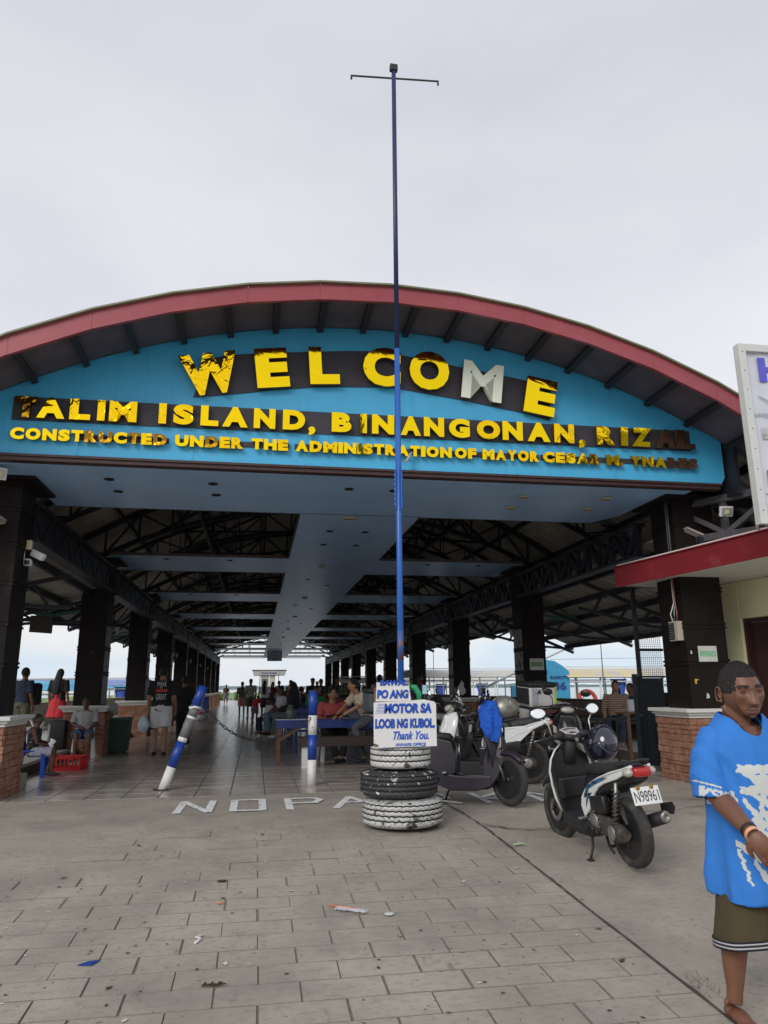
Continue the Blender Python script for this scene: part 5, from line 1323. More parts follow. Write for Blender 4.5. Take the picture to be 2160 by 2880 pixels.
# sleeve scribble
SP = [stroke(-.385, 1.058, -.305, 1.035, .006), stroke(-.375, 1.04, -.38, .99, .010), stroke(-.38, 1.0, -.355, 1.03, .009), stroke(-.355, 1.03, -.34, 1.0, .009), stroke(-.34, 1.025, -.315, 1.015, .010), stroke(-.335, 1.0, -.31, .985, .010), stroke(-.31, 1.02, -.315, .98, .010), stroke(-.315, .98, -.285, 1.01, .010), stroke(-.285, 1.015, -.28, .94, .012), stroke(-.265, 1.01, -.262, .93, .012)]
sm_ = np.zeros(n, bool)
for p in SP: sm_ |= inpoly(cen[:, 0]-.055, cen[:, 2]-.005, grow(p, 1.3))
sm_ &= (nor[:, 1] < .1)
mi = (wm | sm_).astype(int)
# neckline rib
M_tee = cloth('blue_tee', (.03, .19, .60), var=.06, bump=.04, bscale=300); M_teew = mat('white_print', (.58, .61, .58), .8, var=.05)
M_rib = cloth('blue_rib', (.035, .16, .50), var=.05)
shirt.materials.append(M_tee); shirt.materials.append(M_teew); shirt.polygons.foreach_set('material_index', mi.tolist())
# cut: neck opening and undersides
bmm = bmesh.new(); bmm.from_mesh(shirt); dead = []
for f in bmm.faces:
    c = f.calc_center_median()
    nk = ((c.x+.030)/.098)**2+((c.y+.008)/.112)**2
    if nk < 1 and c.z > 1.345-1.25*max(0, -c.y-.0): dead.append(f)
    elif c.z < .552 and f.normal.z < -.88 : dead.append(f)
    elif f.normal.z < -.72 and c.z < 1.02 and c.x < -.20: dead.append(f)
bmesh.ops.delete(bmm, geom=dead, context='FACES'); bmm.to_mesh(shirt); bmm.free(); shirt.update()
so_ = link('tshirt', shirt, man); sd_ = so_.modifiers.new('thick', 'SOLIDIFY'); sd_.thickness = .003; sd_.offset = -1
pts = []
for k in range(33):
    a = 2*math.pi*k/32; x = -.030+.100*math.cos(a); y = -.008+.115*math.sin(a); pts.append(V(x, y-.004*(1 if y < 0 else 0), 1.366-1.27*max(0, -y)))
mb = MB()
for dz, rr_ in ((0, .0085), (-.010, .0085), (-.019, .007)):
    mb.tube([V(-.030+(p.x+.030)*(1+abs(dz)*6), -.008+(p.y+.008)*(1+abs(dz)*6), p.z+dz) for p in pts], rr_, 8, caps=False)
mr = remesh(mb, .004, 3, 'collar'); mr.materials.append(M_rib); link('collar', mr, man)
# olive shorts with striped hem
M_oliv = cloth('olive_shorts', (.06, .043, .018), var=.1, bump=.05, bscale=200); M_strw = mat('hem_grey', (.42, .42, .45), .8); M_strk = mat('hem_black', (.01, .01, .012), .9)
mb = MB()
mb.loft([[V(w*math.cos(a)-.02, d*math.sin(a), z) for a in [2*math.pi*k/32 for k in range(32)]] for z, w, d in ((.60, .16, .11), (.70, .165, .11), (.84, .16, .11))], True)
def legtube(c0, c1, r0, r1, fl=1, wav=0): 
    R__ = []
    for i in range(9):
        t_ = i/8; c = c0.lerp(c1, t_); r = r0+(r1-r0)*t_**.55; R__.append([c+V(r*math.cos(a)*(1+wav*t_*math.sin(3*a+1)), r*fl*math.sin(a)*(1+wav*t_*math.sin(4*a)), .018*t_*math.cos(a+.9)) for a in [2*math.pi*k/28 for k in range(28)]])
    return R__
lt = legtube(V(-.088, .012, .70), V(-.168, -.045, .335), .098, .132, 1.0, .05)
mb.loft(lt, True); mb.loft(legtube(V(.10, .02, .70), V(.20, .05, .36), .10, .12), True)
sh_ = remesh(mb, .007, 4, 'shorts')
for v_ in sh_.vertices:
    c = v_.co; v_.co = c+v_.normal*(.010*noise.noise(V(c.x*10, c.y*10, c.z*3))+.003*noise.noise(V(c.x*25, c.y*25, c.z*12)))
sh_.materials.append(M_oliv); bmm = bmesh.new(); bmm.from_mesh(sh_); dead = [f for f in bmm.faces if f.normal.z < -.75 and f.calc_center_median().z < .44]
bmesh.ops.delete(bmm, geom=dead, context='FACES'); bmm.to_mesh(sh_); bmm.free(); o = link('shorts', sh_, man); s2 = o.modifiers.new('t', 'SOLIDIFY'); s2.thickness = .004
for c1, r_, tf_ in ((V(-.168, -.045, .335), .132, 1), (V(.20, .05, .36), .12, 0)):
    for j, (dz, mt_) in enumerate(((.034, M_strk), (.027, M_strw), (.019, M_strk), (.011, M_strw), (.003, M_strk))):
        mb = MB(); P = []
        for k in range(29):
            a = 2*math.pi*k/28; wv = .05 if tf_ else 0
            P.append(c1+V((r_+.002)*math.cos(a)*(1+wv*math.sin(3*a+1)), (r_+.002)*math.sin(a)*(1+wv*math.sin(4*a)), .018*math.cos(a+.9)+dz-.006))
        mb.tube(P, .0046, 6, caps=False); obj('hem_stripe', mb, mt_, man)
# wristbands, ring, cord
def ringat(c, d, r, rr, mt, name, fl=1):
    d = d.normalized(); u = d.cross(V(0, 0, 1)).normalized(); w = d.cross(u)
    mb = MB(); mb.tube([c+u*r*math.cos(a)+w*r*fl*math.sin(a) for a in [2*math.pi*k/24 for k in range(25)]], rr, 8, caps=False, flat=1); return obj(name, mb, mt, man)
for k in range(3): ringat(wrR-fd*(.010+.006*k), fd, .034, .0038, mat('cord_black', (.03, .015, .012), .7), 'wrist_cord')
for k in range(4): ringat(wrR+fd*(.006+.0035*k), fd+V(.05, 0, 0), .0325, .0036, mat('peach_band', (.72, .34, .20), .5), 'wristband')
obj('ring', MB().ell(wrR+V(.042, -.075, -.115), (.008, .007, .007), 10, 8), mat('silver', (.8, .8, .8), .15, metal=1), man)
obj('necklace_cord', MB().tube([V(-.11, .0, 1.385), V(-.09, -.062, 1.345), V(-.055, -.088, 1.292), V(-.02, -.095, 1.27), V(.01, -.085, 1.30), V(.03, -.05, 1.36)], .0016, 5), M_brow, man)
# ------------------------------------------------------------------ scooters
def wheel(parent, name, y, R_, w, steer=0, disc=False, x=0):
    e = emptypart(name, parent, (x, y, R_)); e.rotation_euler = (0, 0, steer)
    mb = MB(); pr = []; ri = R_-.078
    prof = [(ri, -w*.30), (ri+.012, -w*.42), (R_-.035, -w*.50), (R_-.014, -w*.44), (R_-.003, -w*.25), (R_, -w*.08), (R_, w*.08), (R_-.003, w*.25), (R_-.014, w*.44), (R_-.035, w*.5), (ri+.012, w*.42), (ri, w*.30)]
    N = 60; rings = []
    for i, (r, z) in enumerate(prof):
        tread = 3 <= i <= 8
        rings.append([Vector((z, (r-(.0035 if tread and (k//1) % 3 == (0 if z < 0 else 1) else 0))*math.cos(2*math.pi*k/N), (r-(.0035 if tread and k % 3 == (0 if z < 0 else 1) else 0))*math.sin(2*math.pi*k/N))) for k in range(N)])
    mb.loft(rings, False, 0, True, closed=True); obj('tyre', mb, M_dusty, e)
    mb = MB(); mb.lathe([(ri+.012, -w*.36), (ri+.004, -w*.36), (ri-.012, -w*.28), (ri-.016, 0), (ri-.012, w*.28), (ri+.004, w*.36), (ri+.012, w*.36)], 48, axis='X')
    mb.lathe([(.001, -.045), (.032, -.045), (.034, .045), (.001, .045)], 20, axis='X')
    for k in range(5):
        a = 2*math.pi*k/5
        for s_ in (-.16, .16):
            mb.bar((0, .03*math.cos(a), .03*math.sin(a)), (0, (ri-.01)*math.cos(a+s_), (ri-.01)*math.sin(a+s_)), .022, .016)
    obj('rim', mb, mat('rim_black', (.022, .022, .024), .35, metal=.3, col2=(.12, .11, .10), mix=(.6, .75), scale=14), e)
    if disc:
        mb = MB(); mb.lathe([(.06, -.052), (.105, -.052), (.105, -.048), (.06, -.048)], 36, axis='X', closed=True)
        obj('brake_disc', mb, M_alu, e)
        obj('caliper', MB().rbox((-.05, -.085, .04), (.045, .05, .075), .008), M_eng, e)
    return e
def sect(mb, secs, n=20, pw=.75, m=0, caps=True):
    """loft along y through rounded sections: (y, zc, halfwidth, halfheight)"""
    rings = []
    for (y, zc, hw, hh) in secs:
        rings.append([Vector((abs(math.cos(a))**pw*math.copysign(1, math.cos(a))*hw, y, zc+abs(math.sin(a))**pw*math.copysign(1, math.sin(a))*hh)) for a in [2*math.pi*k/n for k in range(n)]])
    return mb.loft(rings, caps, m, True)
def sideshell(mb, poly, xi, xo, m=0, taper=None):
    """side panel: outline in (y,z), lying between |x|=xi and xo, on both sides"""
    for s_ in (-1, 1):
        n = len(poly); tf = taper or (lambda y, z: 0)
        v = [Vector((s_*(xi-tf(y, z)), y, z)) for y, z in poly]+[Vector((s_*(xo-tf(y, z)), y, z)) for y, z in poly]
        f = [tuple(range(n)), tuple(reversed(range(n, 2*n)))]+[(i, n+i, n+(i+1) % n, (i+1) % n) for i in range(n)]
        if s_ > 0: f = [tuple(reversed(q)) for q in f]
        mb.add(v, f, m)
    return mb
def mirror(parent, s_, base, head, size=(.062, .012, .042), arm=None, tilt=0, cam=None):
    arm = arm or M_blk; e = emptypart('mirror', parent, head); 
    yaw = tilt
    e.rotation_euler = (R(-8), 0, yaw)
    obj('mirror_shell', MB().ell((0, .006, 0), (size[0]+.004, .02, size[2]+.004), 20, 12), M_blk, e)
    obj('mirror_face', MB().lathe([(.001, -.0151), (.80, -.0151), (.97, -.0151), (1.0, -.010), (.001, -.010)], 28, axis='Y', M=Matrix.Diagonal((size[0], 1, size[2]))), M_chr, e)
    obj('mirror_arm', MB().tube([Vector(base)-Vector(head), (Vector(base)-Vector(head))*.5+V(-s_*.03, 0, .01), (0, .008, -size[2]*.6)], .0065, 8), arm, e)
def scooter(name, label, loc, rz, lean=0, body=None, accent=None, steer=0, stand='side', plate=None, detail=True, big=1.0, group='scooters parked at the terminal entrance', shieldm=None, armm=None, mir=True, tall=0):
    B = body or M_wht; A = accent or M_blk; t = thing(name, label, 'scooter', loc, 0, group, rot=(0, lean, rz)); t.scale = (big,)*3
    Rw = .272
    wheel(t, 'rear_wheel', -.63, Rw, .10, 0, False)
    fwd = emptypart('steering', t, (0, .36, .80)); fwd.rotation_euler = (0, 0, steer); fo = (0, .36, .80)
    def fp(nm, mb, m_, parent=None, bev=0): return obj(nm, mb, m_, parent or t, bev=bev)
    def sp_(nm, mb, m_, bev=0): mb.v = [(x-fo[0], y-fo[1], z-fo[2]) for x, y, z in mb.v]; return obj(nm, mb, m_, fwd, bev=bev)
    # front end (turns with the bars)
    w = emptypart('front_wheel', fwd, (0, .63-.36, Rw-.80))
    tmp = wheel(t, 'x', 0, Rw, .085, 0, True)
    for c in list(tmp.children): c.parent = fwd; c.location = (0, .63-.36, Rw-.80); c.name = {'tyre': 'front_tyre', 'rim': 'front_rim', 'brake_disc': 'brake_disc', 'caliper': 'caliper'}[c.name.split('.')[0]]
    bpy.data.objects.remove(tmp); bpy.data.objects.remove(w)
    mb = MB()
    for s_ in (-1, 1): mb.cyl((s_*.072, .63, Rw), (s_*.072, .50, .52), .017, .017, 12).cyl((s_*.072, .52, .48), (s_*.066, .44, .66), .0135, .0135, 12)
    mb.cyl((0, .46, .62), (0, .36, .86), .025); sp_('fork', mb, mat('fork_grey', (.10, .10, .11), .35, metal=.6))
    mb = MB(); rings = []
    for k in range(9):
        a = R(42+k*10.5); rr = Rw+.028; cy, cz = .63+rr*math.cos(a), Rw+rr*math.sin(a); hw = .058-.012*abs(k-4)/4
        rings.append([Vector((x, cy+dz*math.cos(a), cz+dz*math.sin(a))) for x, dz in ((-hw, -.03), (-hw, .0), (-hw*.6, .014), (0, .018), (hw*.6, .014), (hw, 0), (hw, -.03), (hw-.006, -.03), (hw*.55, .006), (0, .010), (-hw*.55, .006), (-hw+.006, -.03))])
    mb.loft(rings, True); sp_('front_fender', mb, M_blk if B is M_wht else B)
    # handlebar and cover
    mb = MB(); sect(mb, [(.16, .975, .05, .02), (.20, .985, .085, .035), (.27, .985, .10, .05), (.34, .965, .085, .055), (.40, .93, .05, .03)], 20, .8)
    for s_ in (-1, 1): mb.tube([(s_*.06, .27, .985), (s_*.15, .25, .99), (s_*.215, .225, .985)], [.045, .034, .026], 12)
    mb.tube([(0, .26, .96), (0, .31, .84), (0, .34, .74)], [.062, .058, .07], 14)
    sp_('handlebar_cover', mb, M_blkm)
    mb = MB()
    for s_ in (-1, 1): mb.tube([(s_*.215, .225, .985), (s_*.345, .195, .978)], .0165, 12); mb.ell((s_*.35, .194, .978), (.012, .02, .02), 10, 8)
    mb.v = [(x-fo[0], y-fo[1], z-fo[2]) for x, y, z in mb.v]; islands('grip', mb, M_rub, fwd)
    mb = MB()
    for s_ in (-1, 1): mb.tube([(s_*.20, .26, .985), (s_*.26, .29, .975), (s_*.36, .265, .968), (s_*.385, .26, .966)], [.008, .007, .006, .008], 8)
    mb.v = [(x-fo[0], y-fo[1], z-fo[2]) for x, y, z in mb.v]; islands('brake_lever', mb, M_alu, fwd)
    mb = MB().prism([(-.075, -.01), (-.095, .075), (0, .115), (.095, .075), (.075, -.01), (0, -.055)], 0, .010, Matrix.Translation((0, .215, 1.012)) @ Matrix.Rotation(R(22), 4, 'X')); sp_('instrument_panel', mb, mat('dial_white', (.50, .46, .47), .15, coat=.8, col2=(.40, .30, .30), scale=20), .003)
    mb = MB().prism([(-.06, .04), (-.07, .062), (0, .09), (.07, .062), (.06, .04), (0, .055)], .0105, .0125, Matrix.Translation((0, .215, 1.012)) @ Matrix.Rotation(R(22), 4, 'X')); sp_('dial_scale', mb, M_gry)
    obj('ignition', MB().cyl((0, .16-.36, .955-.8), (0, .14-.36, .955-.8), .016, .016, 14), M_alu, fwd)
    # headlight unit between bars
    mb = MB(); mb.ell((0, .375, .95), (.11, .07, .055), 18, 12); sp_('headlight', mb, M_clr if B is not M_wht or True else B)
    if mir:
        for s_ in (-1, 1): mirror(t, s_, (s_*.19, .26, 1.0), (s_*.285, .285, 1.17+tall), (.072, .012, .048), armm or M_blk, R(12*s_))
    mb = MB()
    for s_ in (-1, 1): mb.tube([(s_*.20, .27, .975), (s_*.17, .36, .99), (s_*.10, .42, .92), (s_*.05, .40, .80)], .0055, 6)
    for o_ in islands('cable', mb, M_blkm, t): pass
    # front shield: outer skin
    def shield(sections, th, nm, m_, bulge):
        mb = MB(); rings = []
        for (z, y0, hw, dep) in sections:
            out = []; inn = []
            for k in range(13):
                u = -1+2*k/12; x = hw*u; y = y0+dep*(1-abs(u)**2.2); out.append(Vector((x, y, z))); inn.append(Vector((x*(1-th/hw), y-th*1.2, z)))
            rings.append(out+list(reversed(inn)))
        mb.loft(rings, True); return fp(nm, mb, m_)
    SHS = [(.30, .37, .13, .09), (.42, .38, .175, .10), (.55, .36, .205, .15), (.68, .33, .225, .19), (.78, .30, .215, .19), (.86, .29, .17, .16), (.915, .30, .10, .10)]
    shield(SHS, .012, 'front_cowl', B, 0)
    fp('leg_shield', MB().prism([(-.11, .28), (-.16, .45), (-.175, .60), (-.20, .72), (-.185, .80), (-.08, .87), (.08, .87), (.185, .80), (.20, .72), (.175, .60), (.16, .45), (.11, .28)], .315, .345, Matrix(((1, 0, 0, 0), (0, 0, 1, 0), (0, 1, 0, 0), (0, 0, 0, 1)))), shieldm or M_blk, bev=.012)
    fp('inner_box', MB().prism([(-.15, .43), (-.165, .62), (.165, .62), (.15, .43)], .23, .316, Matrix(((1, 0, 0, 0), (0, 0, 1, 0), (0, 1, 0, 0), (0, 0, 0, 1)))), M_blk, bev=.02)
    for s_ in (-1, 1): fp('turn_signal', MB().prism([(0, 0), (.06, .02), (.075, .13), (.015, .10)], -.006, .008, Matrix.Translation((s_*.15, .455, .60)) @ Matrix.Rotation(R(90 if s_ > 0 else 90), 4, 'X') @ Matrix.Rotation(R(28*s_), 4, 'Y')), M_clr, bev=.003)
    # nose badge strip
    fp('nose_trim', MB().prism([(-.05, .80), (0, .70), (.05, .80), (.03, .86), (-.03, .86)], .495, .51, Matrix(((1, 0, 0, 0), (0, 0, 1, 0), (0, 1, 0, 0), (0, 0, 0, 1)))), A, bev=.005)
    # floorboard
    mb = MB(); mb.loft([[Vector((x, y, z)) for x, z in ((-hw, zt-.07), (-hw, zt), (-hw+.02, zt+.012), (hw-.02, zt+.012), (hw, zt), (hw, zt-.07), (hw*.6, zt-.13), (-hw*.6, zt-.13))] for y, hw, zt in ((.40, .11, .33), (.30, .15, .29), (.10, .165, .275), (-.12, .165, .285), (-.22, .15, .34))], True, 0, False)
    fp('floorboard', mb, M_blkm, bev=.008)
    # body under the seat, centre and side skins
    mb = MB(); sect(mb, [(-.06, .46, .09, .17), (-.14, .50, .12, .20), (-.26, .56, .13, .17), (-.42, .62, .125, .12), (-.60, .67, .115, .09), (-.80, .72, .095, .06), (-.90, .74, .07, .04)], 20, .7); fp('centre_body', mb, M_blk)
    poly = [(-.13, .33), (-.085, .42), (-.11, .50), (-.20, .58), (-.30, .64), (-.45, .70), (-.62, .755), (-.80, .80), (-.915, .835), (-.925, .815), (-.86, .765), (-.72, .705), (-.55, .655), (-.44, .61), (-.36, .55), (-.29, .47), (-.22, .39)]
    mb = MB(); sideshell(mb, poly, .118, .148, 0, lambda y, z: .05*max(0, (-y-.55))/.35*1.0); islands('side_cowl', mb, B, t, bev=.013)
    if accent is not None:
        mb = MB(); sideshell(mb, [(-.17, .50), (-.28, .585), (-.45, .655), (-.62, .715), (-.52, .70), (-.36, .655), (-.24, .60)], .149, .1515, 0, lambda y, z: .05*max(0, (-y-.55))/.35); islands('side_decal', mb, A, t)
        mb = MB(); sideshell(mb, [(-.19, .42), (-.25, .50), (-.33, .56), (-.27, .55), (-.21, .49)], .149, .152, 0); islands('side_decal', mb, A, t)
    # closed side panels of the bulkier scooters
    if not plate:
        mb = MB(); sideshell(mb, [(.30, .90), (.40, .84), (.50, .66), (.52, .50), (.44, .30), (.34, .18), (.27, .20), (.27, .55)], .12, .165, 0, lambda y, z: .06*max(0, (z-.6)/.3)); islands('front_side_panel', mb, B, t, bev=.012)
        mb = MB(); sideshell(mb, [(-.05, .34), (-.04, .50), (-.10, .68), (-.30, .72), (-.56, .74), (-.70, .70), (-.58, .60), (-.40, .45), (-.28, .28), (-.16, .22)], .12, .158, 0, lambda y, z: .03*max(0, (-y-.4)/.3)); islands('body_side_panel', mb, B, t, bev=.014)
        mb = MB(); sideshell(mb, [(.36, .31), (.36, .20), (.20, .145), (-.10, .14), (-.26, .20), (-.20, .32), (.05, .30)], .13, .172, 0); islands('lower_side_panel', mb, B if B is not M_wht else M_blkm, t, bev=.012)
        fp('chest_panel', MB().prism([(-.12, .25), (-.15, .60), (-.11, .88), (.11, .88), (.15, .60), (.12, .25)], .30, .46, Matrix(((1, 0, 0, 0), (0, 0, 1, 0), (0, 1, 0, 0), (0, 0, 0, 1)))), B, bev=.03)
    # seat
    mb = MB(); secs = [(-.10, .70, .06, .03), (-.14, .725, .095, .045), (-.26, .735, .115, .045), (-.42, .745, .125, .045), (-.50, .765, .13, .048), (-.64, .785, .115, .045), (-.80, .80, .09, .035), (-.86, .805, .05, .02)]
    sect(mb, secs, 22, .7); fp('seat', mb, M_blkm if not big > 1 else mat('seat_grey', (.045, .045, .05), .7))
    mb = MB(); mb.tube([(-.10, -.70, .80), (-.105, -.82, .835), (-.07, -.92, .86), (0, -.945, .868), (.07, -.92, .86), (.105, -.82, .835), (.10, -.70, .80)], [.012, .016, .017, .018, .017, .016, .012], 10, flat=.7); fp('grab_rail', mb, M_blkm)
    # tail light
    fp('tail_light', MB().rbox((0, -.915, .775), (.15, .09, .075), .022), M_redl)
    for s_ in (-1, 1): fp('rear_signal', MB().ell((s_*.10, -.885, .775), (.042, .055, .036), 14, 10), M_clr)
    # rear fender with plate
    fp('rear_fender', MB().prism([(-.075, .72), (-.085, .60), (-.075, .46), (-.05, .37), (.05, .37), (.075, .46), (.085, .60), (.075, .72)], -.012, 0, Matrix.Translation((0, -.82, 0)) @ Matrix.Rotation(R(-16), 4, 'X') @ Matrix(((1, 0, 0, 0), (0, 0, 1, .07), (0, 1, 0, 0), (0, 0, 0, 1))) ), mat('fender_grey', (.075, .075, .08), .55), bev=.008)
    # engine, transmission case, exhaust
    mb = MB(); mb.loft([[Vector((-.075-.055*math.cos(a)*.0-(.045 if False else 0)+.045*math.sin(a)*0-.05*0+math.sin(a)*.0+(-.03 if 0 else 0)+.0, y, z)) for a in (0,)] for y, z in ()] or [[V(0, 0, 0)]*3]*2, False) if False else None
    rings = []
    for (y, z, hh) in ((-.22, .33, .05), (-.27, .33, .095), (-.36, .325, .105), (-.48, .30, .085), (-.58, .28, .08), (-.67, .275, .075), (-.715, .272, .045)):
        rings.append([Vector((-.105+.055*math.cos(a), y, z+hh*math.sin(a))) for a in [2*math.pi*k/18 for k in range(18)]])
    fp('transmission_case', MB().loft(rings, True), M_eng)
    mb = MB(); mb.rbox((0, -.30, .34), (.16, .22, .16), .03).cyl((0, -.20, .34), (0, -.08, .36), .055, .05, 14)
    for k in range(5): mb.rbox((0, -.10-.022*k, .355), (.14, .008, .12), .002)
    fp('engine', mb, M_eng)
    fp('air_cleaner', MB().rbox((-.125, -.40, .47), (.075, .25, .15), .025, rotx(R(-8))), M_blk)
    mb = MB(); mb.ell((-.163, -.33, .33), (.014, .07, .07), 16, 10).ell((-.163, -.60, .28), (.012, .06, .06), 16, 10)
    for k in range(7): a = R(k*51); mb.cyl((-.160, -.33+.085*math.cos(a), .33+.085*math.sin(a)), (-.17, -.33+.085*math.cos(a), .33+.085*math.sin(a)), .008, .008, 8)
    islands('case_cover', mb, M_alu, t)
    fp('kick_lever', MB().tube([(-.165, -.42, .28), (-.18, -.40, .27), (-.185, -.25, .30), (-.20, -.22, .30)], .009, 8), M_blkm)
    mb = MB(); n = 60; mb.tube([(-.115+.030*math.cos(k*.9), -.60-.09*k/n*1.0+.030*math.sin(k*.9)*.9, .33+.30*k/n) for k in range(n)], .0065, 6); fp('shock_spring', mb, M_eng)
    fp('shock_absorber', MB().cyl((-.115, -.59, .31), (-.115, -.70, .68), .016, .016, 10), M_alu)
    mb = MB(); mb.tube([(.10, -.20, .24), (.12, -.35, .22), (.13, -.45, .26)], .018, 10); mb.tube([(.135, -.45, .27), (.145, -.60, .32), (.15, -.92, .42)], [.045, .055, .05], 18); fp('exhaust', mb, M_blkm)
    fp('exhaust_tip', MB().lathe([(.012, 0), (.02, -.02), (.040, -.02), (.048, -.004), (.046, .01)], 20, axis='Y', c=(.15, -.925, .42)), M_alu)
    fp('exhaust_guard', MB().prism([(-.80, .42), (-.97, .44), (-1.0, .50), (-.97, .535), (-.80, .50)], .195, .205, Matrix(((0, 0, 1, 0), (1, 0, 0, 0), (0, 1, 0, 0), (0, 0, 0, 1)))), M_blkm, bev=.004)
    # undercowl and stand
    fp('under_cowl', MB().prism([(.36, .30), (.30, .21), (.05, .15), (-.18, .18), (-.22, .27), (.2, .26)], -.12, .12, Matrix(((0, 0, 1, 0), (1, 0, 0, 0), (0, 1, 0, 0), (0, 0, 0, 1)))), M_blk, bev=.02)
    if stand == 'side':
        fp('side_stand', MB().tube([(-.08, -.10, .22), (-.14, -.20, .10), (-.20, -.24, .012)], .012, 8).rbox((-.205, -.25, .010), (.05, .06, .012), .004), M_blkm)
    mb = MB()
    for s_ in (-1, 1): mb.tube([(s_*.06, -.30, .24), (s_*.09, -.40, .13), (s_*.12, -.52, .11)], .012, 8); 
    mb.bar((-.09, -.40, .13), (.09, -.40, .13), .02); fp('centre_stand', mb, M_blkm)
    islands('foot_peg', MB().rbox((-.18, -.17, .335), (.085, .05, .02), .006).rbox((.18, -.17, .335), (.085, .05, .02), .006), M_alu, t)
    if plate:
        Mp = Matrix.Translation((0, -.935, .615)) @ Matrix.Rotation(R(-20), 4, 'X')
        e = emptypart('number_plate', t, (0, -.945, .60)); e.rotation_euler = (R(-20), 0, R(-4))
        obj('plate_panel', MB().rbox((0, 0, 0), (.235, .005, .135), .002), M_white, e)
        l = letter_obj(plate, .205, .082, mat('plate_ink', (.05, .05, .055), .5), e, 'lettering', .002, .0); l.location = (-.102, -.0032, -.045)
        for s_ in (-1, 1): obj('plate_screw', MB().lathe([(.004, 0), (.012, -.004), (.018, -.001), (.02, 0)], 8, axis='Y', c=(s_*.058, -.006, .062)), mat('brass', (.35, .22, .05), .35, metal=.8), e)
    return t
M_decal = mat('blue_decal', (.02, .12, .30), .25, coat=.5, col2=(.01, .03, .09), mix=(.5, .55), scale=25)
rA, fA = Vector((2.975, 5.80)), Vector((2.845, 7.02)); PHA = R(3.0); dA = Vector((-math.sin(PHA), math.cos(PHA))); cA = rA+Vector((0, -.04))+dA*.63*.96
A_ = scooter('scooter', 'white and blue scooter with plate N98961 parked nearest on the slab', (cA.x, cA.y, gz(cA.y)), PHA, R(-4.5), M_wht, M_decal, R(4), plate='N98961', armm=mat('silver_arm', (.55, .6, .55), .3, metal=.6), big=.96, tall=.04)
l = letter_obj('BeAT', .10, .035, M_slate, A_, 'side_lettering', .002, .02, 0, .2); l.location = (-.1535, -.20, .50); l.rotation_euler = (0, R(-28), R(-90)); l.rotation_euler = (R(0), R(-28), R(-90))
mb = MB(); mb.bx(-.03, .03, .0, .004, -.02, .02)
# full-face helmet hanging on the right bar
def helmet(name, label, loc, rot, shell, visor, sc=1):
    t = thing(name, label, 'helmet', loc, 0, rot=rot); t.scale = (sc,)*3
    def hs(p):
        if p.z < -.05: p = Vector((p.x*.96, p.y*.96, -.05+(p.z+.05)*.75))
        return p
    mb = MB(); mb.ell((0, 0, 0), (.125, .155, .145), 32, 24, None, 0, hs); obj('shell', mb, shell, t)
    mb = MB(); rings = []
    for i in range(9):
        th = R(-28+i*7.5); rings.append([Vector((.129*math.sin(a)*math.cos(th), -.160*math.cos(a)*math.cos(th), .148*math.sin(th)+.01)) for a in [R(-72+j*9) for j in range(17)]]+[Vector((.124*math.sin(a)*math.cos(th), -.154*math.cos(a)*math.cos(th), .148*math.sin(th)+.01)) for a in [R(72-j*9) for j in range(17)]])
    mb.loft(rings, True); obj('visor', mb, visor, t)
    obj('neck_trim', MB().lathe([(.085, -.118), (.10, -.13), (.108, -.118), (.105, -.105)], 28, c=(0, .0, 0), M=Matrix.Diagonal((1, 1.22, 1))), M_blkm, t)
    obj('chin_vent', MB().rbox((0, -.150, -.072), (.06, .012, .016), .004), M_gry, t)
    for s_ in (-1, 1): obj('visor_pivot', MB().lathe([(.001, .008), (.02, .006), (.024, 0)], 16, axis='X', c=(s_*.128, -.02, .01)), M_gry, t)
    obj('strap', MB().tube([(-.08, 0, -.11), (-.04, -.02, -.19), (.03, -.02, -.19), (.08, 0, -.11)], .007, 6, flat=.4), M_blkm, t)
    return t
M_hel = mat('gloss_black', (.012, .013, .03), .08, coat=1, var=.1); M_vis = mat('dark_visor', (.008, .010, .03), .05, coat=1)
def Aw(p): return (Matrix.Translation((cA.x, cA.y, gz(cA.y))) @ Matrix.Rotation(PHA, 4, 'Z') @ Matrix.Rotation(R(-4.5), 4, 'Y') @ Matrix.Scale(.96, 4)) @ Vector(p)
hp_ = Aw((.27, .15, .90)); hb_ = helmet('helmet', 'glossy black full-face helmet hanging on the near scooter handlebar', hp_, (R(62), R(12), R(10)), M_hel, M_vis, 1.05)
obj('badge', MB().lathe([(.001, -.001), (.022, -.001), (.024, .002)], 20, axis='Y', M=Matrix.Diagonal((1.5, 1, .6)), c=(.0, -.132, -.10)), M_white, hb_)
# black scooter
fB = Vector((2.97, 8.42)); hdB = R(-66); dB = Vector((math.sin(-hdB), math.cos(-hdB))); dB = Vector((.90, -.43)).normalized(); cB = fB-dB*.63
M_dkv = mat('black_violet_panel', (.026, .021, .032), .42, var=.25, scale=5)
Bz = math.atan2(-dB.x, dB.y)
B_ = scooter('scooter', 'dusty black scooter behind the tyre stack with a grey helmet on its bars', (cB.x, cB.y, .0), Bz, R(-3), M_dkv, None, R(-40), plate=None, mir=True, shieldm=M_blk)
def Bw(p): return (Matrix.Translation((cB.x, cB.y, 0)) @ Matrix.Rotation(Bz, 4, 'Z') @ Matrix.Rotation(R(-3), 4, 'Y')) @ Vector(p)
M_hsil = mat('silver_grey_helmet', (.24, .23, .20), .35, metal=.5, var=.15, scale=14)
hb2 = helmet('helmet', 'scuffed silver-grey helmet resting on the black scooter', Bw((.0, .52, 1.045)), (R(-12), R(4), Bz+R(200)), M_hsil, mat('grey_visor', (.20, .19, .17), .3, metal=.4), 1.08)
mb = MB()
for a in (-50, -25, 0, 25, 50): mb.tube([(.132*math.sin(R(a))*math.cos(R(e)), .158*math.cos(R(e))*math.cos(R(a*.3)), .148*math.sin(R(e))) for e in range(-30, 91, 12)], .004, 6)
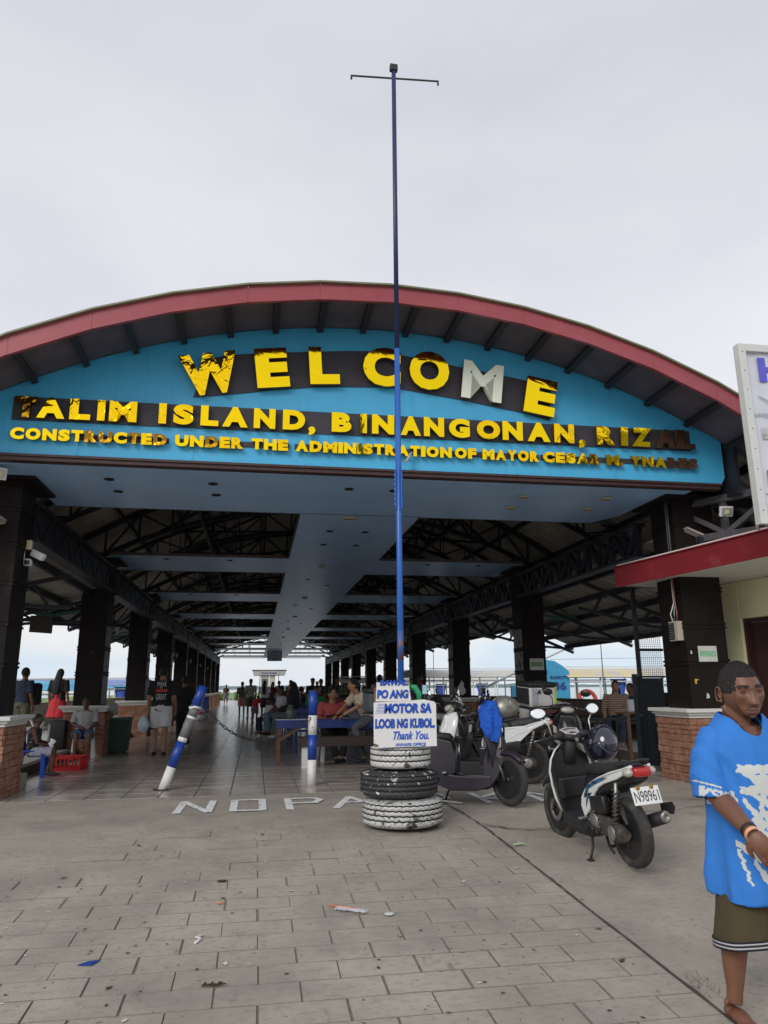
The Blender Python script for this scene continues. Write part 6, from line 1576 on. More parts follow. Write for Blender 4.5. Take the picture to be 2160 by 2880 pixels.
islands('shell_ridge', mb, M_hsil, hb2)
# blue jacket under the helmet
def drape(name, label, pts, widths, mt, thick=.012, cat='jacket'):
    mb = MB(); rings = []
    for i, (p, w) in enumerate(zip(pts, widths)):
        p = Vector(p); n_ = 26; rings.append([p+V(w*math.cos(a)*(1+.16*math.sin(3*a+i)), w*.34*math.sin(a)*(1+.3*math.sin(5*a+i*1.7)), .012*math.sin(4*a+i)) for a in [2*math.pi*k/n_ for k in range(n_)]])
    mb.loft(rings, True); me = remesh(mb, .008, 2, 'cloth')
    for v_ in me.vertices: v_.co += v_.normal*(.022*noise.noise(Vector((v_.co.x*22, v_.co.y*22, v_.co.z*7)))+.008*noise.noise(v_.co*45))
    me.materials.append(mt); o = link(name, me); return tag(o, label, cat)
P0 = Bw((.0, .33, .0)); bx_, by_ = P0.x, P0.y
jx, jy = bx_-.03, by_-.15
drape('blue_jacket', 'bright blue jacket draped under the silver helmet on the black scooter', [(jx+.02, jy+.03, 1.14), (jx-.02, jy, 1.05), (jx-.01, jy-.02, .94), (jx+.0, jy-.04, .86), (jx+.03, jy-.05, .76), (jx+.05, jy-.05, .69)], [.08, .12, .13, .12, .085, .05], cloth('jacket_blue', (.01, .095, .50), var=.1, bump=.1, bscale=60))
# white scooter behind
dC = Vector((-.97, .20)).normalized(); rC = Vector((3.74, 10.12)); cC = rC+dC*.66
C_ = scooter('scooter', 'large white scooter parked side-on behind the black one', (cC.x, cC.y, 0), math.atan2(-dC.x, dC.y), R(-3), M_wht, None, R(8), big=1.06, armm=M_white)
# delivery scooters further back
dD = Vector((-.35, .94)).normalized()
D_ = scooter('scooter', 'dark scooter with a grey delivery box behind the notice board', (2.85, 11.6, 0), R(-95), R(-3), M_blk, None, R(10))
dE = R(72)
E_ = scooter('scooter', 'dark scooter carrying a white delivery box by the column', (4.15, 12.3, 0), R(80), R(-3), M_blk, None, R(-12), tall=.05)
F_ = scooter('scooter', 'dark scooter parked deepest beside the third right column', (3.45, 13.2, 0), R(62), R(-3), mat('bike_navy', (.02, .03, .07), .3), None, R(20), tall=.05)
F2_ = scooter('scooter', 'black scooter nose-on between the white scooter and the delivery box', (4.75, 11.2, 0), R(160), R(-3), M_blk, None, R(25), tall=.04)
def dbox(name, label, loc, rz, size, bodym, lidm, rotx_=0):
    t = thing(name, label, 'delivery box', loc, 0, rot=(rotx_, 0, rz)); w, d, h = size
    obj('box_body', MB().loft([[Vector((sx*w/2*k, sy*d/2*k, z)) for sx, sy in ((-1, -1), (1, -1), (1, 1), (-1, 1))] for z, k in ((0, .88), (h*.2, .94), (h*.78, 1))], True, 0, False), bodym, t, bev=.02)
    obj('lid', MB().rbox((0, 0, h*.89), (w*1.05, d*1.05, h*.2), .03), lidm, t); obj('lid_handle', MB().rbox((0, -d*.25, h*1.005), (w*.4, d*.18, .03), .01), lidm, t)
    obj('latch', MB().rbox((0, -d*.53, h*.76), (.06, .02, .07), .006), lidm, t); obj('base_rack', MB().bx(-w*.5, w*.5, -d*.5, d*.5, -.035, -.005), M_blkm, t, bev=.006)
    return t
bD = dbox('delivery_box', 'dark grey delivery box with a pink bird sticker', (1.92, 11.75, .93), R(8), (.42, .42, .36), mat('box_slate', (.07, .08, .095), .5), M_blkm)
mb = MB(); 
obj('sticker', MB().lathe([(.001, -.0008), (.05, -.0008), (.05, 0), (.001, 0)], 20, axis='Y', c=(.105, -.214, .13)), mat('pink_sticker', (.60, .22, .22), .5), bD)
obj('sticker', MB().prism([(.0, .0), (.16, -.01), (.155, .05), (.10, .10), (.04, .09), (.01, .05)], -.2165, -.2150, Matrix.Translation((0, 0, .04)) @ FM), mat('pale_pink', (.62, .42, .40), .5), bD)
bE = dbox('delivery_box', 'white delivery box with a black lid above the parked scooters', (4.60, 11.9, .985), R(8), (.50, .46, .40), mat('box_white', (.62, .62, .60), .45), M_blkm, R(4))
obj('box_side_panel', MB().bx(-.262, -.251, -.2, .2, .05, .30), M_blkm, bE); obj('lime_strip', MB().bx(.205, .235, -.245, -.236, .06, .33), mat('lime', (.40, .60, .05), .5), bE)
obj('label_sticker', MB().bx(-.20, -.12, -.245, -.236, .04, .30), mat('label_grey', (.45, .45, .5), .5, col2=(.3, .3, .4), scale=30), bE)
for s_ in (-1, 1): obj('emblem', MB().prism([(0, 0), (.07, .01), (.05, .07), (.02, .03)], -.247, -.238, Matrix.Translation((.02+s_*.07-(.07 if s_ < 0 else 0), 0, .22)) @ FM), M_slate, bE)
# top mirror behind, seen edge on, and a phone holder
t = thing('phone_mount', 'phone clipped to the bars of the white scooter behind the board', 'phone', (2.33, 10.25, 1.27), R(-10)); obj('phone_case', MB().rbox((0, 0, 0), (.075, .012, .14), .005), M_blkm, t); obj('screen', MB().bx(-.032, .032, -.0085, -.0065, -.06, .06), mat('phone_screen', (.35, .55, .62), .15), t); obj('clamp', MB().cyl((0, .01, -.06), (0, .03, -.2), .012), M_blkm, t)
# ------------------------------------------------------------------ people
c_grey = cloth('grey_tee', (.34, .34, .35)); c_blk = cloth('black_cloth', (.014, .014, .016)); c_navy = cloth('navy_cloth', (.02, .03, .06)); c_red = cloth('red_polo', (.42, .07, .07))
c_beige = cloth('beige_tee', (.52, .43, .33)); c_slate = cloth('slate_trousers', (.075, .08, .10)); c_white = cloth('white_cloth', (.62, .62, .64)); c_denim = cloth('denim', (.16, .24, .32)); c_dkd = cloth('dark_denim', (.05, .08, .16), var=.3)
c_maroon = cloth('maroon_cloth', (.16, .03, .03)); c_green = cloth('green_cloth', (.05, .26, .10)); c_olive = cloth('olive_cloth', (.10, .10, .06)); c_teal = cloth('teal_cloth', (.02, .09, .11)); c_pink = cloth('pink_cloth', (.5, .22, .24)); c_dress = cloth('red_dress', (.58, .035, .05))
c_brightred = cloth('bright_red_cloth', (.48, .03, .02)); c_purple = cloth('purple_cloth', (.10, .07, .16)); c_floral = mat('polka_black', (.015, .015, .018), .9, dots=((.5, .5, .5), 38, .62)); c_lav = cloth('lilac_grey', (.34, .33, .42))
c_stripe = mat('striped_brown', (.12, .055, .035), .9)
nt = c_stripe.node_tree; b_ = nt.nodes['Principled BSDF']; w_ = nt.nodes.new('ShaderNodeTexWave'); w_.bands_direction = 'Z'; w_.inputs['Scale'].default_value = 9; w_.inputs['Distortion'].default_value = 1.0
tx_ = nt.nodes.new('ShaderNodeTexCoord'); nt.links.new(tx_.outputs['Object'], w_.inputs[0]); r_ = nt.nodes.new('ShaderNodeValToRGB'); r_.color_ramp.elements[0].position = .62; r_.color_ramp.elements[0].color = (.11, .05, .03, 1); r_.color_ramp.elements[1].position = .7; r_.color_ramp.elements[1].color = (.45, .36, .30, 1)
nt.links.new(w_.outputs[0], r_.inputs[0]); nt.links.new(r_.outputs[0], b_.inputs['Base Color'])
def sitp(**k): return pose('sit', **k)
# left side
girl = person('girl in a black spotted top sitting on the blue plastic chair', sitp(wrL=(.06, -.34, .66), wrR=(-.04, -.33, .64), elR=(-.2, -.1, .70), anR=(-.1, -.42, .10), anL=(.13, -.30, .10)), (-3.36, 12.55, .0), R(95), 1.22, M_skind, c_floral, c_lav, 'short', M_shoe, .011, 'none', 'short', face=True, look=R(-25))
tag(obj('tissue', MB().ell((0, 0, 0), (.05, .02, .07), 10, 8, None, 0, lambda p: Vector((p.x+.02*math.sin(p.z*60), p.y, p.z))), M_white, None, (-3.09, 12.53, .50)), 'white tissue held by the girl on the blue chair', 'tissue')
person('man in a grey printed T-shirt sitting by the left column with eyes down', sitp(wrL=(.12, -.22, .64), wrR=(-.05, -.24, .66)), (-3.30, 15.75, 0), R(8), 1.50, M_skind, c_grey, c_dkd, 'short', M_shoe, .012, legs='short', build=1.08, face=True)
mk = person('man in a black MAKE IT GREAT T-shirt and pale shorts walking away', pose('stand', knR=(-.10, .05, .50), anR=(-.10, .14, .08), knL=(.1, -.06, .5), wrR=(-.26, -.10, .84)), (-1.90, 16.1, 0), R(180), 1.76, M_skin2, c_blk, c_white, 'short', M_shoe, .012, legs='short', build=1.12)
def on_back(p, txt, x, z, w, h, mt, y=.155):
    l = letter_obj(txt, w, h, mt, p, 'print', .002, .0); l.rotation_euler = (0, 0, R(180)); l.location = (x+w/2, y, z); return l
M_tw = mat('print_offwhite', (.6, .6, .6), .7)
on_back(mk, 'MAKE', 0, 1.30, .17, .085, M_tw, .148); on_back(mk, 'IT', 0, 1.255, .05, .035, M_tw, .15); on_back(mk, 'GREAT', 0, 1.04, .19, .11, M_tw, .16)
obj('print', MB().bx(-.11, .11, .150, .152, 1.19, 1.24), mat('print_red', (.5, .04, .03), .7), mk)
person('person in all-black clothes walking beside the man with the printed shirt', pose('stand', knL=(.1, -.08, .5), anL=(.1, -.1, .08)), (-1.62, 17.95, 0), R(175), 1.60, M_skin, c_blk, c_blk, 'short', M_white, .014, build=1.1)
person('long-haired woman in a red strap dress standing on the left walk', pose('stand'), (-4.78, 19.6, .15), R(165), 1.66, M_skin2, c_blk, None, 'long', M_shoe, .014, dress=c_dress)
bm_ = person('man in dark blue with a backpack standing by the left parapet', pose('stand'), (-4.85, 17.0, .15), R(150), 1.62, M_skin, c_navy, c_olive, 'short', M_shoe, .014)
tag(obj('backpack', MB().rbox((0, 0, 0), (.34, .20, .46), .07), cloth('backpack_black', (.015, .015, .02)), None, (-4.68, 17.13, 1.22), (0, 0, R(-35))), 'black backpack on the man in dark blue', 'backpack')
tag(obj('shopping_bag', MB().ell((0, 0, 0), (.12, .08, .17), 14, 12, None, 0, lambda p: Vector((p.x*(1-.5*max(0, p.z)/.17), p.y*(1-.4*max(0, p.z)/.17)+.01*math.sin(p.z*40), p.z))), mat('bag_paleblue', (.50, .60, .68), .35), None, (-2.22, 15.95, .62)), 'pale blue plastic bag carried by the man in the printed shirt', 'plastic bag')
# middle: the two at the table
pr_ = person('man in a red polo shirt sitting behind the blue table', sitp(wrL=(.20, -.36, .74), wrR=(-.22, -.36, .74), elL=(.29, -.10, .74), elR=(-.29, -.10, .74), anL=(.06, -.50, .08), anR=(-.04, -.46, .08)), (1.42, 14.15, 0), R(10), 1.70, M_skin2, c_red, c_blk, 'short', M_shoe, .009, build=1.15, face=True, look=R(8))
person('man in a beige T-shirt perched on the table edge with one leg up', pose('sit', pel=(0, .0, .80), hiL=(.09, -.02, .78), hiR=(-.09, -.02, .78), knR=(-.20, -.44, .80), anR=(-.02, -.34, .66), toR=(.14, -.46, .62), knL=(.16, -.36, .62), anL=(.20, -.20, .12), toL=(.20, -.5, .1), che=(0, -.13, 1.10), nec=(0, -.22, 1.24), hea=(-.01, -.32, 1.355), shL=(.185, -.19, 1.20), shR=(-.185, -.19, 1.20),
       elL=(.27, -.38, .98), wrL=(.20, -.60, .86), elR=(-.24, -.36, 1.0), wrR=(-.16, -.58, .84)), (2.02, 13.42, 0), R(-72), 1.66, M_skin2, c_beige, c_slate, 'short', M_shoe, .009, build=1.12, look=R(-10))
# seated and standing further in
person('woman in a black headscarf sitting facing the aisle', sitp(wrL=(.05, -.36, .60), wrR=(-.10, -.36, .58)), (.90, 18.0, .16), R(-80), 1.68, M_skin2, c_blk, cloth('sage_trousers', (.13, .18, .16)), 'hijab', M_white, .014, 'long', build=1.15)
person('person in light jeans and a white top sitting next to the headscarf woman', sitp(), (.70, 20.2, .12), R(-75), 1.62, M_skin, c_white, c_denim, 'long', M_shoe, .015)
person('seated child in a white and navy top at the aisle end of the row', sitp(), (.42, 21.9, .05), R(-70), 1.30, M_skin, c_white, c_navy, 'short', None, .016)
YS = 33.0
person('man in a grey cap and grey shirt standing in the aisle group', pose('stand'), (-.22, 34.0, 0), R(200), 1.72, M_skind, c_grey, c_olive, 'none', M_shoe, .018, legs='short', cap=c_blk)
person('man in olive behind the grey-capped man in the aisle', pose('stand'), (-.62, 36.0, 0), R(190), 1.62, M_skind, c_olive, c_pink, 'short', M_shoe, .02, legs='short')
person('woman in a white T-shirt with a shoulder strap standing in the aisle', pose('stand', knL=(.1, -.1, .5), anL=(.12, -.16, .08)), (.38, 33.2, 0), R(170), 1.64, M_skin, c_white, c_navy, 'long', M_shoe, .018, legs='short')
person('child in a red shirt bending forward in the aisle', pose('stand', pel=(0, .05, .84), che=(0, -.10, 1.12), nec=(0, -.22, 1.24), hea=(0, -.33, 1.30), shL=(.16, -.18, 1.20), shR=(-.16, -.18, 1.20), elL=(.2, -.3, .98), elR=(-.2, -.3, .98), wrL=(.16, -.4, .8), wrR=(-.16, -.4, .8)), (.0, 29.5, 0), R(150), 1.22, M_skin, c_brightred, mat('patterned_shorts', (.10, .11, .16), .9, dots=((.45, .45, .5), 25, .55)), 'short', None, .016, legs='short')
person('woman in maroon standing behind the white-shirted woman', pose('stand'), (.78, 35.0, 0), R(20), 1.60, M_skin, c_maroon, c_navy, 'long', M_shoe, .02)
person('lone shirtless man in pale shorts standing at the far end of the walk', pose('stand'), (-2.35, 62.0, 0), R(180), 1.62, M_skin2, None, c_white, 'none', None, .03, legs='short', cap=c_green)
crowd = [(1.25, 23.5, c_pink, 'woman in pink sitting in the first rows', 'long', -60), (1.55, 19.6, c_green, 'person in a green shirt sitting left of the striped post', 'short', 0), (1.85, 17.4, c_maroon, 'person in maroon sitting right behind the striped post', 'short', 160),
         (1.95, 20.9, c_maroon, 'dark-haired person in maroon sitting with back turned', 'short', 180), (1.15, 26.0, c_brightred, 'person in bright red sitting mid-row', 'short', -40), (1.7, 28.0, c_white, 'person in white sitting deeper in the rows', 'short', 10), (2.35, 23.0, c_blk, 'person in black sitting near the right columns', 'long', 190),
         (2.9, 26.0, c_navy, 'person in navy sitting far right of the rows', 'short', -20), (1.35, 31.0, c_maroon, 'person in maroon sitting by the standing group', 'long', 30), (2.2, 31.0, c_green, 'person in green sitting far back in the rows', 'short', 0), (.95, 28.5, c_pink, 'child-sized person in pink at the aisle edge', 'short', -90), (2.75, 19.2, c_brightred, 'person in red-brown sitting behind the beige-shirted man', 'long', 20)]
crowd += [(1.45, 24.8, c_navy, 'person in navy sitting behind the woman in pink', 'short', 120), (2.05, 24.8, c_maroon, 'person in maroon sitting in the middle of the rows', 'short', 0), (.85, 24.0, c_white, 'person in white at the aisle end behind the child', 'short', -80), (2.6, 21.5, c_blk, 'person in black two rows behind the beige-shirted man', 'short', 30), (1.0, 31.8, c_denim, 'person in denim blue at the back aisle end', 'short', -60), (2.9, 30.2, c_brightred, 'person in red at the far right of the back rows', 'short', 0)]
for (x, y, c_, lb, hr, a) in crowd:
    person(lb, sitp(), (x, y, .14), R(a), 1.55+.1*random.random(), random.choice((M_skin, M_skin2, M_skind)), c_, random.choice((c_navy, c_blk, c_denim)), hr, None, .018, group='people waiting on the benches')
stand_ = [(2.05, 27.5, c_blk, 'man in a dark cap standing among the seated crowd', True), (2.45, 28.6, c_navy, 'shorter dark figure standing beside the capped man', False), (2.75, 25.5, c_olive, 'man with a round cap standing deeper in the crowd', True), (3.55, 21.5, c_pink, 'person in pink standing in front of the right columns', False), (4.06, 18.4, c_purple, 'man in purple standing against the fourth right column', False), (1.9, 40.0, c_teal, 'distant person in teal behind the crowd', False), (1.15, 38.0, c_white, 'distant person in white standing left of the crowd', False), (2.9, 36.0, c_maroon, 'person in maroon standing behind the back rows', False), (1.55, 34.0, c_navy, 'person in navy standing just behind the seated crowd', True)]
for (x, y, c_, lb, cp_) in stand_:
    person(lb, pose('stand'), (x, y, 0), R(random.choice((0, 30, 180))), 1.62+.06*random.random(), random.choice((M_skin, M_skind)), c_, random.choice((c_navy, c_blk)), 'none' if cp_ else 'short', None, .02, cap=c_blk if cp_ else None, group='people standing in the waiting crowd')
# right side
person('long-haired woman in a brown striped top sitting on the right bench', sitp(wrL=(.0, -.30, .66), wrR=(-.20, -.24, .62), hea=(.02, -.07, 1.16)), (6.98, 13.8, .18), R(-35), 1.60, M_skin2, c_stripe, c_navy, 'long', None, .011, 'long', face=True, build=1.05)
person('man in a teal shirt sitting in profile behind the striped woman', sitp(), (7.62, 14.35, .16), R(-70), 1.56, M_skin, c_teal, c_navy, 'short', None, .012)
person('person in dark clothes sitting by the gate at right', sitp(), (8.05, 14.0, .2), R(-60), 1.6, M_skin, c_blk, c_blk, 'short', None, .014)

# ------------------------------------------------------------------ furniture and props
def table(name, label, x0, x1, y0, y1, z, th, topm, legm, cat='table', apron=0, legs=True, lw=.05):
    cx_, cy_ = (x0+x1)/2, (y0+y1)/2; t = thing(name, label, cat, (cx_, cy_, 0)); W, D = (x1-x0)/2, (y1-y0)/2
    obj('tabletop' if cat == 'table' else 'seat', MB().bx(-W, W, -D, D, z-th, z), topm, t, bev=.004)
    if apron: obj('apron', MB().bx(-W+.01, W-.01, -D+.002, -D+.03, z-th-apron, z-th-.001).bx(-W+.01, W-.01, D-.03, D-.002, z-th-apron, z-th-.001), topm, t)
    for sx in (-1, 1):
        for sy in (-1, 1): obj('leg', MB().bx(sx*(W-lw)-lw/2, sx*(W-lw)+lw/2, sy*(D-lw)-lw/2, sy*(D-lw)+lw/2, 0, z-th-.001), legm, t)
    return t
M_wood = mat('weathered_wood', (.12, .065, .04), .8, var=.3, scale=3, stretch=(1, 8, 8)); M_dwood = mat('dark_wood', (.035, .025, .02), .7, var=.3, scale=4); M_bst = mat('blue_steel', (.012, .03, .14), .45, var=.2)
tb = table('long_table', 'long blue-edged table where two men sit', .36, 2.35, 13.2, 13.95, .765, .03, mat('table_blue', (.012, .035, .17), .35, var=.2), M_wood, apron=.11, lw=.055)
obj('table_sheet', MB().bx(-.99, -.35, -.36, -.05, .766, .770), M_white, tb)
obj('brace', MB().bar((-.94, -.34, .42), (-.55, -.34, .66), .05, .05), M_wood, tb)
bn = table('wooden_bench', 'heavy dark wooden bench in front of the blue table', .74, 2.5, 12.75, 13.05, .50, .15, M_dwood, M_whitew, cat='bench', lw=.11)
tag(obj('green_jug', MB().cyl((0, 0, 0), (0, 0, .20), .07, .07, 16).cyl((0, 0, .20), (0, 0, .24), .04, .04, 12), mat('jug_green', (.06, .09, .07), .4), None, (.62, 13.5, .77)), 'dark green water jug standing on the table beside the post', 'jug')
tag(drape('black_bag', 'crumpled black bag lying on the table by the red-shirted man', [(1.28, 13.4, .80), (1.36, 13.4, .83), (1.5, 13.4, .84), (1.62, 13.4, .80)], [.07, .09, .09, .05], c_blk, cat='bag'), 'crumpled black bag lying on the table by the red-shirted man', 'bag')
for i, y in enumerate((15.6, 17.6, 19.6, 21.6, 23.6, 25.6, 27.6)):
    t = thing('waiting_bench', ['blue steel waiting bench just behind the table', 'blue steel waiting bench second from the table', 'blue steel waiting bench third from the table', 'blue steel waiting bench under the headscarf woman', 'blue steel waiting bench fifth from the table', 'blue steel waiting bench sixth from the table', 'blue steel waiting bench deepest in the row'][i], 'bench', (1.9, y, 0), group='blue waiting benches')
    for k in range(5): obj('slat', MB().bx(-1.15, 1.5, -.2+k*.085, -.135+k*.085, .44, .465), M_bst, t)
    for k in range(3): obj('back_slat', MB().bx(-1.15, 1.5, .24, .265, .60+k*.1, .66+k*.1), M_bst, t)
    for x in (-1.05, .2, 1.4): obj('leg_frame', MB().bar((x, -.2, 0), (x, -.18, .44), .035).bar((x, .22, 0), (x, .25, .88), .035).bar((x, -.2, .42), (x, .22, .42), .035), M_bst, t)
# blue plastic chair
def plastic_chair(label, loc, rz, mt, s=1):
    t = thing('plastic_chair', label, 'chair', loc, rz, rot=None); t.scale = (s,)*3
    mb = MB(); n = 12; rings = []
    mb.rbox((0, .0, .42), (.42, .42, .03), .012); obj('seat', mb, mt, t)
    rings = []
    for z, w, y in ((.44, .19, .20), (.60, .20, .225), (.74, .20, .25), (.82, .15, .265)):
        rings.append([Vector((w*u, y-.05*(u*u), z)) for u in [-1+2*k/10 for k in range(11)]]+[Vector((w*u, y-.05*(u*u)+.014, z)) for u in [1-2*k/10 for k in range(11)]])
    obj('backrest', MB().loft(rings, True), mt, t)
    for sx in (-1, 1):
        obj('leg', MB().loft([[Vector((sx*(.185+e)+a*.03, -.18-e*.6+b*.03, z)) for a, b in ((-1, -1), (1, -1), (1, 1), (-1, 1))] for z, e in ((.42, 0), (.0, .03))], True, 0, False), mt, t)
        obj('leg', MB().loft([[Vector((sx*(.185+e)+a*.028, .19+e*1.4+b*.028, z)) for a, b in ((-1, -1), (1, -1), (1, 1), (-1, 1))] for z, e in ((.44, 0), (.0, .04))], True, 0, False), mt, t)
    return t
M_pb = mat('chair_blue', (.012, .06, .36), .3, var=.1); M_pw = mat('chair_white', (.62, .62, .60), .4)
plastic_chair('deep blue plastic chair the girl sits on by the left pedestal', (-3.36, 12.6, 0), R(95), M_pb, .93)
plastic_chair('white plastic chair under the man in the grey T-shirt', (-3.30, 15.78, -.02), R(8), M_pw, .9)
plastic_chair('white plastic chair under the man in the red polo', (1.42, 14.2, 0), R(8), M_pw)
# red crate
t = thing('red_crate', 'red plastic crate lying on the tiles by the girl', 'crate', (-3.05, 13.55, .005), R(-6)); M_cr = mat('crate_red', (.50, .015, .02), .4, var=.1)
W, D, H_ = .27, .19, .22
obj('base', MB().bx(-W, W, -D, D, 0, .012), M_cr, t)
for (a, b, c, d) in ((-W, W, -D, -D+.012), (-W, W, D-.012, D), (-W, -W+.012, -D+.012, D-.012), (W-.012, W, -D+.012, D-.012)):
    mb = MB(); mb.bx(a, b, c, d, H_-.04, H_).bx(a, b, c, d, .012, .05)
    for k in range(9):
        u = k/8
        if b-a > d-c: x = a+(b-a-.02)*u; mb.bx(x, x+.02, c, d, .05, H_-.04)
        else: y = c+(d-c-.02)*u; mb.bx(a, b, y, y+.02, .05, H_-.04)
    obj('crate_side', mb, M_cr, t)
# bin
t = thing('waste_bin', 'dark green waste bin beside the seated man in grey', 'bin', (-2.88, 16.95, 0)); M_bin = mat('bin_green', (.012, .045, .025), .5, var=.15)
obj('bin_body', MB().loft([[Vector((x*k, y*k, z)) for x, y in ((-.26, -.26), (.26, -.26), (.26, .26), (-.26, .26))] for z, k in ((.02, .85), (.68, 1))], True, 0, False), M_bin, t, bev=.02)
obj('rim', MB().rbox((0, 0, .70), (.56, .56, .04), .012), mat('bin_rim', (.05, .14, .08), .4), t)
tag(obj('black_drum', MB().rbox((0, 0, .28), (.34, .45, .56), .04), M_blkm, None, (-3.88, 16.2, .15)), 'black cabinet standing behind the seated man at left', 'cabinet')
t = thing('folded_chair', 'white folded chair frame leaning on the left walk', 'chair', (-4.1, 15.6, .15)); M_ow = mat('offwhite_frame', (.45, .44, .40), .5)
for a, b in (((-.2, 0, .02), (.08, 0, .55)), ((.10, .05, .02), (-.20, .05, .62)), ((.14, .1, 0), (.16, .1, .50)), ((-.25, .0, .02), (.2, .0, .02))): obj('frame_tube', MB().cyl(a, b, .025, .025, 8), M_ow, t)
tag(obj('fallen_pole', MB().cyl((0, 0, 0), (1.3, .1, .04), .045, .045, 10), M_ow, None, (-5.2, 16.2, .52)), 'thick whitish pipe lying across behind the folded chair', 'pipe')
# full plastic sack
t = thing('plastic_sack', 'bulging white plastic sack with red lettering by the left columns', 'sack', (-2.25, 32.5, 0))
sk = remesh(MB().ell((0, 0, .27), (.30, .24, .28), 20, 14, None, 0, lambda p: Vector((p.x*(1-.55*max(0, p.z)/.28), p.y*(1-.5*max(0, p.z)/.28), p.z))).ell((0, 0, .55), (.07, .06, .10)), .02, 2, 'sack')
for v_ in sk.vertices: v_.co += v_.normal*.03*noise.noise(v_.co*9)
sk.materials.append(mat('sack_white', (.45, .45, .48), .4)); link('sack_body', sk, t); l = letter_obj('SM', .2, .14, mat('print_red', (.5, .04, .03), .7), t, 'lettering', .01, .04); l.location = (-.1, -.27, .28)
tag(obj('blue_drum', MB().lathe([(.001, 0), (.27, 0), (.28, .02), (.28, .86), (.27, .88), (.001, .88)], 24), M_bluep, None, (-2.7, 41.5, 0)), 'blue drum standing past the left columns', 'drum')
# right benches, gate and rack
t = thing('bench_back', 'long brown bench backrest between the right columns', 'bench', (7.8, 16.2, .15)); M_bb = mat('bench_brown', (.075, .05, .035), .7, var=.2)
obj('backrest_board', MB().bx(-.95, 1.2, 0, .04, .50, .82), M_bb, t); obj('backrest_board', MB().bx(-.95, 1.2, .0, .04, .18, .45), M_bb, t); obj('seat', MB().bx(-.95, 1.2, -.45, -.01, .40, .44), M_bb, t); obj('leg', MB().bx(-.9, -.84, -.4, .04, 0, .395), M_bb, t); obj('leg', MB().bx(1.1, 1.16, -.4, .04, 0, .395), M_bb, t)
t = thing('wooden_bench', 'dark bench under the striped woman and the teal-shirted man', 'bench', (7.2, 14.1, .15)); obj('seat', MB().bx(-.75, 1.3, -.25, .25, .42, .47), M_dwood, t)
for x in (-.6, 1.15): obj('leg', MB().bx(x-.03, x+.03, -.2, .2, 0, .415), M_dwood, t)
t = thing('steel_rack', 'black steel rail stand in front of the right kerb', 'stand', (6.55, 12.6, 0))
for x in (-.55, -.2, .25): islands('leg', MB().bar((x, 0, 0), (x, 0, .72), .025).bar((x, .5, 0), (x, .5, .72), .025), M_steel, t)
obj('top_rail', MB().bar((-.55, 0, .72), (.25, 0, .72), .03).bar((-.55, .5, .72), (.25, .5, .72), .03).bar((-.55, 0, .72), (-.55, .5, .72), .03).bar((.25, 0, .72), (.25, .5, .72), .03), M_steel, t)
t = thing('steel_gate', 'tall black steel gate leaf with wire mesh beside the right pedestal', 'gate', (5.98, 10.85, 0)); M_gt = mat('gate_black', (.012, .016, .022), .45, var=.3)
islands('gate_post', MB().bar((.02, .15, 0), (.02, .15, 3.0), .055).bar((-.16, .0, 0), (-.16, .0, 1.48), .05), M_gt, t)
islands('gate_rail', MB().bar((-.16, 0, 1.46), (.02, .15, 1.46), .04).bar((-.16, 0, .85), (.02, .15, .85), .04).bar((-.16, 0, .12), (.02, .15, .12), .04), M_gt, t)
for k in range(3): obj('gate_bar', MB().bar((-.16+.045*(k+1), .0375*(k+1), .12), (-.16+.045*(k+1), .0375*(k+1), 1.46), .016), M_gt, t)
obj('gate_panel', MB().bx(.05, .42, .16, .175, .1, 1.42), M_gt, t); islands('gate_rail', MB().bar((.02, .16, 1.86), (.46, .16, 1.86), .04).bar((.02, .16, 1.44), (.46, .16, 1.44), .03).bar((.02, .16, 2.3), (.46, .16, 2.3), .04), M_gt, t)
mb = MB()
for k in range(12): mb.bar((.05+k*.034, .165, 1.44), (.05+k*.034, .165, 2.3), .004)
for k in range(26): mb.bar((.03, .165, 1.44+k*.034), (.45, .165, 1.44+k*.034), .004)
o = obj('wire_mesh', mb, M_gt, t); o['kind'] = 'stuff'
tag(obj('white_parcel', MB().rbox((0, 0, 0), (.22, .1, .2), .01), mat('parcel_lilac', (.42, .42, .5), .5), None, (6.45, 12.1, .97)), 'pale parcel standing on the shelf behind the gate', 'parcel')
tag(obj('gate_shelf', MB().bx(-.25, .35, -.2, .2, 0, .03).bx(-.24, -.2, -.2, -.16, -.84, 0).bx(.3, .34, -.2, -.16, -.84, 0), M_wood, None, (6.45, 12.1, .84)), 'small wooden shelf standing behind the steel gate', 'shelf')
# carriage lamps on the columns
M_lan = mat('lantern_black', (.01, .01, .012), .4)
for k in range(1, 7):
    for s_ in (-1, 1):
        xi = -3.15 if s_ < 0 else 6.05; t = thing('column_lantern', 'black carriage lamp on the %s %s column from the entrance' % (ORD[k], 'left' if s_ < 0 else 'right'), 'wall lamp', (xi, COLY[k]+.3, 2.55), 0, 'lanterns on the column faces')
        q = -s_
        obj('arm', MB().tube([(0, 0, .1), (q*.1, 0, .16), (q*.16, 0, .08)], .01, 6), M_lan, t); obj('lantern_glass', MB().lathe([(.03, -.10), (.06, .06)], 8, c=(q*.16, 0, 0), sm=False), mat('lamp_glass_grey', (.3, .3, .28), .2), t)
        obj('cap', MB().lathe([(.085, .06), (.02, .11), (.001, .12)], 8, c=(q*.16, 0, 0), sm=False), M_lan, t)
tag(obj('hanging_board', MB().bx(-.22, .22, -.02, .02, -.17, .17), M_dwood, None, (-4.42, 16.2, 2.62), (R(12), R(4), 0)), 'dark board hanging under the left side roof truss', 'board')
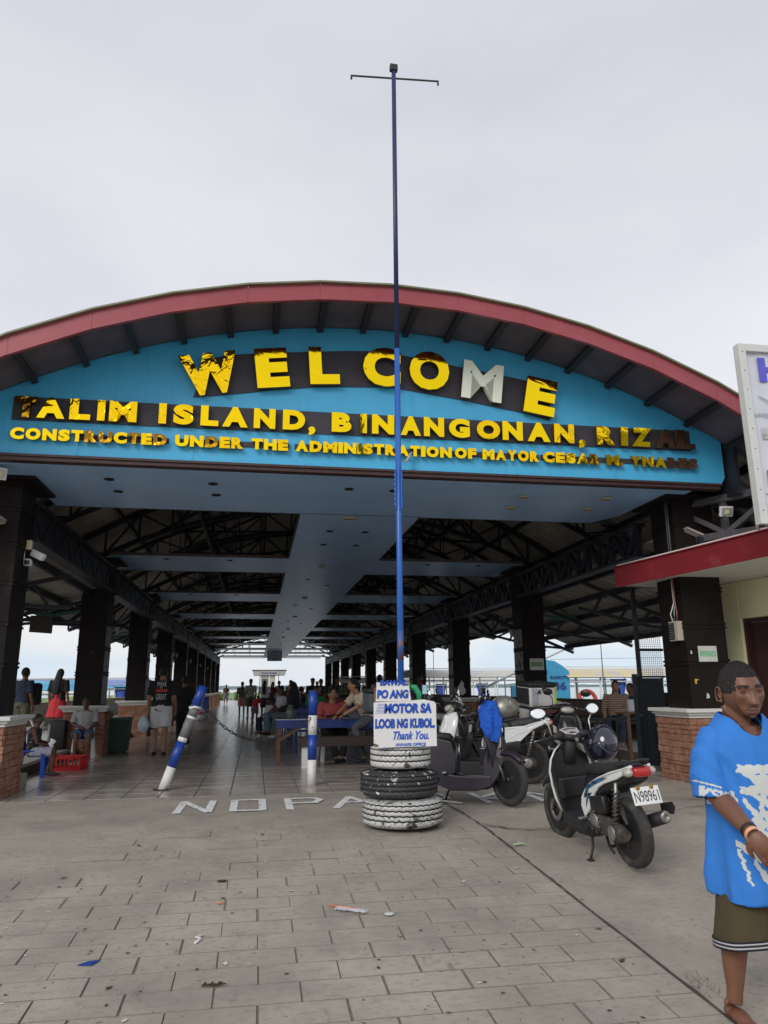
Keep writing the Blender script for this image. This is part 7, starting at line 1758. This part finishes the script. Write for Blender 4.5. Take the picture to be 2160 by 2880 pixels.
# basketball hoop
t = thing('basketball_hoop', 'white basketball backboard hanging at the far end of the ceiling', 'hoop', (1.36, 58, 3.35)); M_hl = mat('hoop_black', (.03, .03, .03), .6)
obj('backboard', MB().bx(-.55, .55, 0, .04, .0, .72), mat('backboard', (.55, .57, .58), .5), t); obj('marking', MB().bx(-.56, .56, -.012, -.002, .0, .05).bx(-.56, .56, -.012, -.002, .67, .72).bx(-.56, -.51, -.012, -.002, .05, .67).bx(.51, .56, -.012, -.002, .05, .67).bx(-.2, .2, -.012, -.002, .15, .18).bx(-.2, -.17, -.012, -.002, .18, .42).bx(.17, .2, -.012, -.002, .18, .42).bx(-.2, .2, -.012, -.002, .42, .45), M_hl, t)
obj('rim', MB().tube([(.22*math.cos(a), -.28+.22*math.sin(a), .12) for a in [k*math.pi/8 for k in range(17)]], .012, 6, caps=False), M_redl, t); obj('hanger', MB().bar((-.4, .02, .72), (-.4, .02, .95), .03).bar((.4, .02, .72), (.4, .02, .95), .03), M_steel, t)
# coast guard booth
t = thing('guard_booth', 'small COAST GUARD booth with a flat roof at the end of the pier', 'booth', (1.36, 80, 0)); M_bo = mat('booth_grey', (.42, .42, .40), .7)
obj('roof', MB().prism([(-1.75, 3.12), (1.75, 3.16), (1.6, 2.62), (1.0, 2.62), (-1.0, 2.6), (-1.6, 2.6)], -1.2, 1.2, FM), M_bo, t); obj('roof_edge', MB().bx(-1.8, 1.8, -1.25, -1.205, 3.1, 3.2), mat('olive_dark', (.09, .09, .06), .7), t)
obj('sign_panel', MB().bx(-1.0, .98, -1.27, -1.255, 2.66, 3.08), mat('booth_sign', (.38, .38, .40), .7), t); l = letter_obj('COAST GUARD', 1.6, .16, mat('sign_navy', (.03, .03, .12), .6), t, 'lettering', .01, .03); l.location = (-.85, -1.275, 2.78)
obj('wall', MB().bx(-.85, -.0, -1.0, .9, 0, 2.6).bx(.1, .62, -1.0, .9, 0, 2.6).bx(-.85, .95, .9, 1.0, 0, 1.1), mat('booth_wall', (.52, .50, .42), .8), t); obj('post', MB().bx(.93, 1.0, -1.1, -1.03, 0, 2.6).bx(-1.0, -.93, -1.1, -1.03, 0, 2.6), M_green, t); obj('window', MB().bx(-.75, -.15, -1.02, -1.005, 1.2, 2.3), M_gry, t)
# far end slab, plants and shore
tag(obj('pier_apron', MB().bx(-9, 12, 70.2, 118, -.3, -.004), M_aisle), 'pale open concrete apron beyond the roofed hall', kind='structure')
def bush(label, x, y, w, h, n, mt=None):
    mb = MB(); rr = random.Random(int(x*10)+y)
    for k in range(n):
        px_, py_ = x+rr.gauss(0, w/2.4), y+rr.gauss(0, w/4); hh = h*rr.uniform(.3, 1)*math.exp(-((px_-x)/w)**2)
        for j in range(3):
            a = rr.uniform(0, 6.28); p = Vector((px_, py_, 0)); q = p+V(math.cos(a)*hh*.5, math.sin(a)*hh*.5, hh); s_ = V(-math.sin(a), math.cos(a), 0)*.06
            mb.add([p-s_, p+s_, q+s_*1.4, q-s_*1.4+V(0, 0, .05)], [(0, 1, 2, 3)])
    return tag(obj('bush', mb, mt or M_leaf), label, 'bush')
bush('bright green weed clump left of the lone man at the pier end', -4.3, 88, 1.3, 1.0, 60); bush('bright green weed clump between the lone man and the waiting group', -1.2, 88, 1.5, 1.3, 80)
mb = MB()
for k in range(900):
    x = random.uniform(-60, 30); y = random.uniform(170, 420); s_ = random.uniform(.8, 3); mb.ell((x, y, -1.5), (s_*2.2, s_*1.4, s_*.28), 6, 4)
tag(obj('water_hyacinth', mb, M_leaf), 'floating mats of green water hyacinth on the lake', kind='stuff')
mb = MB(); v = []; N = 240
for k in range(N+1):
    x = -2600+5200*k/N; h_ = 9+10*noise.noise(V(k*.07, 0, 0))+5*noise.noise(V(k*.5, 3, 0)); v += [(x, 2600, -2), (x, 2600, max(1, h_)), (x, 2900, -2)]
mb.add(v, [q for k in range(N) for q in ((3*k, 3*k+3, 3*k+4, 3*k+1), (3*k+1, 3*k+4, 3*k+5, 3*k+2))]); tag(obj('far_shore', mb, mat('shore_haze_green', (.20, .27, .27), .9, scale=.01)), 'low green far shore along the lake horizon', kind='structure')

# ------------------------------------------------------------------ outrigger boats
def boat(name, label, loc, rz, L, W, hullm, roofm, roofz=3.3, cabin=None, curtain=None, stripe=None, people=0):
    t = thing(name, label, 'boat', loc, rz); rings = []
    for i in range(15):
        u = -1+2*i/14; w = W*.42*(1-abs(u)**3.2)+.03; s_ = .55*abs(u)**3
        rings.append([Vector((L/2*u, w*a, b+s_*(1 if b > 0 else .6))) for a, b in ((-1, 1.15), (-.92, .5), (-.5, -.05), (0, -.25), (.5, -.05), (.92, .5), (1, 1.15), (.93, 1.15), (.45, .1), (-.45, .1), (-.93, 1.15))])
    obj('hull', MB().loft(rings, True, 0, False), hullm, t)
    mb = MB(); R_ = []
    for u in (-.42, .42):
        R_.append([Vector((L*u, W*.58*s2, z)) for s2, z in ((-1, roofz-.28), (-.75, roofz-.06), (-.3, roofz+.06), (.3, roofz+.06), (.75, roofz-.06), (1, roofz-.28), (.75, roofz-.1), (.3, roofz+.02), (-.3, roofz+.02), (-.75, roofz-.1))])
    obj('canopy', MB().loft(R_, True, 0, False), roofm, t)
    n = max(4, int(L/1.6))
    for k in range(n+1):
        x = -L*.41+L*.82*k/n
        for s_ in (-1, 1): obj('canopy_post', MB().cyl((x, s_*W*.46, 1.1), (x, s_*W*.5, roofz-.15), .035, .035, 6), M_white, t)
    for s_ in (-1, 1):
        islands('rail', MB().cyl((-L*.41, s_*W*.48, 1.65), (L*.41, s_*W*.48, 1.65), .025, .025, 6).cyl((-L*.41, s_*W*.5, roofz-.45), (L*.41, s_*W*.5, roofz-.45), .03, .03, 6).cyl((-L*.43, s_*W*.62, roofz+.12), (L*.43, s_*W*.62, roofz+.12), .02, .02, 6), M_white, t)
        obj('coaming', MB().bx(-L*.41, L*.41, s_*W*.44-.03, s_*W*.44+.03, 1.1, 1.45), stripe or hullm, t)
        for x in (-L*.25, L*.25): obj('outrigger_arm', MB().tube([(x, s_*W*.4, 1.3), (x, s_*W*1.0, 1.2), (x, s_*W*1.5, .2)], .05, 6), M_ow, t)
        obj('outrigger_float', MB().tube([(-L*.38, s_*W*1.5, .35), (-L*.3, s_*W*1.5, .12), (L*.3, s_*W*1.5, .12), (L*.38, s_*W*1.5, .35)], .08, 8), M_ow, t)
    if curtain:
        for x in (-L*.22, L*.12, L*.34): obj('curtain', MB().loft([[Vector((x+w*math.cos(a)*(1+.2*math.sin(4*a)), -W*.43+.07*math.sin(a), z)) for a in [2*math.pi*k/16 for k in range(16)]] for z, w in ((roofz-.35, .34), (roofz-.9, .22), (1.5, .26))], True), curtain, t)
    obj('seat_row', MB().bx(-L*.38, L*.38, -W*.3, W*.3, 1.2, 1.55), M_dwood, t)
    if cabin:
        cm, num = cabin
        obj('cabin_front', MB().prism([(-L*.5, .6), (-L*.41, .6), (-L*.41, roofz-.05), (-L*.43, roofz+.15), (-L*.46, roofz+.35), (-L*.5, roofz+.42)], -W*.52, -W*.47, FM).bx(-L*.5, -L*.41, -W*.46, W*.5, .9, 1.2), cm, t)
        obj('cabin_side', MB().bx(-L*.62, -L*.505, -W*.52, -W*.47, .9, roofz-.6).bx(-L*.64, -L*.5, -W*.5, W*.4, .9, 1.3), cm, t)
        for (tx, w_, h_, z_) in ((num, .5, .32, 2.58), ('KANCITY', .78, .13, 3.0)):
            l = letter_obj(tx, w_, h_, mat('number_navy', (.02, .05, .2), .6), t, 'lettering', .01, .03); l.location = (-L*.495+(.32 if tx == num else .18), -W*.525, z_)
    return t
M_tarpb = mat('tarp_blue', (.10, .38, .58), .6, var=.2, scale=1.2); M_tarpw = mat('tarp_pale', (.55, .55, .50), .6, col2=(.35, .42, .6), mix=(.55, .7), scale=.7); M_tarpy = mat('tarp_yellow', (.68, .58, .34), .6, col2=(.55, .52, .5), mix=(.45, .6), scale=.9, stretch=(2, .6, 1))
M_hb = mat('hull_blue', (.05, .33, .55), .4); M_hw = mat('hull_white', (.6, .62, .6), .4); M_cur = mat('curtain_blue', (.04, .09, .42), .8)
b36 = boat('outrigger_boat', 'blue outrigger boat with yellow canopy and number 36', (16.95, 29.2, -1.42), 0, 11.5, 2.4, M_hb, M_tarpy, 3.35, (M_hb, '36'), M_cur)
tag(obj('lifebuoy', MB().tube([(.36*math.cos(a), 0, .36*math.sin(a)) for a in [2*math.pi*k/24 for k in range(25)]], .085, 8, caps=False), mat('lifebuoy_red', (.55, .06, .03), .5), None, (12.9, 27.9, .75)), 'red lifebuoy hanging by the cabin of boat 36', 'lifebuoy')
boat('outrigger_boat', 'pale-canopied outrigger boat behind the third right column', (13.5, 38, -1.42), R(3), 14, 2.6, M_hb, M_tarpw, 3.5, None, None, M_hb)
boat('outrigger_boat', 'grey-canopied outrigger boat with white rails behind the scooters', (10.4, 48, -1.42), R(-6), 12, 2.4, M_hw, M_tarpw, 3.3, None, M_cur, M_bluep)
boat('outrigger_boat', 'outrigger boat with a bright blue roof beyond the left parapet', (-11.6, 31, -1.42), R(2), 12, 2.4, M_hw, M_tarpb, 3.0, None, None, M_hb)
boat('outrigger_boat', 'outrigger boat with a blue-grey roof seen between the left columns', (-12.2, 44, -1.42), R(-4), 15, 2.6, M_hw, mat('tarp_violet', (.22, .30, .55), .6, var=.2), 3.2, None, M_cur, M_bluep)
boat('outrigger_boat', 'small outrigger boat with a faded blue roof far along the left side', (-9.5, 60, -1.42), R(8), 11, 2.2, M_hb, M_tarpb, 3.1)
for (x, y, h_, lb) in ((13.2, 27.0, 4.6, 'thin flag pole with a pale green pennant on boat 36'), (10.1, 42, 5.0, 'bare thin mast behind the fourth right column')):
    t = thing('mast', lb, 'mast', (x, y, -.5)); obj('shaft', MB().cyl((0, 0, 0), (0, 0, h_), .03, .015, 6), M_green, t)
    if 'flag' in lb: obj('pennant', MB().add([(0, 0, h_), (.45, 0, h_-.35), (0, 0, h_-.5), (0, .01, h_), (.45, .01, h_-.35), (0, .01, h_-.5)], [(0, 1, 2), (5, 4, 3)]), mat('pennant_green', (.3, .5, .38), .7), t)
for (a, b, lb) in (((9.2, 30, 1.2), (15.0, 33, 3.3), 'long bamboo boat pole slanting up behind the third right column'), ((-9.5, 28, .6), (-7.0, 29, .5), 'pale boat spar lying level beyond the left parapet'), ((11.5, 28, 2.35), (22, 28, 2.5), 'thin line strung above the yellow canopy')):
    tag(obj('boat_pole', MB().cyl(a, b, .05 if 'thin' not in lb else .012, .03 if 'thin' not in lb else .012, 6), M_ow), lb, 'pole')
# ------------------------------------------------------------------ litter on the yard
def lit(name, label, mb, mt, x, y, cat='litter', rz=0): o = obj(name, mb, mt, None, (x, y, gz(y)+.016), (math.atan(.05), 0, rz)); return tag(o, label, cat)
M_film = mat('clear_film', (.62, .64, .66), .25, alpha=.75)
mb = MB(); v = []
for i in range(13):
    for j in range(4): x = .22*i/12; v.append((x, -.03+.02*j+.006*math.sin(i*1.3+j), .006+.008*abs(math.sin(i*1.7+j*2.1))))
mb.add(v, [(i*4+j, (i+1)*4+j, (i+1)*4+j+1, i*4+j+1) for i in range(12) for j in range(3)]); lit('plastic_wrapper', 'crumpled clear plastic sleeve lying on the pavers', mb, M_film, .57, 5.27, 'wrapper', R(-32))
lit('orange_straw', 'thin orange stick poking out of the clear sleeve', MB().cyl((0, 0, .006), (.20, 0, .008), .004, .004, 8), mat('straw_orange', (.75, .18, .04), .5), .53, 5.34, 'straw', R(-36))
lit('plastic_scrap', 'small clear plastic scrap right of the straw', MB().ell((0, 0, .006), (.035, .03, .008), 10, 6), M_film, .90, 5.12, 'scrap')
lit('blue_scrap', 'torn bright blue scrap lying at lower left', MB().prism([(-.05, -.01), (.03, -.025), (-.015, .02)], 0, .006).prism([(.02, -.02), (.06, .03), (-.01, .018)], .004, .009), mat('scrap_blue', (.01, .05, .25), .6), -.85, 4.64, 'scrap')
mb = MB()
for k in range(9): mb.bar((-.05+.012*k, .01*math.sin(k), .004), (-.03+.012*k, .015*math.cos(k*2), .014), .012, .004)
lit('dead_leaf', 'dark shrivelled leaf near the bottom centre', mb, mat('leaf_dark', (.04, .035, .015), .9), -.17, 4.26, 'leaf')
lit('dead_leaf', 'small dark dead leaf in the middle of the paving', MB().ell((0, 0, .004), (.04, .02, .006), 8, 5), mat('leaf_dark', (.04, .035, .015), .9), -.20, 6.0, 'leaf')
lit('white_scrap', 'white crumpled thread scrap left of centre on the pavers', MB().tube([(0, 0, .006), (.03, .05, .01), (.0, .08, .008), (.04, .12, .006)], .007, 5), M_white, -.30, 4.83, 'scrap')
lit('orange_peel', 'tiny orange peel on the pavers', MB().ell((0, 0, .005), (.022, .010, .005), 8, 5), mat('peel_orange', (.6, .2, .06), .7), -.19, 5.51, 'peel')
lit('green_scrap', 'pale green scrap beside the scooter front wheel', MB().bx(-.05, .05, -.012, .012, 0, .004).bx(.03, .045, -.05, .05, .004, .006), mat('scrap_green', (.45, .62, .35), .6), 2.33, 6.65, 'scrap', R(20))
mb = MB(); rr = random.Random(5)
for k in range(420):
    y = rr.uniform(3.4, 9.6); x = rr.uniform(-3.2, 3.6)*(.35+.65*y/9.6); s_ = rr.uniform(.003, .010)*(1 if rr.random() < .9 else 2.0); a = rr.uniform(0, 3.1); c_, sn = math.cos(a), math.sin(a); z = gz(y)+(.018 if x < DJ else .006)
    mb.add([(x+c_*s_*2, y+sn*s_*2, z), (x-sn*s_, y+c_*s_, z+.002), (x-c_*s_*1.5, y-sn*s_*1.5, z), (x+sn*s_*.7, y-c_*s_*.7, z)], [(0, 1, 2, 3)], 0 if rr.random() < .72 else 1)
tag(obj('litter_specks', mb, [mat('speck_dark', (.05, .045, .035), .9), mat('speck_pale', (.55, .54, .5), .8)]), 'scattered specks of dirt, leaf crumbs and paper on the yard', kind='stuff')
mb = MB()
for k in range(70):
    x, y = 2.30+rr.gauss(0, .05), 3.86+rr.gauss(0, .09); a = rr.uniform(0, 6.28); h_ = rr.uniform(.01, .04); p = V(x, y, gz(y)+.004); q = p+V(math.cos(a)*.05, math.sin(a)*.05, h_); s_ = V(-math.sin(a), math.cos(a), 0)*.0015
    mb.add([p-s_, p+s_, q], [(0, 1, 2)])
tag(obj('dry_grass', mb, mat('dry_grass', (.12, .10, .05), .9)), 'dry grass tuft growing in the slab joint by the walker', kind='stuff')
